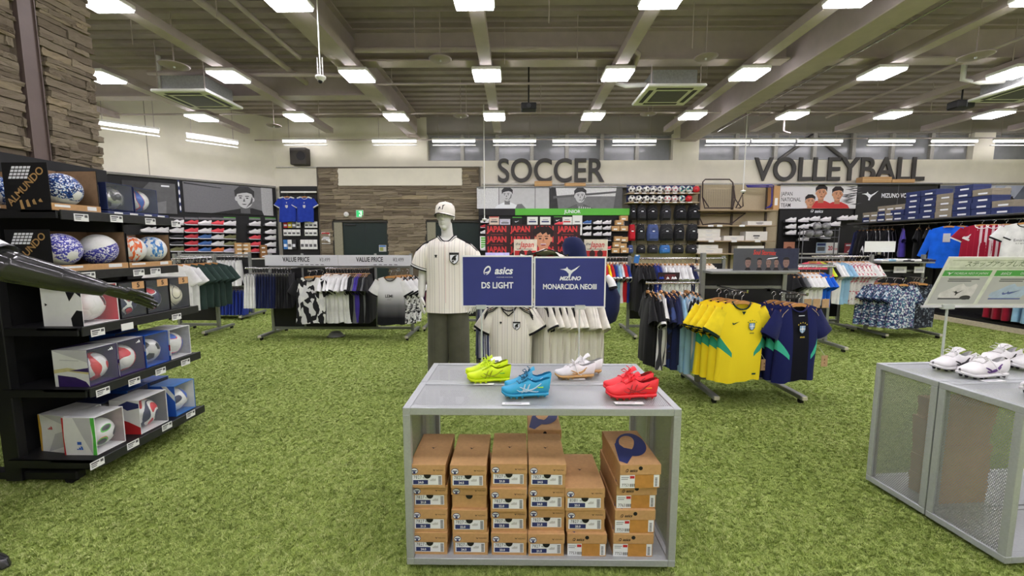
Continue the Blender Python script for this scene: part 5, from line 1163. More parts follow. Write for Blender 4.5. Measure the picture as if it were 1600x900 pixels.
def shirt(label, x, y, z, rz, body, sleeve=None, trim=None, w=.44, L=.68, sl=.2, seed=0, group=None, wood=True, name='jersey', marks=None, hang=True, cuff=True, cat='jersey'):
    t = thing(name, label, cat, (x, y, z), rz, group); me = shirt_meshes(w, L, sl, seed); sleeve = sleeve or body; trim = trim or sleeve
    link('body', me['body'], t, mats=[body]); link('collar', me['collar'], t, mats=[trim])
    for sx in (-1, 1):
        link('sleeve', me['sleeve', sx], t, mats=[sleeve])
        if cuff: link('cuff', me['cuff', sx], t, mats=[trim])
    if marks: marks(t, w, L, seed)
    if hang: hanger('%s hanger inside the %s' % ('wooden' if wood else 'metal', short(label)), (x, y, z - .002), rz, wood)
    return t
def short(l): q = l.replace(',', '').split(); return ' '.join(q[:12])
def shorts_mesh(w, L, seed):
    k = ('s', w, L, seed)
    if k in GM: return GM[k]
    rows = []; n, m = 28, 9
    for i in range(m + 1):
        v = i / m; row = []
        for q in range(n):
            a = 2 * PI * q / n; cx, sy = math.cos(a), math.sin(a); hw = w / 2 * (.74 + .3 * v); x = hw * math.copysign(abs(cx) ** .8, cx)
            y = (.014 + .03 * v) * sy + (-1 if sy < 0 else 1) * v * .01 * math.sin(x * 50 + seed * 1.7); notch = max(0, 1 - abs(x) / .05) * max(0, v - .55) * .5 * L
            row.append((x, y, -L * v + notch))
        rows.append(row)
    b = MB(); b.grid(rows, 0, True, loop=True); r0 = rows[0]
    wb = MB(); wb.grid([[(p[0] * 1.02, p[1] * 1.15, p[2] + .004) for p in r0], [(p[0] * 1.03, p[1] * 1.2, p[2] - .03) for p in r0]], 0, True, loop=True)
    GM[k] = (b.mesh('shorts_body', WHTC), wb.mesh('waistband', WHTC)); return GM[k]
def shorts(label, x, y, z, rz, m, w=.42, L=.46, seed=0, group=None, trim=None):
    t = thing('shorts', label, 'shorts', (x, y, z), rz, group); a, c = shorts_mesh(w, L, seed); link('body', a, t, mats=[m]); link('waistband', c, t, mats=[trim or m])
    hanger('metal clip hanger holding the ' + short(label), (x, y, z + .01), rz, False, group='clip hangers on the racks'); return t
def mark(fn, mats, name='chest_marks'):
    def f(t, w, L, seed):
        b = MB(); fn(b, lambda x, z: front_y(w, L, x, z, seed) - .007); b.build(name, mats, t)
    return f

# ================================================================ clothing racks
def rack(label, x0, x1, y, top, bars=(), panel=None, shelf=None, foot=.8, rz=0, panels=None, name='clothing_rack', posts=None):
    """steel rack: end posts on long feet, cross bars, black infill panel"""
    cx = (x0 + x1) / 2; t = thing(name, label, 'clothing rack', (cx, y, 0), rz); h = (x1 - x0) / 2
    for sx in (-1, 1):
        MB().cbox(sx * h - .022, sx * h + .022, -.025, .025, .05, top, .004).build('post', STEEL, t)
        MB().cbox(sx * h - .028, sx * h + .028, -foot / 2, foot / 2, .045, .085, .006).build('foot', STEEL, t)
        MB().cbox(sx * h - .024, sx * h + .024, -foot / 2 - .012, -foot / 2, .047, .083, .004).build('end_cap', mat('ivory_cap', (206, 200, 176), .5), t)
        for sy in (-1, 1): c = MB(); c.cyl(0, 0, -.014, .014, .024, 12, 0, T(sx * h, sy * (foot / 2 - .05), .024, 0, PI / 2)); c.build('caster', RUBBER, t)
    for px_ in posts or (): MB().cbox(px_ - cx - .014, px_ - cx + .014, -.02, .02, .12, top, .003).build('post', STEEL, t)
    for z in bars: MB().cbox(-h, h, -.014, .014, z - .016, z + .016, .003).build('cross_bar', STEEL, t)
    MB().cbox(-h, h, -.02, .02, .11, .15, .003).build('base_bar', STEEL, t)
    for p0, p1 in panels or ([(x0 + .02, x1 - .02)] if panel else []): MB().box(p0 - cx, p1 - cx, -.008, .008, panel[0], panel[1]).build('infill_panel', BLACK2, t)
    if shelf: MB().cbox(-h, h, -.2, .2, shelf - .012, shelf + .012, .003).build('shelf', STEEL, t)
    return t
def arm(t, x, y0, y1, z, m=CHROME):
    """face-out arm in the rack's own frame"""
    MB().tube([(x, y0, z), (x, y1, z), (x, y1, z + .02)], .009, 8).build('arm', m, t); MB().cbox(x - .02, x + .02, y0 - .008, y0 + .02, z - .03, z + .02, .003).build('arm_bracket', STEEL, t)
def side_bar(t, x0, x1, y, z): MB().tube([(x0, y, z), (x1, y, z)], .012, 10).build('hang_bar', CHROME, t)
HK_ = .075   # the hook's top above a garment's collar

# ---- rack with yellow and navy jerseys
RY = 4.08
r1 = rack('grey steel rack carrying yellow and navy jerseys beside silver stand', 1.81, 2.60, RY, 1.37, (1.035,), (.2, 1.2), 1.19, .82)
def flank(name, base, col, centre=None):
    if name in MATS: return MATS[name]
    t = NT(name); o, v = t.xyz(); ax = t.math('ABSOLUTE', o[0])
    zz = t.math('MULTIPLY_ADD', ax, 1.15, -.585); d = t.math('ABSOLUTE', t.math('SUBTRACT', o[2], zz)); wd = t.math('MULTIPLY_ADD', ax, .30, -.012)
    k = t.math('MULTIPLY', t.math('LESS_THAN', d, wd), t.math('GREATER_THAN', ax, .105)); c = t.mix(k, (*lin(base), 1), (*lin(col), 1))
    if centre: c = t.mix(t.math('LESS_THAN', ax, .078), c, (*lin(centre), 1))
    t.link(c, t.b.inputs['Base Color']); n = t.noise(v, 600, 1); t.bump(n[0], .12, .001); MATS[name] = t.fin(.8, 0, .2); return MATS[name]
YJ = flank('yellow_jersey', (246, 220, 40), (56, 160, 130)); YS = cloth('yellow_cloth', (246, 220, 40)); DGR = cloth('dark_green_cloth', (18, 48, 40)); YTR = striped('black_yellow_trim', [(0, (22, 30, 26)), (.45, (236, 206, 40)), (.7, (22, 30, 26))], 2, .03)
NJ = flank('navy_jersey', (24, 30, 84), (70, 190, 160), (12, 13, 26)); NS = cloth('deep_navy_cloth', (24, 30, 84))
PALEB = mat('badge_blue', (150, 180, 214), .6, noise=0); DGP = mat('badge_green', (20, 60, 48), .6, noise=0); GOLDP = mat('badge_gold', (220, 190, 60), .6, noise=0)
def badge(b, fy, cx, cz, s, word_m=3):
    y = fy(cx, cz); crest(b, cx, cz, s, 0, y - .001); crest(b, cx, cz, s * .84, 1, y - .0016); b.rect(cx - s * .84, cx + s * .84, cz - s * .1, cz + s * .1, y - .0022, 2); b.rect(cx - s * .1, cx + s * .1, cz - s * 1.0, cz + s * .8, y - .0022, 2); b.poly(ell(cx, cz, s * .3, s * .3, 12), y - .0026, 2)
    for k in range(5):
        a = PI / 2 + (k - 2) * .42; c = (cx + math.cos(a) * s * 1.7, cz + .1 * s + math.sin(a) * s * 1.6)
        b.poly([(c[0] + .25 * s * math.cos(q) * (1 if i % 2 else .4), c[1] + .25 * s * math.sin(q) * (1 if i % 2 else .4)) for i, q in enumerate([PI / 2 + PI * j / 5 + PI / 5 for j in range(10)])], y - .002, word_m)
def ymarks(t, w, L, seed):
    fy = lambda x, z: front_y(w, L, x, z, seed) - .006
    b = MB(); badge(b, fy, .075, -.215, .03, 0); shape(b, SWOOSH, -.075, -.185, .034, 0, fy(-.075, -.185)); b.rect(.10, .145, -.645, -.63, fy(.12, -.64) - .004, 0); b.build('chest_marks', [DGP, PALEB, WPRINT, GOLDP], t)
    text('BRASIL', .014, DGP, t, (.075, fy(.075, -.27), -.275), bold=.0004)
    MB().poly([(-.02, -.088), (.02, -.088), (0, -.118)], fy(0, -.09) - .002).build('collar_notch', DGR, t)
    MB().rect(-.03, .03, -.03, -.018, .012).build('neck_label', DGP, t)
def nmarks(t, w, L, seed):
    fy = lambda x, z: front_y(w, L, x, z, seed) - .007
    b = MB(); badge(b, fy, .0, -.215, .033, 3); b.rect(-.03, .03, -.105, -.099, fy(0, -.1), 2); b.build('chest_marks', [INK, PALEB, WPRINT, GOLDP], t); text('BRASIL', .016, GOLDP, t, (0, fy(0, -.285), -.285), bold=.0005)
    b = MB()
    for sx in (-1, 1): b.tube([(sx * .12, -.022, -.045), (sx * .17, -.026, -.085), (sx * .185, -.03, -.11)], .002, 5)
    b.build('shoulder_piping', mat('sand_thread', (190, 170, 130), .8), t)
fx0 = at_y(1157, 500, 3.58).x; zt = at_y(1157, 470, 3.58).z
arm(r1, fx0 - 2.205 + .02, 0, -.55, zt + HK_ + .005)
for i in range(4):
    shirt('yellow jersey with dark green collar, %s' % ('front one facing out', 'second behind the front one', 'third behind the front one', 'rearmost of the four')[i], fx0 - .032 * i, 3.58 + .07 * i, zt, .16, YJ, YS, YTR if i else DGR, .41, .70, .21, i % 3, 'yellow jerseys on the grey rack', marks=ymarks if i == 0 else None)
fx1 = at_y(1246, 500, 3.6).x; zt1 = at_y(1246, 474, 3.6).z
arm(r1, fx1 - 2.205 + .02, 0, -.55, zt1 + HK_ + .005)
for i in range(4):
    shirt('navy jersey with teal flank, %s' % ('front one facing out', 'second behind the front one', 'third behind the front one', 'rearmost of the four')[i], fx1 - .03 * i, 3.6 + .07 * i, zt1, .2, NJ, NS, NS, .41, .68, .21, (i + 1) % 3, 'navy jerseys on the grey rack', marks=nmarks if i == 0 else None)
for k, (px, py, lab) in enumerate(((1194, 570, 'brown card swing tag beside the yellow jerseys'), (1288, 564, 'brown card swing tag beside the navy jersey front'))):
    p = at_y(px, py, 3.62); g = thing('swing_tag', lab, 'tag', p, .1); MB().box(-.03, .03, -.0015, .0015, -.05, .05).build('card', mat('tag_kraft', (190, 156, 118), .7), g); MB().tube([(0, 0, .05), (-.04, .03, .13)], .0012, 4).build('string', WHITE, g); MB().poly(ell(0, .012, .006, .008, 10), -.002).poly(ell(0, -.018, .006, .006, 10), -.002).build('print', mat('tag_print', (120, 80, 50), .7), g)
for k, (x, z) in enumerate(((fx0, zt), (fx1, zt1))):
    g = thing('size_ring', 'black size marker strip on the hanger hooks above the %s jerseys' % ('yellow', 'navy')[k], 'size marker', (x - .01, 3.66, z + .05), .15)
    MB().cbox(-.08, .05, -.004, .004, -.02, .03, .003).build('strip', BLACK, g); b = MB(); [b.rect(-.07 + .028 * j, -.052 + .028 * j, -.008, .016, -.0046) for j in range(4)]; b.build('print', MGREYP, g)
# poster on top of the rack
po = thing('poster_stand', 'dark poster with four faces and red scrawl on rack shelf', 'poster', (at_y(1197, 405, 3.98).x, 3.98, 1.203)); q = at_y(1147, 388, 3.98), at_y(1247, 420, 3.98)
pw = (q[1].x - q[0].x) / 2; ph = q[0].z - 1.203
MB().box(-pw, pw, 0, .004, 0, ph).build('board', mat('poster_grey', (78, 80, 86), .3, noise=.1, scale=6), po)
b = MB(); b.poly([(pw * .2, ph), (pw * .98, ph), (pw * .98, .02), (pw * .5, .02)], -.0006, 0)
for k, cx in enumerate((-.55, -.2, .08, .32, .62)):
    cx *= pw; s = (.9, .72, .8, .7, 1.0)[k]; b.poly(ell(cx, .075, .030 * s, .044 * s), -.001 - k * .0001, 1); b.poly(ell(cx, .10, .033 * s, .028 * s, 14, .1, PI - .1), -.0014 - k * .0001, 2); b.rect(cx - .014, cx + .014, .005, .045, -.0009, 1); b.poly([(cx - .03, .0), (cx + .03, .0), (cx + .016, .03), (cx - .016, .03)], -.0012, 2)
    for e in (-.011, .011): b.rect(cx + e * s - .005, cx + e * s + .005, .079, .082, -.002, 2)
    b.rect(cx - .008, cx + .008, .053, .056, -.002, 2)
b.poly([(.0, .105), (.1, .118), (.11, .128), (.02, .118)], -.0024, 3)
b.build('printed_faces', [mat('poster_navy', (44, 48, 74), .35), mat('poster_skin', (142, 112, 104), .5, noise=.1), mat('poster_dark', (34, 30, 32), .5), WPRINT], po)
text('Soul Stormex', .062, mat('scrawl_red', (214, 70, 62), .5, noise=0), po, (-.02, -.003, ph * .80), sx=.62, bold=.0012, shear=.2, rot=(0, .03, 0))
MB().box(-pw - .01, pw + .01, -.012, .016, -.012, .002).build('stand_rail', glassm('clear_acrylic'), po)

# ---- jerseys hung edge-on beside the post of that rack
STR_GW = striped('grey_white_stripes', [(0, (206, 206, 204)), (.5, (226, 226, 224)), (.9, (60, 60, 64))], 0, .07); STR_BL = striped('sky_white_stripes', [(0, (150, 190, 214)), (.5, (226, 230, 230))], 0, .085); STR_BW = striped('black_white_stripes', [(0, (28, 28, 34)), (.42, (228, 228, 226))], 0, .075)
SKYC = cloth('sky_cloth', (146, 186, 212)); SWN = blotched('navy_swirl', [(22, 28, 56), (30, 44, 92), (20, 24, 46), (52, 70, 120)], 5, (1, 1, 1), .7, False)
side_bar(r1, 1.26 - 2.205, 1.80 - 2.205, 0, 1.075)
seqA = [('black', BLKC, BLKC, None), ('black', BLKC, BLKC, None), ('grey striped', STR_GW, BLKC, WHTC), ('grey striped', STR_GW, WHTC, BLKC), ('navy swirl', SWN, SWN, NAVYC), ('dark navy', NAVYC, NAVYC, None), ('dark navy', NAVYC, NAVYC, None), ('sky blue', SKYC, SKYC, WHTC), ('sky and white striped', STR_BL, STR_BW, BLKC), ('sky and white striped', STR_BL, STR_BW, BLKC), ('sky and white striped', STR_BL, STR_BW, BLKC), ('sky and white striped', STR_BL, STR_BW, BLKC)]
for i, (nm, b_, s_, tr_) in enumerate(seqA):
    shirt('%s jersey, %s from left on the bar beside yellow jersey rack' % (nm, ORD[i]), 1.29 + .043 * i, RY + .012 * math.sin(i * 2.3), 1.0 - .012 * (i % 3), -PI / 2 - .12 + .06 * math.sin(i * 1.7), b_, s_, tr_, .42, .70 if i < 7 else .74, .21, i % 3, 'jerseys on the side bar')
# ---- second rack down the aisle
R2Y = 6.7
r2 = rack('grey steel rack of black, navy and white tops down the aisle', 1.80, 3.3, R2Y, 1.27, (1.23,), (.25, 1.15), None, .95)
side_bar(r2, 1.85 - 2.55, 3.25 - 2.55, -.18, 1.235)
for x in (1.9, 3.2): MB().cbox(x - 2.55 - .01, x - 2.55 + .01, -.18, 0, 1.225, 1.245, .002).build('bar_bracket', STEEL, r2)
seqB = ['black'] * 4 + ['royal blue'] * 2 + ['white'] * 7 + ['navy'] + ['cream'] * 5; MC = {'black': BLKC, 'white': WHTC, 'navy': NAVYC, 'royal blue': cloth('royal_cloth', (36, 56, 140)), 'cream': CREAMC, 'red': cloth('red_cloth', (196, 34, 42)), 'yellow': YS, 'sky blue': SKYC, 'blue': cloth('bright_blue_cloth', (26, 96, 206)), 'dark green': cloth('forest_cloth', (48, 66, 60)), 'pink': cloth('pink_cloth', (226, 90, 110)), 'lime': cloth('lime_cloth', (200, 226, 60)), 'grey': cloth('grey_cloth', (104, 106, 108)), 'violet': cloth('violet_cloth', (70, 56, 150)), 'maroon': cloth('maroon_cloth', (146, 22, 44))}
for i, c in enumerate(seqB):
    shirt('%s top, %s from left on the second aisle rack' % (c, ORD[i]), 1.87 + .062 * i, R2Y - .18, 1.155, -PI / 2 + .05 * math.sin(i * 2.1), MC[c], None, None, .42, .74, .2, i % 3, 'tops on the second aisle rack', name='sports_shirt', cuff=False, cat='top')
side_bar(r2, 1.36 - 2.55, 1.78 - 2.55, 0, 1.245)
for i, c in enumerate(('red', 'yellow', 'red', 'royal blue', 'sky blue', 'white', 'red', 'royal blue')):
    shirt('%s jersey, %s on the bar left of the second aisle rack' % (c, ORD[i]), 1.39 + .05 * i, R2Y + .01 * (i % 2), 1.165, -PI / 2, MC[c], None, WHTC if c != 'white' else BLKC, .42, .62, .2, i % 3, 'jerseys left of the second aisle rack')
pb = thing('shelf_card', 'dark card with red lettering among the second rack tops', 'card', at_y(1045, 432, 6.2)); MB().box(-.16, .16, 0, .004, -.07, .06).build('card', mat('maroon_black_card', (40, 20, 26), .5), pb); b = MB(); [b.rect(-.06, .1, -.05 + .03 * k, -.032 + .03 * k, -.001) for k in range(3)]; b.build('print', mat('dull_red_print', (120, 44, 50), .5), pb); MB().tube([(0, .004, .06), (0, .2, .1)], .004, 5).build('clip', CHROME, pb)
p_ = thing('blue_clip_tag', 'small blue tag clipped on the second aisle rack bar', 'tag', (at_y(995, 402, 6.5).x, 6.49, 1.24)); MB().cbox(-.04, .04, -.003, .003, -.08, .05, .002, 0, T(ry=.2)).build('card', BLUETAG, p_); MB().cbox(-.02, .02, -.006, .03, .03, .05, .002).build('clip', WHITE, p_)
# ---- floral rack and its neighbours
R4Y = 6.75
r4 = rack('grey steel rack with floral shirts and folded whites on top', 5.68, 6.5, R4Y, 1.29, (1.03,), (.16, 1.0), 1.17, .8)
FLO = blotched('floral_blue', [(34, 48, 84), (70, 96, 130), (186, 200, 210), (44, 60, 100), (120, 100, 140), (90, 130, 150), (214, 220, 222)], 52); FLD = blotched('floral_dark', [(26, 28, 36), (52, 58, 70), (30, 34, 44), (110, 118, 128), (36, 38, 50)], 46)
PRW = blotched('white_red_print', [(226, 222, 216), (226, 222, 216), (224, 220, 216), (190, 110, 120), (222, 220, 214), (206, 200, 200)], 42)
fx = at_y(1408, 460, 6.3).x; arm(r4, fx - 6.09, 0, -.5, .94); zf = .86
for i in range(5): shirt('blue floral shirt, %s on the floral rack' % ('front one facing out', 'second behind it', 'third behind it', 'fourth behind it', 'rearmost')[i], fx - .05 * i, 6.28 + .09 * i, zf, .1, FLO, None, NAVYC, .42, .66, .2, i % 3, 'floral shirts on the rack', name='floral_shirt', cat='shirt')
fx = at_y(1440, 460, 6.4).x; arm(r4, fx - 6.09, 0, -.4, .94)
for i in range(4): shirt('dark floral shirt, %s on the floral rack' % ('front one facing out', 'second behind it', 'third behind it', 'rearmost')[i], fx + .03 * i, 6.4 + .08 * i, zf, .05, FLD, None, BLKC, .42, .68, .2, i % 3, 'dark floral shirts on the rack', name='floral_shirt', cat='shirt')
for i in range(7):
    c = ('white', 'sky blue', 'white', 'black', 'white', 'black', 'navy')[i]; f = thing('folded_shirt', '%s folded top, %s along the floral rack shelf' % (c, ORD[i]), 'folded top', (5.79 + .11 * i, R4Y - .05, 1.183), .1 * math.sin(i), 'folded tops on the floral rack')
    MB().cbox(-.10, .10, -.12, .12, 0, .03 + .006 * (i % 3), .012, 0, T(0, 0, 0, 0, .04 * math.sin(i * 3))).build('folded_body', MC[c], f); MB().tube([(-.05, -.1, .036), (0, -.05, .04), (.05, -.1, .036)], .006, 6).build('collar', MC['grey'], f)
for i, (px, lab) in enumerate(((1408, 'left'), (1438, 'right'))):
    c = thing('price_card', 'white price card hooked on the floral rack bar, %s one' % ('wider' if not i else 'smaller'), 'price card', (at_y(px, 424, 6.68).x, 6.7, 1.0)); MB().box(-.1 + .02 * i, .1 - .02 * i, -.002, .002, -.0, .1).build('card', CARD, c); MB().rect(-.06, .06, .03, .07, -.003).build('print', LGREYP, c)
side_bar(r4, 4.72 - 6.09, 5.66 - 6.09, 0, 1.26)
r4b = rack('grey steel rack of pale printed tops beside the floral shirts', 4.66, 5.6, R4Y + .5, 1.27, (1.22,), (.2, 1.1), None, .8)
for i, c in enumerate(('pink', 'lime', 'black', 'white', 'white', 'sky blue', 'sky blue', 'p', 'p', 'p', 'p', 'p', 'white', 'p')):
    m = PRW if c == 'p' else MC[c]; shirt('%s top, %s from left on the pale printed rack' % ('red and white printed' if c == 'p' else c, ORD[i]), 4.76 + .062 * i, R4Y + .01 * (i % 3), 1.18, -PI / 2 + .25, m, None, None, .44, .66, .2, i % 3, 'tops on the pale printed rack', name='sports_shirt', cuff=False, cat='top')
# ---- small rack behind the yellow jersey rack
r5 = rack('low grey rack of small white and blue tops behind navy jerseys', 3.55, 4.4, 5.9, 1.2, (1.16,), (.15, 1.1), None, .8)
side_bar(r5, 3.6 - 3.975, 4.36 - 3.975, -.16, 1.15)
MB().cbox(-.38, -.36, -.16, 0, 1.14, 1.16, .002).build('bar_bracket', STEEL, r5); MB().cbox(.36, .38, -.16, 0, 1.14, 1.16, .002).build('bar_bracket', STEEL, r5)
for i, c in enumerate(('black', 'black', 'grey', 'white', 'white', 'white', 'white', 'blue', 'blue')):
    shirt('small %s top, %s from left behind the navy jerseys' % (c, ORD[i]), 3.66 + .06 * i, 5.74, 1.07, -PI / 2 + .2, MC[c], None, None, .36, .44, .15, i % 3, 'small tops behind the navy jerseys', name='sports_shirt', cuff=False, cat='top')
for i in range(3):
    p = at_y(1262 + 14 * i, 474, 5.55); g = thing('swing_tag', 'brown swing tag, %s of three under the small white tops' % ORD[i], 'tag', p, .1, 'swing tags under small tops'); MB().box(-.05, .05, -.002, .002, -.06, .06).build('card', mat('tag_kraft', (190, 156, 118), .7), g); MB().tube([(0, 0, .06), (0, .1, .1)], .002, 4).build('string', WHITE, g)

# ---- long rack with the VALUE PRICE boards
VY = 6.5
rv = rack('long grey rack under two white VALUE PRICE boards', -3.88, -1.66, VY, 1.31, (1.1,), (.14, 1.08), None, .78, panels=[(-3.86, -2.22)], posts=(-3.37, -2.22))
side_bar(rv, -4.15 + 2.77, -3.42 + 2.77, -.2, 1.09); side_bar(rv, -2.92 + 2.77, -2.24 + 2.77, -.2, 1.09)
for x in (-4.12, -3.45, -2.9, -2.27): MB().cbox(x + 2.77 - .01, x + 2.77 + .01, -.2, 0, 1.08, 1.1, .002).build('bar_bracket', STEEL, rv)
for k, (x0, x1) in enumerate(((-3.93, -2.785), (-2.78, -1.64))):
    s = thing('price_board', 'white VALUE PRICE board on the long rack, %s' % ('beside the shorts end' if not k else 'above the white and black tees'), 'sign', ((x0 + x1) / 2, VY - .06, 1.12)); h = (x1 - x0) / 2
    MB().cbox(-h, h, 0, .01, 0, .165, .002).build('board', mat('board_white', (214, 216, 218), .5, noise=.02), s); text('VALUE PRICE', .10, mat('board_ink', (44, 44, 48), .5, noise=0), s, (-.08, -.002, .095), sx=.72, bold=.0022); text('¥3,499', .085, MGREYP, s, (.37, -.002, .092), sx=.72); b = MB(); [b.rect(-.02 + .08 * j, .03 + .08 * j, .012, .022, -.002) for j in range(5)]; b.build('small_print', MGREYP, s); MB().cbox(-.02, .02, .01, .03, .0, .1, .002).build('clip', STEEL, s)
SH = ['white'] * 4 + ['navy'] * 7 + ['black'] * 5
for i, c in enumerate(SH): shorts('%s shorts, %s from left on the VALUE PRICE rack' % (c, ORD[i]), -4.10 + .043 * i, VY - .2, 1.0, -PI / 2 + .2, MC[c], .42, .50, i % 3, 'shorts on the VALUE PRICE rack')
PAT = blotched('black_white_blocks', [(26, 26, 30), (226, 226, 224), (30, 30, 34), (214, 214, 214)], 20, (1, 1, .6), .85); FADE = None
fx = at_y(486, 460, 6.1).x; arm(rv, fx + 2.77, 0, -.45, 1.06)
for i in range(4): shirt('black and white block print tee, %s on VALUE PRICE rack' % ('front one facing out', 'second behind it', 'third behind it', 'rearmost')[i], fx + .05 * i, 6.08 + .1 * i, .985, -.1, PAT, (BLKC, PAT, MC['grey'], BLKC)[i], BLKC, .44, .70, .2, i % 3, 'block print tees', name='tee_shirt', cat='tee')
for i in range(9): shirt('white tee, %s from left on the VALUE PRICE rack' % ORD[i], -2.90 + .045 * i, VY - .2, 1.01, -PI / 2 + .15 * math.sin(i), MC['white'], None, BLKC if i % 3 == 2 else None, .43, .72, .2, i % 3, 'white tees on the VALUE PRICE rack', name='tee_shirt', cat='tee')
for i in range(9):
    c = ('black', 'black', 'grey', 'violet', 'violet', 'black', 'black', 'grey', 'black')[i]; shirt('%s tee, %s after the white tees on VALUE PRICE rack' % (c, ORD[i]), -2.50 + .03 * i, VY - .19, 1.01, -PI / 2 + .1, MC[c], None, None, .43, .72, .2, i % 3, 'dark tees on the VALUE PRICE rack', name='tee_shirt', cat='tee')
t = NT('faded_tee'); o_, v_ = t.xyz(); n_ = t.noise(v_, 40, 3); MATS['faded_tee'] = t.m
t.link(t.ramp(t.math('MULTIPLY_ADD', o_[2], -1.5, -.02), [(.3, lin((226, 226, 226))), (.62, lin((110, 110, 112))), (.9, lin((26, 26, 30)))]), t.b.inputs['Base Color']); t.fin(.85, 0, .2)
SPK = blotched('speckled_side', [(226, 226, 226), (30, 30, 34), (220, 220, 220), (120, 120, 122)], 40)
fx = at_y(612, 460, 6.1).x; arm(rv, fx + 2.77, 0, -.45, 1.06)
for i in range(4): shirt('white to black faded tee, %s on VALUE PRICE rack' % ('front one facing out', 'second behind it', 'third behind it', 'rearmost')[i], fx + .06 * i, 6.06 + .09 * i, .99, -.08, MATS['faded_tee'] if i == 0 else SPK, WHTC, BLKC, .41, .72, .2, i % 3, 'faded tees', name='tee_shirt', cat='tee',
    marks=(lambda t, w, L, s: (text('LEMI', .06, INK, t, (0, -.072, -.29), bold=.0006), text('athletics', .018, INK, t, (0, -.072, -.34)))) if i == 0 else None)
vd = thing('lamp_foot', 'small grey domed weight under the white tees', 'weight', (at_z(525, 526, 0).x, at_z(525, 526, 0).y, 0)); MB().lathe([(0, .09), (.06, .085), (.1, .05), (.12, 0)], 18).build('dome', STEEL, vd); MB().cyl(0, 0, .0, .012, .14, 18).build('base_ring', BLACK, vd)
# ---- racks on the far left
rl = rack('grey steel rack of white and dark green tees near gondola', -5.6, -4.95, 6.75, 1.3, (1.24,), (.2, 1.15), None, .7)
fx = -4.98; MB().tube([(-4.95 + 5.275, 0, 1.24), (fx + 5.275, 0, 1.24), (fx + 5.275, -.85, 1.24)], .011, 8).build('arm', CHROME, rl)
for i in range(7):
    c = 'white' if i < 2 else 'dark green'; shirt('%s tee, %s from the front on the rack behind gondola' % (c, ORD[i]), fx - .02 + .015 * i, 5.93 + .12 * i, 1.16, .25, MC[c], None, None, .50, .68, .22, i % 3, 'tees behind the gondola', name='tee_shirt', cat='tee')
r6 = rack('grey steel rack of white and blue shorts by the shoe wall', -6.7, -5.3, 8.2, 1.3, (1.25, .62), (.62, 1.2), None, .8)
side_bar(r6, -.68, .68, -.15, 1.22); side_bar(r6, -.68, .68, -.15, .64)
for x in (-.66, .66):
    for z in (1.21, .63): MB().cbox(x - .01, x + .01, -.15, 0, z, z + .02, .002).build('bar_bracket', STEEL, r6)
for i in range(6): shorts('black shorts, %s from left on upper bar by shoe wall' % ORD[i], -6.35 + .06 * i, 8.05, 1.14, -PI / 2 + .25, MC['black'] if i > 1 else MC['grey'], .42, .46, i % 3, 'black shorts by the shoe wall')
for i in range(9): shorts('white shorts, %s from left on upper bar by shoe wall' % ORD[i], -5.97 + .068 * i, 8.05, 1.14, -PI / 2 + .25, MC['white'], .42, .48, i % 3, 'white shorts by the shoe wall')
for i in range(12): c = 'black' if i < 1 else 'red' if i < 3 else 'blue'; shorts('%s shorts, %s from left on lower bar by shoe wall' % (c, ORD[i]), -6.05 + .066 * i, 8.05, .555, -PI / 2 + .25, MC['royal blue'] if c == 'blue' else MC[c], .42, .46, i % 3, 'shorts on the lower bar')

# ---- cream jersey rack behind the blue sign
JY = 4.42
rj = rack('grey steel rack of cream pinstriped jerseys behind blue sign', -.42, .86, JY, 1.30, (1.0,), (.3, .9), 1.29, .8)
fx = at_y(795, 520, 4.05).x; zj = at_y(795, 474, 4.05).z; arm(rj, fx - .22, 0, -.4, zj + HK_ + .005)
def jmarks(t, w, L, seed):
    fy = lambda x, z: front_y(w, L, x, z, seed) - .007
    b = MB(); crow_crest(b, .08, -.21, .034, fy(.08, -.21)); trefoil(b, -.075, -.19, .022, 0, fy(-.075, -.19)); b.build('chest_marks', [INK, WPRINT], t)
    MB().tube([(.05, -.03, -.03), (.055, fy(.05, -.1) - .008, -.1), (.06, fy(.06, -.17) - .01, -.17)], .0035, 5).build('tag_string', LGREYP, t)
def jstripes(t, w, L, seed):
    for sx in (-1, 1):
        b = MB()
        for q in (0, .018, .036): b.tube([(sx * .09, -.016 - q * .3, -.012 - q * .2), (sx * .15, -.022, -.036 - q), (sx * .205, -.026, -.06 - q), (sx * .24, -.03, -.12 - q)], .0045, 5)
        b.build('shoulder_stripes', BLKC, t)
    b = MB()
    for sx in (-1, 1): b.tube([(sx * .088, -.018, -.01), (sx * .05, -.03, -.075), (0, -.034, -.12)], .006, 6)
    b.build('neck_trim', BLKC, t)
for i in range(2): shirt('cream pinstriped jersey facing out under blue sign, %s' % ('front one' if not i else 'just behind'), fx + .03 * i, 4.05 + .08 * i, zj, -.06, PIN, CREAMC, BLKC, .40, .72, .21, i, 'cream jerseys under the blue sign', marks=(lambda t, w, L, s: (jmarks(t, w, L, s), jstripes(t, w, L, s))) if i == 0 else jstripes)
side_bar(rj, -.0, .66, -.14, .93)
for i in range(13): shirt('cream pinstriped jersey seen edge on, %s from the left' % ORD[i], .21 + .048 * i, JY - .14 + .01 * math.sin(i), zj + .02, -PI / 2 + .55 - .03 * i + .08 * math.sin(i * 2.2), PIN, CREAMC, BLKC if i < 2 else CREAMC, .43, .72, .21, i % 3, 'cream jerseys edge on', marks=jstripes if i < 8 else None)
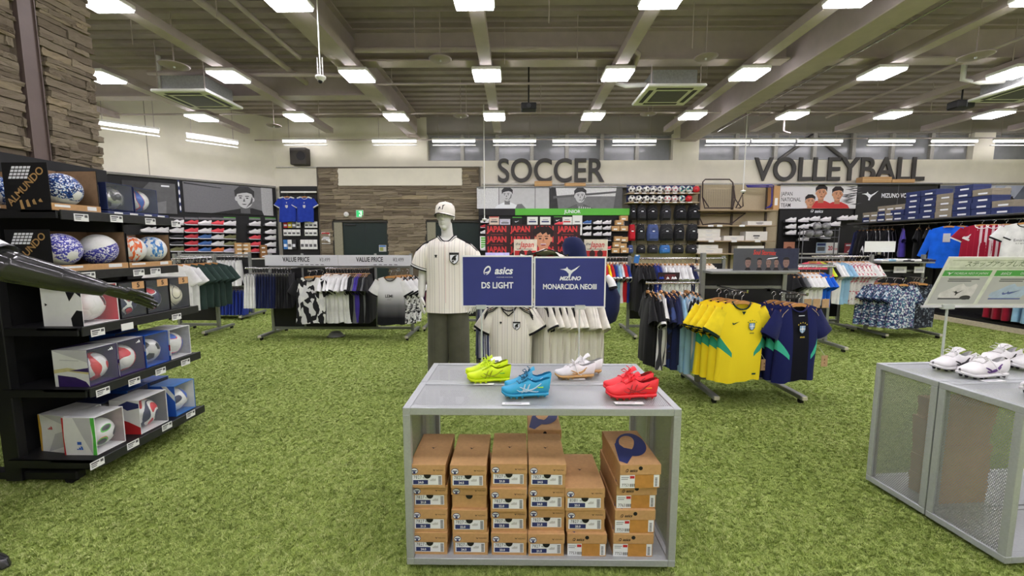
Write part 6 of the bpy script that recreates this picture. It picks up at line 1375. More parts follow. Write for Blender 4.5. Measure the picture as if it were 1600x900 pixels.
for i in range(2): shirt('navy track top with white stripes beside cream jerseys, %s' % ('nearer' if not i else 'farther'), -.38 + .05 * i, JY - .02, 1.0, -PI / 2 + .1, NAVYC, striped('navy_three_stripe', [(0, (26, 34, 72)), (.3, (220, 220, 224)), (.42, (26, 34, 72)), (.55, (220, 220, 224)), (.67, (26, 34, 72)), (.8, (220, 220, 224)), (.92, (26, 34, 72))], 1, .05), None, .43, .74, .6, i, 'navy track tops', name='track_jacket', cat='track top')
# Japan poster board and what stands round it
jp = thing('poster_board', 'red and black JAPAN poster with smiling young man above blue sign', 'poster', (0, 4.45, 1.305)); a = at_y(758, 351, 4.45); c = at_y(906, 400, 4.45); W0, W1, HH = a.x, c.x, a.z - 1.305
MB().cbox(W0, W1, 0, .008, 0, HH, .001).build('board', mat('poster_maroon', (58, 30, 34), .5, noise=.25, scale=12), jp)
for r_ in range(3):
    for q in range(4): text('JAPAN', .083, mat('poster_red', (214, 62, 64), .5, noise=0), jp, (W0 + .125 + .25 * q, -.0012, HH - .05 - .108 * r_), bold=.0035, sx=.86)
    b = MB(); [b.rect(W0 + .06 + .25 * q, W0 + .19 + .25 * q, HH - .108 - .108 * r_, HH - .1 - .108 * r_, -.001) for q in range(4)]; b.build('small_lettering', mat('poster_dull_red', (130, 50, 52), .5, noise=0), jp)
fx, fz = at_y(849, 372, 4.45).x, at_y(849, 374, 4.45).z - 1.305
b = MB(); b.poly([(fx - .15, 0), (fx + .17, 0), (fx + .13, .08), (fx + .05, .12), (fx - .05, .12), (fx - .12, .07)], -.0016, 2); b.poly([(fx - .045, .05), (fx + .05, .05), (fx + .05, fz - .06), (fx - .045, fz - .06)], -.0018, 0); b.poly(ell(fx, fz, .078, .105, 28), -.002, 0); b.poly(ell(fx - .082, fz, .014, .026), -.0019, 0); b.poly(ell(fx + .082, fz, .014, .026), -.0019, 0)
b.poly([(fx - .105, fz + .03), (fx - .11, fz + .1), (fx - .05, fz + .135), (fx + .06, fz + .135), (fx + .11, fz + .09), (fx + .1, fz + .02), (fx + .08, fz + .06), (fx + .045, fz + .045), (fx + .03, fz + .075), (fx - .01, fz + .05), (fx - .03, fz + .075), (fx - .07, fz + .05), (fx - .088, fz + .055)], -.0026, 1)
for e in (-.034, .034): b.poly(ell(fx + e, fz + .008, .016, .0075, 12), -.0028, 1); b.poly([(fx + e - .022, fz + .028), (fx + e + .022, fz + .03), (fx + e + .018, fz + .037), (fx + e - .018, fz + .036)], -.0028, 1)
b.poly([(fx - .012, fz - .026), (fx + .012, fz - .026), (fx + .004, fz + .008), (fx - .003, fz + .008)], -.0028, 3); b.poly([(fx - .036, fz - .045), (fx + .036, fz - .045), (fx + .018, fz - .066), (fx - .018, fz - .066)], -.0028, 4); b.rect(fx - .03, fx + .03, fz - .053, fz - .046, -.0032, 5)
b.build('printed_portrait', [SKINP, mat('hair_print', (36, 28, 28), .6, noise=.1), REDP, mat('skin_shade_print', (178, 120, 92), .6), mat('lip_print', (140, 50, 50), .6), WPRINT], jp)
for k, (px0, px1, py0, py1, nm) in enumerate(((803, 839, 374, 404, 'before the poster'), (913, 949, 374, 404, 'right of the navy form'))):
    a, c = at_y(px0, py0, 4.36), at_y(px1, py1, 4.36); s = thing('shelf_card', 'cream and red Japan card %s' % nm, 'card', (a.x, 4.36, 1.302)); w_, h_ = c.x - a.x, a.z - 1.302
    MB().box(0, w_, 0, .004, 0, h_).build('card', mat('card_cream', (228, 220, 200), .6), s); MB().rect(.008, w_ - .008, .004, h_ * .42, -.001).build('red_field', REDP, s); b = MB(); [b.poly(ell(w_ * q, h_ * .25, .03, .04), -.0016) for q in (.35, .68)]; b.build('faces', mat('dark_hair_print', (60, 34, 32), .6), s)
    text('Japan', .085, mat('script_red', (206, 56, 60), .5, noise=0), s, (w_ * .56, -.0018, h_ * .72), shear=.25, sx=.8, bold=.001); text('the', .04, INK, s, (w_ * .17, -.0018, h_ * .76), shear=.25); MB().rect(w_ * .12, w_ * .8, h_ * .48, h_ * .51, -.0014).build('small_print', MGREYP, s)
a = at_y(758, 392, 4.3); s = thing('shelf_card', 'pale lavender card lying at left of the poster', 'card', (a.x, 4.3, 1.304)); MB().box(0, .25, 0, .003, 0, .07, 0, T(0, 0, 0, -.5)).build('card', mat('lavender_card', (190, 186, 232), .5), s); MB().rect(.02, .22, .03, .034, -.001, 0, T(0, 0, 0, -.5)).build('print', mat('violet_print', (96, 86, 190), .5), s)
fs = thing('folded_shirt', 'cream jersey with black trim draped on top of the rack', 'folded top', (at_y(850, 396, 4.25).x, 4.25, 1.304))
b = MB(); b.grid([[(-.24 + .08 * i, -.1 + .1 * j, .012 + .045 * math.sin(i * 1.3 + j) ** 2 + (.05 if 2 <= i <= 4 and j < 2 else 0)) for i in range(7)] for j in range(4)]); b.build('folded_body', CREAMC, fs); MB().tube([(-.22, -.105, .03), (-.1, -.105, .06), (.02, -.1, .1), (.14, -.105, .07), (.24, -.09, .02)], .006, 6).build('trim', BLKC, fs)
bf = thing('torso_form', 'navy jersey on a rounded torso form beside blue sign', 'torso form', (.8, 4.3, 0)); rows = []
for i, (z, dx, r, ry) in enumerate([(.60, .03, .03, .03), (.615, .03, .12, .09), (.66, .03, .20, .14), (.78, .02, .245, .16), (.92, .02, .25, .165), (1.03, .0, .22, .15), (1.13, -.05, .17, .13), (1.24, -.14, .14, .12), (1.33, -.2, .12, .11), (1.44, -.22, .12, .1), (1.51, -.23, .08, .07), (1.53, -.23, .03, .03)]):
    rows.append([(dx + r * math.cos(q), ry * math.sin(q) * (1 + .03 * math.sin(5 * q + i)), z) for q in [2 * PI * k / 26 for k in range(26)]])
b = MB(); b.grid(rows, 0, True, loop=True); b.build('navy_jersey', NAVYC, bf); MB().tube([(.03, 0, .05), (.03, 0, .62)], .015, 8).build('stand_pole', STEEL, bf); MB().cyl(.03, 0, .0, .03, .12, 20).build('stand_base', STEEL, bf)
sl_ = MB(); sl_.tube([(.11, -.08, 1.13), (.15, -.11, 1.07), (.165, -.13, 1.02)], [.03, .04, .042], 10, 0, False).tube([(.163, -.128, 1.03), (.168, -.132, 1.005)], .044, 10, 1, False); sl_.build('white_sleeve', [WHTC, BLKC], bf)
rk = rack('grey steel rack of navy and red jerseys behind the mannequin', -1.55, -.7, 7.2, 1.28, (1.2,), (.2, 1.1), None, .8)
for i in range(5): shirt('navy and red jersey, %s from left behind the mannequin' % ORD[i], -1.52 + .075 * i, 7.02, 1.1, -PI / 2 + .5, striped('navy_red_stripes', [(0, (26, 32, 70)), (.6, (120, 30, 52))], 0, .09), NAVYC, None, .43, .72, .2, i % 3, 'jerseys behind the mannequin')
side_bar(rk, -.42, .42, -.18, 1.18); MB().cbox(-.4, -.38, -.18, 0, 1.17, 1.19, .002).build('bar_bracket', STEEL, rk); MB().cbox(.38, .4, -.18, 0, 1.17, 1.19, .002).build('bar_bracket', STEEL, rk)

# ================================================================ long clothing run on the right
gr = thing('clothing_gondola', 'long black clothing wall unit with shoe boxes along its top', 'shelving', (0, 0, 0))
MB().box(8.72, 8.78, 5.4, 10.5, .0, 1.95).build('back_panel', BLACK2, gr); MB().cbox(8.15, 8.78, 5.4, 10.5, 1.93, 1.965, .006).build('top_shelf', mat('dark_shelf', (70, 70, 70), .4, .3), gr)
MB().cbox(8.13, 8.78, 5.4, 10.5, .0, .09, .006).build('plinth', mat('beige_plinth', (196, 186, 160), .6), gr); MB().cbox(8.18, 8.74, 5.4, 10.5, .09, .14, .004).build('base_deck', BLACK, gr)
for y in (5.42, 7.1, 8.8, 10.48): MB().cbox(8.68, 8.73, y - .02, y + .02, .09, 1.94, .004).build('upright', BLACK, gr)
MB().tube([(8.3, 5.45, 1.88), (8.3, 10.45, 1.88)], .013, 8).build('hang_bar', CHROME, gr); MB().tube([(8.3, 5.45, .98), (8.3, 8.0, .98)], .013, 8).build('hang_bar', CHROME, gr)
for y in (5.5, 7.1, 8.8, 10.4): MB().cbox(8.3, 8.7, y - .008, y + .008, 1.865, 1.895, .002).build('bar_bracket', STEEL, gr)
def run(label, Y, c, rz=0, X=8.28, z=1.795, w=.46, L=.7, sl=.2, trim=None, seed=0, group='clothes on the right-hand run', sleeve=None, marks=None, name='jersey', cat='jersey'): shirt(label, X, Y, z, rz, c if not isinstance(c, str) else MC[c], sleeve, trim, w, L, sl, seed, group, marks=marks, name=name, cat=cat)
BST = striped('black_white_track', [(0, (24, 24, 28)), (.7, (226, 226, 226)), (.86, (24, 24, 28))], 0, .16)
for i in range(9): run('%s track top, %s from the far end of the right run' % (('navy', 'black', 'black', 'black and white', 'black', 'black and white', 'black and white', 'black', 'black and white')[i], ORD[i]), 10.25 - .11 * i, ('navy', 'black', 'black', BST, 'black', BST, BST, 'black', BST)[i], .5, sl=.52, seed=i % 3, name='track_jacket', cat='track top')
for i in range(2): run('plain black track pants top, %s pair beside blue jacket' % ORD[i], 8.75 - .2 * i, 'black', .6, w=.3, L=.75, sl=.2, seed=i, name='track_jacket', cat='track top')
run('violet and white top hung alone on the right run', 9.1, MC['violet'], .9, w=.3, L=.6)
BLJ = cloth('vivid_blue_cloth', (20, 100, 226))
for i in range(2): run('vivid blue jacket with grey patch, %s on the right run' % ('front one' if not i else 'one behind it'), 7.93 - .05 * i, BLJ, -PI / 2 + .5, 8.05 + .16 * i, sl=.5, w=.5, L=.78, seed=i, marks=mark(lambda b, fy: b.rect(-.05, .05, -.3, -.14, fy(0, -.2) - .01), [LGREYP]) if i == 0 else None, name='jacket', cat='jacket')
REDJ = striped('maroon_white_jersey', [(0, (150, 24, 48)), (.92, (170, 40, 62))], 0, .07); WHS = cloth('white_sleeve', (222, 214, 214))
for i in range(5): run('red jersey with white sleeve edges, %s from the front' % ORD[i], 7.35 - .10 * i, REDJ if i < 1 else striped('pink_white_jersey', [(0, (150, 24, 48)), (.5, (216, 190, 196))], 0, .06), -PI / 2 + .75, 8.02 + .09 * i, sl=.2, trim=WHTC, seed=i % 3, sleeve=MC['maroon'] if i < 1 else WHS)
for i in range(3): run('white jersey with dark chest lettering, %s on right run' % ('front one' if not i else ORD[i] + ' one behind'), 6.72 - .09 * i, 'white', -PI / 2 + .85, 8.0 + .1 * i, sl=.2, trim=BLKC, seed=i, marks=(lambda t, w, L, s: (text('Emirates', .06, DGREYP, t, (-.02, -.075, -.28), sx=.85), text('FLY BETTER', .025, DGREYP, t, (-.02, -.075, -.33)))) if i == 0 else None)
for i in range(5): run('%s jersey on the lower bar of right run, %s from far end' % (('maroon', 'maroon', 'maroon', 'sky blue', 'sky blue')[i], ORD[i]), 7.3 - .14 * i, ('maroon', 'maroon', 'maroon', 'sky blue', 'sky blue')[i], .5, 8.28, .9, seed=i % 3)
NB = mat('navy_shoe_card', (44, 56, 104), .5, noise=.08); GB = mat('grey_shoe_card', (146, 136, 120), .6, noise=.06); nbm = {}
def top_box(label, Y, lev, m, dx=0, hw=.155):
    k = m.name, hw
    if k not in nbm: nbm[k] = (MB().cbox(-hw, hw, -.16, .16, 0, .07, .002).mesh('carton', m), MB().cbox(-hw - .003, hw + .003, -.163, .163, .066, .112, .002).mesh('lid', m), MB().rect(-.06, .09, .02, .05, -.1635).mesh('label', WPRINT))
    o = link('shoe_box', nbm[k][0], None, (8.36 + dx, Y, 1.966 + .1135 * lev), -PI / 2); tag(o, label, 'shoe box', 'shoe boxes on the right run'); link('lid', nbm[k][1], o); link('label', nbm[k][2], o)
for ci, (n, g) in enumerate([(2, 1), (2, 2), (3, 1), (3, 3), (3, 1), (5, 0), (5, 0), (4, 4), (5, 0), (4, 1), (2, 1)]):
    for k in range(n):
        gy = (k >= n - g); top_box('%s shoe box, column %s from far end of right run, %s up' % ('grey' if gy else 'navy', ORD[ci], ORD[k]), 10.0 - .325 * (ci * .62 if ci < 4 else ci - 1.52) - .0, k, GB if gy else NB, .008 * math.sin(ci * 5 + k * 3), .155 if ci >= 4 else .096)
# ================================================================ displays along the walls
def X(px, ly=-.3, F=FB, py=340): return F.pix(px, py, ly).x
def Z(py, ly=-.3, px=900, F=FB): return F.pix(px, py, ly).z
def fplace(F, x, y, z): return F.w(x, y, z)
SHOEM = {}
def wall_shoe(label, F, x, y, z, col, sole, L=.27, group=None, rz=0, cat='shoe'):
    if L not in SHOEM:
        b = MB(); u = upper_mesh(L, 9, [0, .03, .1, .2, .3, .42, .48, .6, .74, .88, .97, 1]); b.add(u.v, u.f, 0, True); s = sole_mb(L, 10)
        b.add([(p[0], p[1], p[2] - .006) for p in s.v], s.f, 1, True); b.add([shoe_pt(L, q, a) * .97 + Vector((0, 0, .012)) for q, a in ((.06, .8), (.06, -.8), (.44, -.3), (.44, .3))], [(0, 1, 2, 3)], 2); b.v = [(p[0], p[1], p[2] * 1.25) for p in b.v]; SHOEM[L] = b.mesh('sports_shoe', [WHT, WHT, DGREYP])
    o = link('sports_shoe', SHOEM[L], None, F.w(x, y, z - .008), F.rz + rz, mats=[col, sole, DGREYP]); return tag(o, label, cat, group)
SC_ = {'white': WHT, 'red': tone('shoe_red', (206, 60, 70)), 'black': tone('shoe_black', (40, 40, 44)), 'blue': tone('shoe_blue', (70, 110, 176)), 'orange': tone('shoe_orange', (236, 120, 60)), 'olive': tone('shoe_olive', (124, 124, 84)), 'lavender': tone('shoe_lavender', (196, 190, 214)), 'coral': tone('shoe_coral', (236, 80, 92)), 'grey': tone('shoe_grey', (150, 150, 154))}
def tray(parent, F, x, y, z, w=.3, d=.16):
    k = ('tray', w)
    if k not in GM: GM[k] = MB().box(-w / 2, w / 2, -d / 2, d / 2, -.012, -.004).box(-w / 2, w / 2, d / 2 - .006, d / 2, -.004, .05).mesh('shoe_tray', mat('tray_grey', (70, 70, 72), .4))
    return piece('shoe_tray', GM[k], parent, (x, y, z))
def unit(label, F, x0, x1, z0, z1, ly, name='display_shelving', m=BLACK2, th=.06):
    """wall display: things stand in its own frame, origin at the wall's"""
    t = thing(name, label, 'shelving', F.w(0, 0, 0), F.rz); MB().box(x0, x1, ly - th, ly, z0, z1).build('back_panel', m, t); return t
def portrait(b, cx, cz, s, sk=0, hr=1, sh=2, y=-.002, turn=0, skd=3):
    lo = max(.004, cz - 1.3 * s)
    """head and shoulders as flat print"""
    b.poly([(p[0], max(lo, p[1])) for p in [(cx - .95 * s, cz - 1.3 * s), (cx + .95 * s, cz - 1.3 * s), (cx + .8 * s, cz - .78 * s), (cx + .3 * s, cz - .55 * s), (cx - .3 * s, cz - .55 * s), (cx - .8 * s, cz - .78 * s)]], y, sh)
    b.poly([(cx - .2 * s, max(lo, cz - .7 * s)), (cx + .2 * s, max(lo, cz - .7 * s)), (cx + .2 * s, cz - .2 * s), (cx - .2 * s, cz - .2 * s)], y - .0003, skd); b.poly(ell(cx, cz, .34 * s, .46 * s, 24), y - .0006, sk)
    for e in (-.35, .35): b.poly(ell(cx + e * s, cz - .02 * s, .06 * s, .11 * s, 10), y - .0005, sk)
    b.poly([(cx - .4 * s, cz + .05 * s), (cx - .42 * s, cz + .36 * s), (cx - .2 * s, cz + .58 * s), (cx + .18 * s, cz + .58 * s), (cx + .42 * s, cz + .38 * s), (cx + .4 * s, cz + .05 * s), (cx + .31 * s, cz + .24 * s), (cx + .1 * s, cz + .3 * s), (cx - .12 * s, cz + .26 * s), (cx - .31 * s, cz + .2 * s)], y - .001, hr)
    for e in (-.14, .14):
        q = cx + (e + turn * .06) * s; b.poly(ell(q, cz + .03 * s, .055 * s, .03 * s, 10), y - .0012, hr); b.poly([(q - .09 * s, cz + .1 * s), (q + .09 * s, cz + .11 * s), (q + .07 * s, cz + .145 * s), (q - .07 * s, cz + .14 * s)], y - .0012, hr)
    q = cx + turn * .06 * s; b.poly([(q - .05 * s, cz - .14 * s), (q + .05 * s, cz - .14 * s), (q + .015 * s, cz + .03 * s)], y - .0012, skd); b.poly([(q - .11 * s, cz - .25 * s), (q + .11 * s, cz - .25 * s), (q + .05 * s, cz - .29 * s), (q - .05 * s, cz - .29 * s)], y - .0012, hr)
    b.poly([(cx + .02 * s, cz - .44 * s), (cx + .30 * s, cz - .2 * s), (cx + .34 * s, cz), (cx + .3 * s, cz + .12 * s), (cx + .22 * s, cz - .15 * s)], y - .0009, skd)
def banner(label, F, px0, px1, py0, py1, ly, base, name='wall_banner'):
    pm = (px0 + px1) / 2; a = F.pix(px0, py0, ly); c = F.pix(px1, py1, ly); z1, z0 = a.z, F.pix(px0, py1, ly).z
    t = thing(name, label, 'banner', F.w(a.x, ly, z0), F.rz); w_, h_ = c.x - a.x, z1 - z0; MB().box(0, w_, 0, .02, 0, h_).build('banner_sheet', base, t); return t, w_, h_

# ---- splayed wall of shoes on the left
LZ = 2.98
ul = unit('black splayed wall display with five rows of shoes', FL, -4.4, -.03, 0, LZ, -.02, th=.08)
MB().cbox(-4.4, -.03, -.14, -.02, LZ, LZ + .05, .004).build('top_trim', mat('grey_trim', (128, 126, 120), .5), ul)
MB().box(-4.4, -.06, -.45, -.1, 1.06, 1.09).build('lower_shelf', mat('pale_shelf', (190, 186, 176), .5), ul); MB().box(-4.4, -.06, -.42, -.1, 0, 1.06).build('base_cabinet', BLACK, ul)
t, w_, h_ = banner('dark photo banner with a bright corner beside the portrait banner', FL, 190, 277, 281, 331, -.13, DGREYP)
b = MB(); b.poly([(0, 0), (w_, 0), (w_, h_), (w_ * .5, h_), (w_ * .2, h_ * .5)], -.001, 0).poly([(w_ * .45, 0), (w_ * .78, 0), (w_ * .8, h_ * .42), (w_ * .5, h_ * .3)], -.0016, 1).rect(w_ * .72, w_ * .88, h_ * .88, h_ * .93, -.002, 2); b.build('printed_scene', [MGREYP, GREYP, WPRINT], t)
t, w_, h_ = banner('blue and white vertical strip between the two left banners', FL, 277, 284, 281, 331, -.13, NAVYCARD); b = MB(); [b.poly(ell(w_ / 2, h_ * (.12 + .25 * k), w_ * .4, h_ * .08, 12)) for k in range(4)]; b.build('printed_marks', WPRINT, t); bpy.data.objects[t.children[1].name].location.y = -.002
t, w_, h_ = banner('grey banner with a dark-haired young man in black', FL, 285, 427, 283, 331, -.13, GREYP)
b = MB(); b.rect(w_ * .0, w_ * .62, 0, h_ * .98, -.0006, 4); b.rect(w_ * .86, w_, 0, h_, -.0008, 5); b.poly([(w_ * .28, 0), (w_ * .88, 0), (w_ * .86, h_ * .16), (w_ * .74, h_ * .24), (w_ * .6, h_ * .2)], -.001, 2); portrait(b, w_ * .66, h_ * .56, h_ * .74, 0, 1, 2, -.0016, -.6, 3)
b.poly([(w_ * .01, h_ * .93), (w_ * .4, h_ * .86), (w_ * .4, h_ * .88), (w_ * .01, h_ * .97)], -.001, 2); b.build('printed_portrait', [LGREYP, DGREYP, mat('near_black_print', (32, 32, 34), .55), MGREYP, mat('banner_grey', (112, 112, 116), .55, noise=.08), mat('banner_pale', (176, 176, 178), .55)], t)
rowsy = [352, 364, 373.5, 384, 394]
colsL = [(232, 'white white - - -'), (252, 'white white black black black'), (276, 'white white black black olive'), (299, 'red coral red red red'), (320, 'white white blue blue blue'), (340, 'coral coral white white orange'), (359, 'white white olive olive lavender'), (398, 'white white coral coral coral'), (422.5, 'white white white white white')]
for ci, (px, cs) in enumerate(colsL):
    cs = cs.split()
    for ri, c in enumerate(cs):
        py = rowsy[ri] + (px - 330) * .012
        p = FL.pix(px, py, -.22)
        if p.z < 1.10: p.z = 1.10
        tray(ul, FL, p.x, p.y, p.z, .3)
        if c != '-': wall_shoe('%s shoe, %s row of %s column on the splayed wall' % (c, ORD[ri], ORD[ci]), FL, p.x, p.y, p.z, SC_[c], WHT if c != 'black' else (WHT if ri < 4 else SC_['black']), .27, 'shoes on the splayed wall', .12)
    p = FL.pix(px, 341 + (px - 330) * .01, -.12); MB().rect(p.x - .13, p.x + .13, p.z - .035, p.z + .012, -.125, 0).rect(p.x - .13, p.x + .13, p.z + .014, p.z + .03, -.125, 1 if ci in (6, 7, 8) else 2).build('column_card', [GREYP, GREENB, DGREYP], ul)
def kbox(label, F, x, y, z, w, h, d=.2, m=KRAFT, grp='small boxes along the walls', name='cardboard_box'):
    k = ('kb', round(w, 2), round(h, 2), m.name)
    if k not in GM: GM[k] = (MB().cbox(-w / 2, w / 2, -d / 2, d / 2, 0, h * .68, .002).mesh('carton', m), MB().cbox(-w / 2 - .002, w / 2 + .002, -d / 2 - .002, d / 2 + .002, h * .66, h, .002).mesh('lid', m), MB().rect(-w * .3, w * .2, h * .2, h * .5, -d / 2 - .001).mesh('label', CARD))
    o = link(name, GM[k][0], None, F.w(x, y, z), F.rz); tag(o, label, 'box', grp); link('lid', GM[k][1], o); link('label', GM[k][2], o); return o
for i in range(2):
    for j in range(4):
        p = FL.pix(373.5 + 10 * i, 394, -.22); kbox('brown shoe box among splayed wall shoes, %s column, %s up' % (ORD[i], ORD[j]), FL, p.x, -.24, 1.095 + .10 * j, .2, .098)
for j in range(3): p = FL.pix(410.5, 394, -.22); kbox('narrow brown box near the splayed wall corner, %s up' % ORD[j], FL, p.x, -.24, 1.095 + .115 * j, .16, .11, m=KR2)

# ---- blue jersey panel beside the stone front
ub = unit('black wall panel with two blue jerseys and packets', FB, X(439, -.1), X(497, -.1), 0, Z(291, -.1, 468), -.04)
x0, x1 = X(441, -.2), X(496, -.2); zb = Z(300, -.2, 468); MB().cbox(x0, x1, -.2, -.17, zb - .02, zb + .02, .003).build('white_rail', WHITE, ub)
MB().box(x0, x1, -.45, -.1, 1.03, 1.06).build('shelf', mat('pale_shelf', (190, 186, 176), .5), ub); MB().box(x0, x1, -.42, -.1, 0, 1.03).build('base_cabinet', BLACK, ub)
BLJ2 = cloth('deep_blue_cloth', (36, 60, 160)); 
for i, px in enumerate((448.5, 476)):
    p = FB.pix(px, 307, -.25); shirt('deep blue jersey with white shoulders, %s on the wall panel' % ('nearer the shoe wall' if not i else 'nearer the stone front'), p.x, WALL_Y - .25, p.z, .06, BLJ2, WHTC if 0 else BLJ2, WHTC, .44, .68, .2, i, 'blue wall jerseys',
        marks=lambda t, w, L, s: (MB().tube([(-.19, -.02, -.05), (-.1, -.024, -.02)], .02, 6).tube([(.19, -.02, -.05), (.1, -.024, -.02)], .02, 6).build('white_shoulders', WHTC, t), mark(lambda b, fy: (crest(b, 0, -.27, .035, 0, fy(0, -.27) - .002), b.poly(ell(0, -.17, .012, .02, 10), fy(0, -.17) - .002, 0)), [LGREYP])(t, w, L, s)))
pk = rng('packs')
for r_, (py, items) in enumerate(((351, 'rygw www'), (363.5, 'wwww www'), (382, 'bwk wwww'))):
    its = [c for c in items]; n = len(its)
    for i, c in enumerate(its):
        if c == ' ': continue
        px = 443 + 53 * (i + .5) / n; p = FB.pix(px, py, -.16); m = {'r': REDP, 'y': mat('yellow_card', (220, 190, 40), .5), 'g': GREYP, 'w': CARD, 'b': BLUETAG, 'k': DGREYP}[c]
        o = thing('accessory_packet', '%s accessory packet, %s in %s row under the blue jerseys' % ({'r': 'red', 'y': 'yellow', 'g': 'grey', 'w': 'white', 'b': 'blue', 'k': 'dark'}[c], ORD[i], ORD[r_]), 'packet', FB.w(p.x, -.16, p.z), 0, 'packets under the blue jerseys')
        hh = .085 if r_ < 2 else .13; MB().cbox(-.055, .055, -.015, .015, -hh, hh, .005).build('packet', m, o); MB().rect(-.04, .04, -hh * .5, hh * .1, -.017).build('print', MGREYP if c == 'w' else WPRINT, o); MB().tube([(0, 0, hh), (0, .05, hh + .02), (0, .12, hh + .02)], .004, 5).build('peg', CHROME, o)

# ---- centre wall: two portrait banners, JUNIOR band, shoes
ly = -.3
uc = unit('black centre wall display under a green JUNIOR band', FB, X(748, ly), X(984, ly), 0, Z(327, ly), -.24)
t, w_, h_ = banner('pale banner with a young man looking aside in white shirt', FB, 745, 858, 292, 326, ly, LGREYP)
b = MB(); b.rect(0, w_ * .3, 0, h_, -.0006, 4); b.rect(w_ * .3, w_ * .31, 0, h_, -.001, 3); b.rect(w_ * .8, w_ * .81, 0, h_, -.001, 3); portrait(b, w_ * .42, h_ * .62, h_ * .62, 0, 1, 2, -.0016, -1, 3); b.poly([(w_ * .53, 0), (w_ * .68, 0), (w_ * .62, h_ * .22), (w_ * .56, h_ * .2)], -.003, 3); b.rect(w_ * .02, w_ * .12, h_ * .9, h_ * .94, -.001, 3)
b.build('printed_portrait', [LGREYP, DGREYP, WPRINT, GREYP, mat('pale_print', (220, 220, 222), .55)], t)
t, w_, h_ = banner('grey banner with a short-haired man before concrete', FB, 859, 972, 291, 326, ly, GREYP)
b = MB(); b.rect(0, w_, h_ * .55, h_, -.0005, 4); b.poly([(0, h_ * .9), (w_ * .08, h_), (w_ * .12, 0), (0, 0)], -.0008, 1); b.poly([(w_ * .05, h_ * .45), (w_, h_ * .72), (w_, h_ * .8), (w_ * .05, h_ * .56)], -.001, 3); b.poly([(w_ * .88, 0), (w_, 0), (w_, h_), (w_ * .92, h_)], -.0012, 2); portrait(b, w_ * .42, h_ * .56, h_ * .66, 0, 1, 3, -.0018, 0, 5)
for k in range(6): b.rect(w_ * (.40 + .03 * k), w_ * (.415 + .03 * k), 0, h_ * (.1 - .01 * k), -.004, 0)
b.build('printed_portrait', [LGREYP, DGREYP, MGREYP, mat('concrete_print', (96, 96, 98), .55), mat('pale_print', (220, 220, 222), .55), GREYP], t)
MB().cbox(X(748, ly), X(805, ly), ly - .03, ly, Z(337, ly), Z(326, ly), .003).build('black_header', BLACK, uc)
gb = MB().cbox(X(805, ly), X(983, ly), ly - .04, ly, Z(336.5, ly), Z(326, ly), .003).build('green_band', GREENB, uc)
text('JUNIOR', .125, WPRINT, gb, (X(894, ly), ly - .042, Z(331, ly)), bold=.002)
MB().box(X(748, ly), X(984, ly), ly - .25, ly, .96, .99).build('lower_shelf', mat('pale_shelf', (190, 186, 176), .5), uc); MB().box(X(748, ly), X(984, ly), ly - .22, ly, 0, .96).build('base_cabinet', BLACK, uc)
n = 0
for px, pys, cs in ((757, (348, 356, 365, 391), ('white', 'red', 'white', 'white')), (917, (350, 358.5, 368), ('blue', 'white', 'white')), (933.5, (350, 358.5, 368), ('white', 'white', 'white')), (948, (350, 358.5, 368, 376, 390), ('white', 'white', 'white', 'black', 'coral')), (873, (352,), ('coral',)), (969, (352, ), ('grey',))):
    for k, (py, c) in enumerate(zip(pys, cs)):
        p = FB.pix(px, py, ly - .11); tray(uc, FB, p.x, ly - .11, p.z, .24); wall_shoe('%s junior shoe, %s down in the %s column of JUNIOR wall' % (c, ORD[k], {757: 'leftmost', 917: 'first right-hand', 933.5: 'second right-hand', 948: 'third right-hand', 873: 'middle', 969: 'last'}[px]), FB, p.x, ly - .11, p.z, SC_[c], WHT, .22, 'shoes on the JUNIOR wall')
for k, (px, py, w2, h2, m, top, lab) in enumerate([(772, 346, .13, .13, mat('pink_card', (226, 206, 190), .6), REDP, 'pinkish'), (789, 348, .14, .1, mat('lavender_card2', (206, 206, 224), .6), LGREYP, 'lavender'), (808, 346, .13, .12, BLACK, GREENB, 'black with green top'), (832, 346, .14, .12, CARD, CARD, 'white, nearer the black one'), (852, 346, .14, .12, CARD, CARD, 'white, second'), (872, 344, .12, .1, BLACK, GREENB, 'black above the coral shoe'), (886, 346, .13, .12, CARD, CARD, 'white with red figure'), (902, 352, .13, .26, CARD, CARD, 'tall white with black figure')]):
    p = FB.pix(px, py, ly - .1); o = thing('display_card', '%s card at the top of the JUNIOR wall' % lab, 'card', FB.w(p.x, ly - .1, p.z), 0, 'cards on the JUNIOR wall'); MB().cbox(-w2, w2, 0, .006, -h2, h2, .001).build('card', m, o); MB().rect(-w2 * .95, w2 * .95, h2 * .8, h2 * .98, -.001).build('heading', top, o)
    b = MB()
    if m is BLACK: shape(b, SWOOSH, 0, 0, .06, 0, -.001)
    else: b.rect(-w2 * .7, w2 * .7, -h2 * .2, h2 * .1, -.001, 1); b.rect(-w2 * .5, w2 * .5, h2 * .3, h2 * .42, -.001, 2)
    b.build('print', [WPRINT, NAVYP if k in (3, 4) else REDP if k == 6 else MGREYP, GREYP], o)
for k, (px, py) in enumerate([(961, 361), (974, 361), (967, 352), (974, 345), (965, 377), (963, 386), (974, 378), (972, 388), (961, 395), (975, 395)]):
    p = FB.pix(px, py, ly - .12); tray(uc, FB, p.x, ly - .12, p.z, .22); kbox('small brown box, %s of the loose stack at the JUNIOR wall end' % ORD[k], FB, p.x, ly - .12, p.z, .2, .13, .16)
p = FB.pix(757, 379, ly - .12); o = thing('display_card', 'white and green size card low on the JUNIOR wall', 'card', FB.w(p.x, ly - .12, p.z)); MB().cbox(-.12, .12, 0, .006, -.17, .17, .001).build('card', CARD, o); b = MB(); [b.rect(-.09, .09, -.14 + .06 * q, -.1 + .06 * q, -.001) for q in range(5)]; b.build('green_rows', GREENB, o)

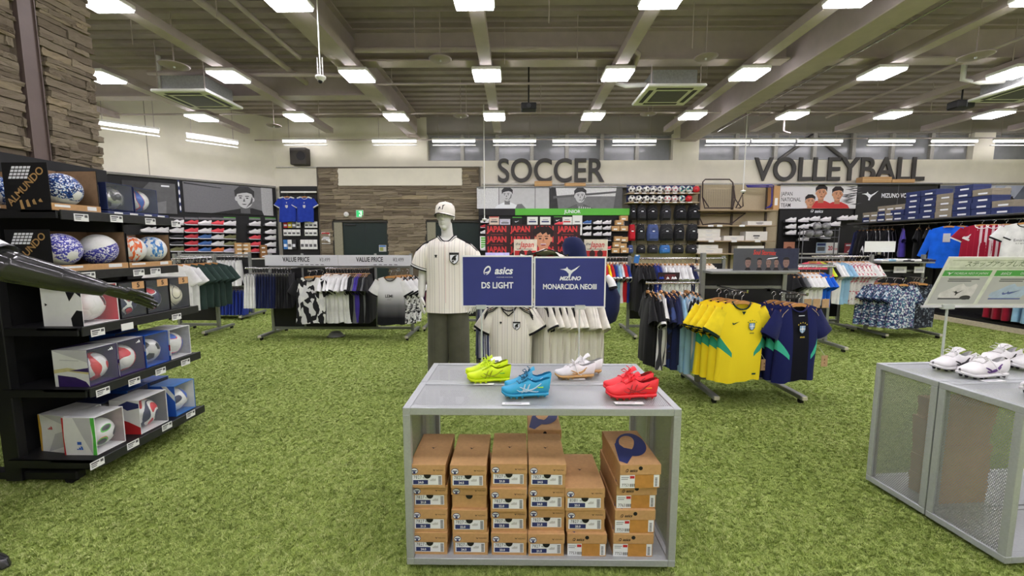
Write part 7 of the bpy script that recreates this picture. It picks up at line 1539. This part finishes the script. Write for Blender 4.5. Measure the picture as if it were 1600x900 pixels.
# ---- bag wall
BEI = mat('beige_backboard', (186, 172, 142), .7, noise=.05); SHF = mat('tan_shelf', (166, 146, 116), .6, noise=.08); UPR = mat('brown_upright', (78, 68, 58), .5)
lb = -.12
ug = unit('beige wall display of backpacks, balls, nets and white boxes', FB, X(985, lb), X(1216, lb), 0, 3.05, -.04, m=BEI)
for px in (986, 1091.5, 1143, 1196): MB().cbox(X(px, lb) - .025, X(px, lb) + .025, -.15, -.1, .6, 3.02, .003).build('upright', UPR, ug)
def wshelf(px0, px1, py, d=.42): z = Z(py, -.12 - d); MB().cbox(X(px0, -.5), X(px1, -.5), -.12 - d, -.1, z - .03, z, .003).build('shelf', SHF, ug); return z
zs1, zs2 = wshelf(980, 1091, 301), wshelf(980, 1091, 315.5)
for r_, (z, n, p0) in enumerate(((zs1, 10, 986), (zs2, 9, 986))):
    MB().box(X(981, -.5), X(1089 - 11 * r_, -.5), -.3, -.29, z, z + .22).build('blue_tray', NAVYCARD, ug)
    for i in range(n):
        px = p0 + 11.1 * i; xx = X(px, -.42); kd = 'red' if i == n - 1 else 'teal' if i >= n - 3 + r_ else 'pink' if i in (5, 6) else 'classic'
        if kd not in KB: KB[kd] = {'red': ([BR, bm_('ball_dark_red', (170, 34, 44))], lambda i, p: 1 if i < 12 else 0), 'teal': ([BW, BT, BN], lambda i, p: 1 if i < 12 else 2 if i % 4 == 0 else 0), 'pink': ([BW, bm_('ball_pink', (190, 110, 120))], lambda i, p: 1 if i < 12 else 0)}[kd]
        football(kd, '%s football, %s along the %s ball shelf of bag wall' % ({'classic': 'black and white', 'red': 'plain red', 'teal': 'teal and white', 'pink': 'pink and white'}[kd], ORD[i], ('upper', 'lower')[r_]), FB.w(xx, -.42, z + .092), .092, (.4 + i, .3 * i, .7 * i), 'balls on the bag wall', 4)
    for i in range(8): MB().rect(X(990 + 12 * i, -.55), X(997 + 12 * i, -.55), z - .028, z - .004, -.545).build('price_strip', CARD, ug)
def backpack(label, px, py0, py1, wpx, m, pm=None, strap=BLKC, loop=True):
    ly = -.34; a, c = FB.pix(px, py0, ly), FB.pix(px, py1, ly); h = a.z - c.z; w_ = wpx * .0174; o = thing('backpack', label, 'backpack', FB.w(c.x, ly, c.z), 0, 'bags on the bag wall')
    rows = []; rng_ = 12
    for i in range(9):
        v = i / 8; s = math.sin(PI * (.12 + .80 * v)) ** .5; zz = h * v; taper = 1 - .18 * v * v
        rows.append([(w_ / 2 * taper * (.72 + .28 * s) * math.copysign(abs(math.cos(q)) ** .6, math.cos(q)), .1 * (.5 + .5 * s) * math.copysign(abs(math.sin(q)) ** .6, math.sin(q)), zz) for q in [2 * PI * k / 20 for k in range(20)]])
    b = MB(); b.grid(rows, 0, True, loop=True); b.add(rows[0], [list(range(20))[::-1]]); b.add(rows[-1], [list(range(20))]); b.build('bag_body', m, o)
    MB().cbox(-w_ * .36, w_ * .36, -.135, -.07, h * .08, h * .48, .018).build('front_pocket', pm or m, o); MB().tube([(-.04, .0, h * .97), (-.03, 0, h * 1.08), (.03, 0, h * 1.08), (.04, 0, h * .97)], .008, 6).build('handle', strap, o)
    MB().rect(-.03, .03, h * .55, h * .62, -.107).build('logo_patch', WPRINT, o); MB().tube([(-w_ * .38, -.085, h * .62), (0, -.112, h * .80), (w_ * .38, -.085, h * .62)], .004, 5).build('zip', MGREYP, o)
    if loop: MB().tube([(-w_ * .3, .05, h * .1), (-w_ * .34, .04, -.12), (-w_ * .2, .05, -.16)], .007, 5).build('hanging_strap', strap, o)
    MB().tube([(0, 0, h * 1.06), (0, .2, h * 1.08)], .006, 5).build('hook', CHROME, o)
BG1, BG2, BG3 = cloth('bag_black', (30, 30, 33), .7), cloth('bag_charcoal', (44, 44, 47), .7), cloth('bag_blue', (74, 90, 140), .7)
for i, (px, wd, m) in enumerate(((988, 10, BG1), (1001.5, 15, BG2), (1018, 18, BG1), (1039, 17, BG2), (1062, 19, BG1), (1083, 20, BG1))): backpack('black backpack, %s in the upper row of the bag wall' % ORD[i], px, 321, 344, wd, m)
for i, (px, wd, m, c, pm) in enumerate(((986.5, 11, cloth('bag_red', (190, 30, 44), .7), 'red', None), (1000, 14, BG1, 'black', BG2), (1019, 19, BG3, 'slate blue', BG3), (1040, 21, BG2, 'charcoal with white stripe', BG1), (1060, 17, BG1, 'black', None), (1081, 19, BG2, 'black with red piping', BG1))): backpack('%s backpack, %s in the middle row of the bag wall' % (c, ORD[i]), px, 351, 376, wd, m, pm)
for i, (px, wd, m, c) in enumerate(((984, 10, BG3, 'violet'), (1001, 14, BG1, 'black'), (1019, 17, BG2, 'charcoal'), (1038, 17, BLUETAG, 'bright blue'), (1059, 17, BG1, 'black and white'), (1080, 18, BG2, 'dark'))): backpack('small %s bag, %s in the lowest row of the bag wall' % (c, ORD[i]), px, 383, 396, wd, m, loop=False)
for py in (320, 350.5, 382): MB().tube([(X(983, -.3), -.14, Z(py, -.2)), (X(1092, -.3), -.14, Z(py, -.2))], .012, 6).build('peg_rail', CHROME, ug)
# shelves with training frames
z1, z2, z3, z4 = wshelf(1092, 1213, 328), wshelf(1092, 1213, 352), wshelf(1092, 1213, 376), wshelf(1092, 1213, 396)
def netframe(label, pts, ly, m, net=None, name='rebound_frame', lean=.0, nm=MGREYP):
    P = [FB.pix(px, py, ly) for px, py in pts]; c = P[0]; o = thing(name, label, 'training net', FB.w(c.x, ly, c.z)); L = [(p.x - c.x, lean * (p.z - c.z), p.z - c.z) for p in P]
    MB().tube(L, .018, 7, 0, loop=True).build('tube_frame', m, o)
    if net:
        for px, py in net[3]: q = FB.pix(px, py, ly); MB().tube([(q.x - c.x, lean * (q.z - c.z), q.z - c.z), (q.x - c.x + .04, lean * (q.z - c.z) - .3, -.0)], .014, 6).build('support_leg', m, o)
        a, d = FB.pix(net[0][0], net[0][1], ly), FB.pix(net[1][0], net[1][1], ly); b = MB(); nn = net[2]
        for k in range(nn + 1):
            x = a.x + (d.x - a.x) * k / nn - c.x; b.tube([(x, lean * (a.z - c.z), a.z - c.z), (x, lean * (d.z - c.z), d.z - c.z)], .0025, 3)
            z = a.z + (d.z - a.z) * k / nn - c.z; b.tube([(a.x - c.x, lean * z, z), (d.x - c.x, lean * z, z)], .0025, 3)
        nt_ = b.build('net_cords', nm, o); nt_['kind'] = 'stuff'
    return o
DKT = mat('dark_tube', (70, 58, 54), .4, .3)
netframe('dark tubular rebound net frame standing over the bag wall shelves', [(1101, 325), (1098, 308), (1099, 284), (1103, 280), (1141, 280), (1146, 285), (1149, 310), (1145, 325)], -.42, DKT, ((1101, 296), (1143, 322), 12, [(1098, 308), (1147, 308)]), lean=.05)
netframe('slim dark folded frame beside the rebound net', [(1150, 325), (1160, 303), (1161, 322), (1156, 325)], -.40, DKT)
netframe('violet tubular goal frame beside the volleyball banner', [(1166, 290), (1206, 289), (1209, 290), (1208, 318), (1203, 324), (1196, 325), (1203, 322), (1206, 316), (1206, 292), (1168, 292)], -.38, mat('violet_tube', (66, 60, 150), .4))
netframe('dark low folded rebounder frame on the second shelf', [(1094, 334), (1165, 333), (1155, 340), (1143, 350), (1120, 349), (1098, 351), (1093, 340)], -.36, DKT)
kb = kbox('brown carton standing beside the violet goal frame', FB, X(1207, -.3), -.28, z1, .15, .62, .3, KRAFT)
for k, (px0, px1, z, lev, h, lab) in enumerate([(1168, 1206, z2, 0, .11, 'flat white box on the upper tan shelf'), (1091, 1128, z3, 0, .1, 'lowest flat white box of the stacked three'), (1091, 1126, z3, .1, .1, 'middle flat white box of the stacked three'), (1091, 1126, z3, .2, .11, 'top flat white box of the stacked three'), (1132, 1164, z3, 0, .13, 'low white box in the centre of the middle tan shelf'), (1166, 1200, z3, 0, .24, 'larger white box with black print on the middle tan shelf'), (1091, 1131, z4, 0, .13, 'low white box at left of the lowest tan shelf'), (1093, 1124, z4, .13, .1, 'white box on top at left of the lowest tan shelf'), (1154, 1196, z4, 0, .2, 'white box at right of the lowest tan shelf')]):
    xa, xb = X(px0, -.45), X(px1, -.45); o = thing('white_box', lab, 'box', FB.w((xa + xb) / 2, -.32, z + lev), 0, 'white boxes on the tan shelves'); hw = (xb - xa) / 2
    MB().cbox(-hw, hw, -.15, .15, 0, h - .002, .003).build('carton', mat('white_carton', (226, 222, 212), .6, noise=.03), o); b = MB(); b.rect(-hw * .3, hw * .3, h * .45, h * .6, -.1506).rect(-hw * .2, hw * .2, h * .25, h * .33, -.1506); b.build('print', DGREYP if k in (0, 5) else LGREYP, o)
for k, (px, z) in enumerate(((1111, z2), (1125, z2), (1160, z2), (1113, z3), (1149, z3), (1186, z3))): xx = X(px, -.54); MB().box(xx - .07, xx + .07, -.548, -.542, z - .04, z + .01).build('price_strip', CARD, ug)
# ---- volleyball wall
uv = unit('black volleyball wall display with white shoes', FB, X(1217, -.15), X(1466, -.15), 0, Z(327, -.2), -.12)
t, w_, h_ = banner('white JAPAN NATIONAL TEAM banner with three players in red', FB, 1220, 1338, 289, 326, -.22, mat('banner_white', (228, 226, 228), .55, noise=.02))
b = MB()
for k, (u, v, s, tn) in enumerate(((.53, .66, .60, .4), (.74, .60, .58, 1), (.39, .30, .52, .6))): portrait(b, w_ * u, h_ * v, h_ * s, 0, 1, 2, -.001 - .004 * k, tn, 3)
r = rng('ink')
for k in range(16): x = w_ * r.uniform(.82, .98); z = h_ * r.uniform(.05, .95); b.poly([(x, z), (x + w_ * .1, z + h_ * .03), (x + w_ * .02, z - h_ * .05), (x - w_ * .06, z - h_ * .02)], -.0008 - .0001 * k, 4)
b.build('printed_players', [SKINP, mat('hair_print', (36, 28, 28), .6, noise=.1), REDP, mat('skin_shade_print', (178, 120, 92), .6), MGREYP], t)
for k, wd in enumerate(('JAPAN', 'NATIONAL', 'TEAM')): text(wd, .145, INK, t, (w_ * .015, -.002, h_ * (.62 - .24 * k)), align='LEFT', sx=.72, bold=.0005)
text('asics', .12, WPRINT, uv, (X(1279, -.2), -.19, Z(330.5, -.2)), bold=.002, shear=.25); b = MB(); swirl(b, X(1268.5, -.2), Z(330, -.2), .045, 0, -.19); b.build('emblem', WPRINT, uv)
t, w_, h_ = banner('black MIZUNO VOLLEYBALL sign above the navy shoe boxes', FB, 1340, 1463, 287, 346, -.22, mat('sign_black', (36, 36, 38), .45, noise=.08))
b = MB(); shape(b, BIRD, w_ * .16, h_ * .68, .22, 0, -.002); b.build('emblem', WPRINT, t); text('MIZUNO VOLLEYBALL', .16, WPRINT, t, (w_ * .3, -.002, h_ * .68), align='LEFT', bold=.004, sx=.74); MB().box(w_ * .5 - .006, w_ * .5 + .006, -.004, 0, 0, h_).build('sheet_joint', MGREYP, t)
t, w_, h_ = banner('silver blue banner with a dark athlete figure at far right', FB, 1466, 1640, 290, 330, -.22, mat('banner_slate', (92, 98, 116), .5, noise=.2, scale=3))
b = MB(); b.poly([(w_ * .3, h_), (w_ * .75, h_), (w_ * .6, 0), (w_ * .45, 0)], -.0006, 0); b.poly([(w_ * .8, 0), (w_, h_ * .2), (w_, h_ * .6), (w_ * .72, h_ * .3)], -.0007, 0); b.poly([(w_ * .47, h_ * .95), (w_ * .5, h_), (w_ * .5, h_ * .7)], -.0009, 2); cx, cz = w_ * .61, h_ * .55
b.poly(ell(cx, cz + h_ * .22, .10, .14, 14), -.0012, 1).poly([(cx - .16, cz + .02), (cx + .16, cz + .02), (cx + .12, cz - .5), (cx - .12, cz - .5)], -.0012, 1).poly([(cx - .14, cz), (cx - .42, cz - .28), (cx - .38, cz - .34), (cx - .1, cz - .14)], -.0012, 1).poly([(cx + .14, cz), (cx + .44, cz - .24), (cx + .5, cz - .5), (cx + .4, cz - .5), (cx + .36, cz - .3), (cx + .1, cz - .14)], -.0012, 1); b.poly(ell(cx, cz + h_ * .36, .085, .05, 12), -.0016, 2)
b.build('printed_athlete', [mat('silver_print', (168, 174, 196), .5, noise=.15, scale=3), mat('athlete_dark', (46, 44, 50), .5, noise=.2), LGREYP], t)
p5 = FB.pix(1530, 322, -.23); text('MIZUNO', .1, WPRINT, t, (w_ * .7, -.002, h_ * .06), shear=.2)
MB().box(X(1218, -.5), X(1345, -.5), -.56, -.18, 1.19, 1.22).build('lower_shelf', mat('pale_shelf', (190, 186, 176), .5), uv); MB().box(X(1218, -.5), X(1466, -.5), -.54, -.18, 0, 1.19).build('base_cabinet', BLACK, uv)
for px, pys in ((1235, (347, 357, 366.5)), (1255, (347, 357, 366.5, 376)), (1272, (345, 354)), (1289, (346, 355, 373)), (1304, (353,)), (1315.5, (344,)), (1330.5, (343.5,))):
    for k, py in enumerate(pys):
        p = FB.pix(px, py, -.3); tray(uv, FB, p.x, -.3, p.z, .28); wall_shoe('white indoor shoe, %s down in the column %s of volleyball wall' % (ORD[k], {1235: 'nearest the tan shelves', 1255: 'second', 1272: 'third', 1289: 'fourth', 1304: 'fifth', 1315.5: 'sixth', 1330.5: 'last'}[px]), FB, p.x, -.3, p.z, WHT, WHT, .27, 'white shoes on the volleyball wall')
GRB = bm_('ball_grey', (120, 120, 122)); KB['grey'] = ([GRB, bm_('ball_light_grey', (158, 158, 158))], lambda i, p: 1 if i % 3 == 0 else 0)
br_ = thing('ball_rack', 'thin dark ball rack before the volleyball wall', 'ball rack', FB.w(X(1282, -.75), -.75, 0)); cx0 = X(1282, -.75)
for z_ in (Z(371, -.75), Z(360, -.75)): MB().tube([(-.45, -.07, z_), (.45, -.07, z_)], .01, 6).build('rail', MGREYP, br_); MB().tube([(-.45, .07, z_), (.45, .07, z_)], .01, 6).build('rail', MGREYP, br_)
for sx in (-.45, .45): MB().tube([(sx, -.07, .02), (sx, -.07, Z(356, -.75)), (sx, .07, Z(356, -.75)), (sx, .07, .02)], .012, 6).build('side_frame', MGREYP, br_)
for k, (px, py) in enumerate(((1267, 366), (1280, 366), (1296, 366), (1278, 355), (1292, 355))):
    football('grey', 'grey ball, %s on the thin rack by volleyball wall' % ORD[k], FB.w(X(px, -.75), -.75, Z(371 if k < 3 else 360, -.75) + .10), .098, (k, .4 * k, .2), 'grey balls on the thin rack', 4)
for k, (px0, px1, py0, py1, kd, lab) in enumerate([(1276, 1290, 379, 396, 'b', 'blue and white card on the volleyball shelf'), (1291, 1309, 379, 396, 'o', 'white card reading 20 percent off in red'), (1320, 1340, 380, 396, 'm', 'maroon card with pale centre on the volleyball shelf'), (1225, 1241, 378, 396, 'k', 'brown picture card at the left of volleyball shelf'), (1352, 1398, 377, 397, 'w', 'large blank white board before the right run')]):
    Yc = 6.75 if kd == 'w' else 11.12; a, c = at_y(px0, py0, Yc), at_y(px1, py1, Yc); c.z = 1.33 if kd == 'w' else 1.225; o = thing('shelf_card', lab, 'card', (a.x, Yc, c.z)); w_, h_ = c.x - a.x, a.z - c.z
    MB().cbox(0, w_, 0, .006, 0, h_, .001).build('card', {'b': mat('pale_blue_card', (170, 190, 206), .6), 'o': CARD, 'm': mat('maroon_card', (120, 34, 44), .6), 'k': mat('tan_card', (176, 120, 96), .6), 'w': CARD}[kd], o)
    if kd == 'o': text('20', .15, REDP, o, (w_ * .36, -.002, h_ * .45), bold=.004, sx=.8); text('%OFF', .07, REDP, o, (w_ * .76, -.002, h_ * .36), bold=.001, sx=.7)
    elif kd == 'b': b = MB(); b.rect(.02, w_ - .02, h_ * .7, h_ * .92, -.001, 0).rect(.03, w_ - .03, h_ * .2, h_ * .6, -.001, 1); b.build('print', [NAVYP, MGREYP], o)
    elif kd == 'm': b = MB(); b.poly([(w_ * .2, h_ * .1), (w_ * .8, h_ * .1), (w_ * .5, h_ * .6)], -.001, 0).rect(w_ * .1, w_ * .9, h_ * .72, h_ * .86, -.001, 0); b.build('print', LGREYP, o)
    elif kd == 'k': b = MB(); b.poly(ell(w_ * .5, h_ * .4, w_ * .25, h_ * .2), -.001, 0).rect(w_ * .1, w_ * .9, h_ * .05, h_ * .15, -.001, 1); b.build('print', [mat('brown_ink', (90, 44, 36), .6), WPRINT], o)
    else: MB().box(w_ * .45, w_ * .55, .006, .012, -.04, h_ * .4).build('stem', CHROME, o)
    if kd != 'w': MB().box(w_ * .4, w_ * .6, .006, .03, -.004, h_ * .4).build('stem', CHROME, o)
# ---- cartons on the wall ledge
for k, (px0, px1, py0, py1, lab) in enumerate([(835, 862, 283, 291, 'brown carton lying on the ledge under the SOCCER letters'), (882, 914, 286, 291, 'flat brown carton under the end of the SOCCER letters'), (1341, 1386, 276.5, 285.5, 'brown carton on the ledge before the VOLLEYBALL letters'), (1387, 1422, 280, 285.5, 'flat brown carton on the ledge under the last letters')]):
    xa, xb = X(px0, -.28), X(px1, -.28); h = Z(py0, -.28, px0) - Z(py1, -.28, px0); kz = 3.11
    o = thing('cardboard_box', lab, 'box', FB.w((xa + xb) / 2, -.2, Z(py1, -.3, px0))); MB().cbox(-(xb - xa) / 2, (xb - xa) / 2, -.12, .1, 0, h, .003).build('carton', KRAFT, o); MB().rect(-(xb - xa) / 2, (xb - xa) / 2, h * .45, h * .55, -.1206).build('tape', mat('tape', (206, 178, 132), .4), o)
MB().box(X(745, -.3), X(985, -.3), -.32, 0, Z(291.5, -.3) - .03, Z(291.5, -.3)).build('top_board', GREYP, uc)
MB().box(X(1218, -.3), X(1466, -.3), -.32, 0, Z(286, -.3, 1350) - .03, Z(286, -.3, 1350)).build('top_board', GREYP, uv)
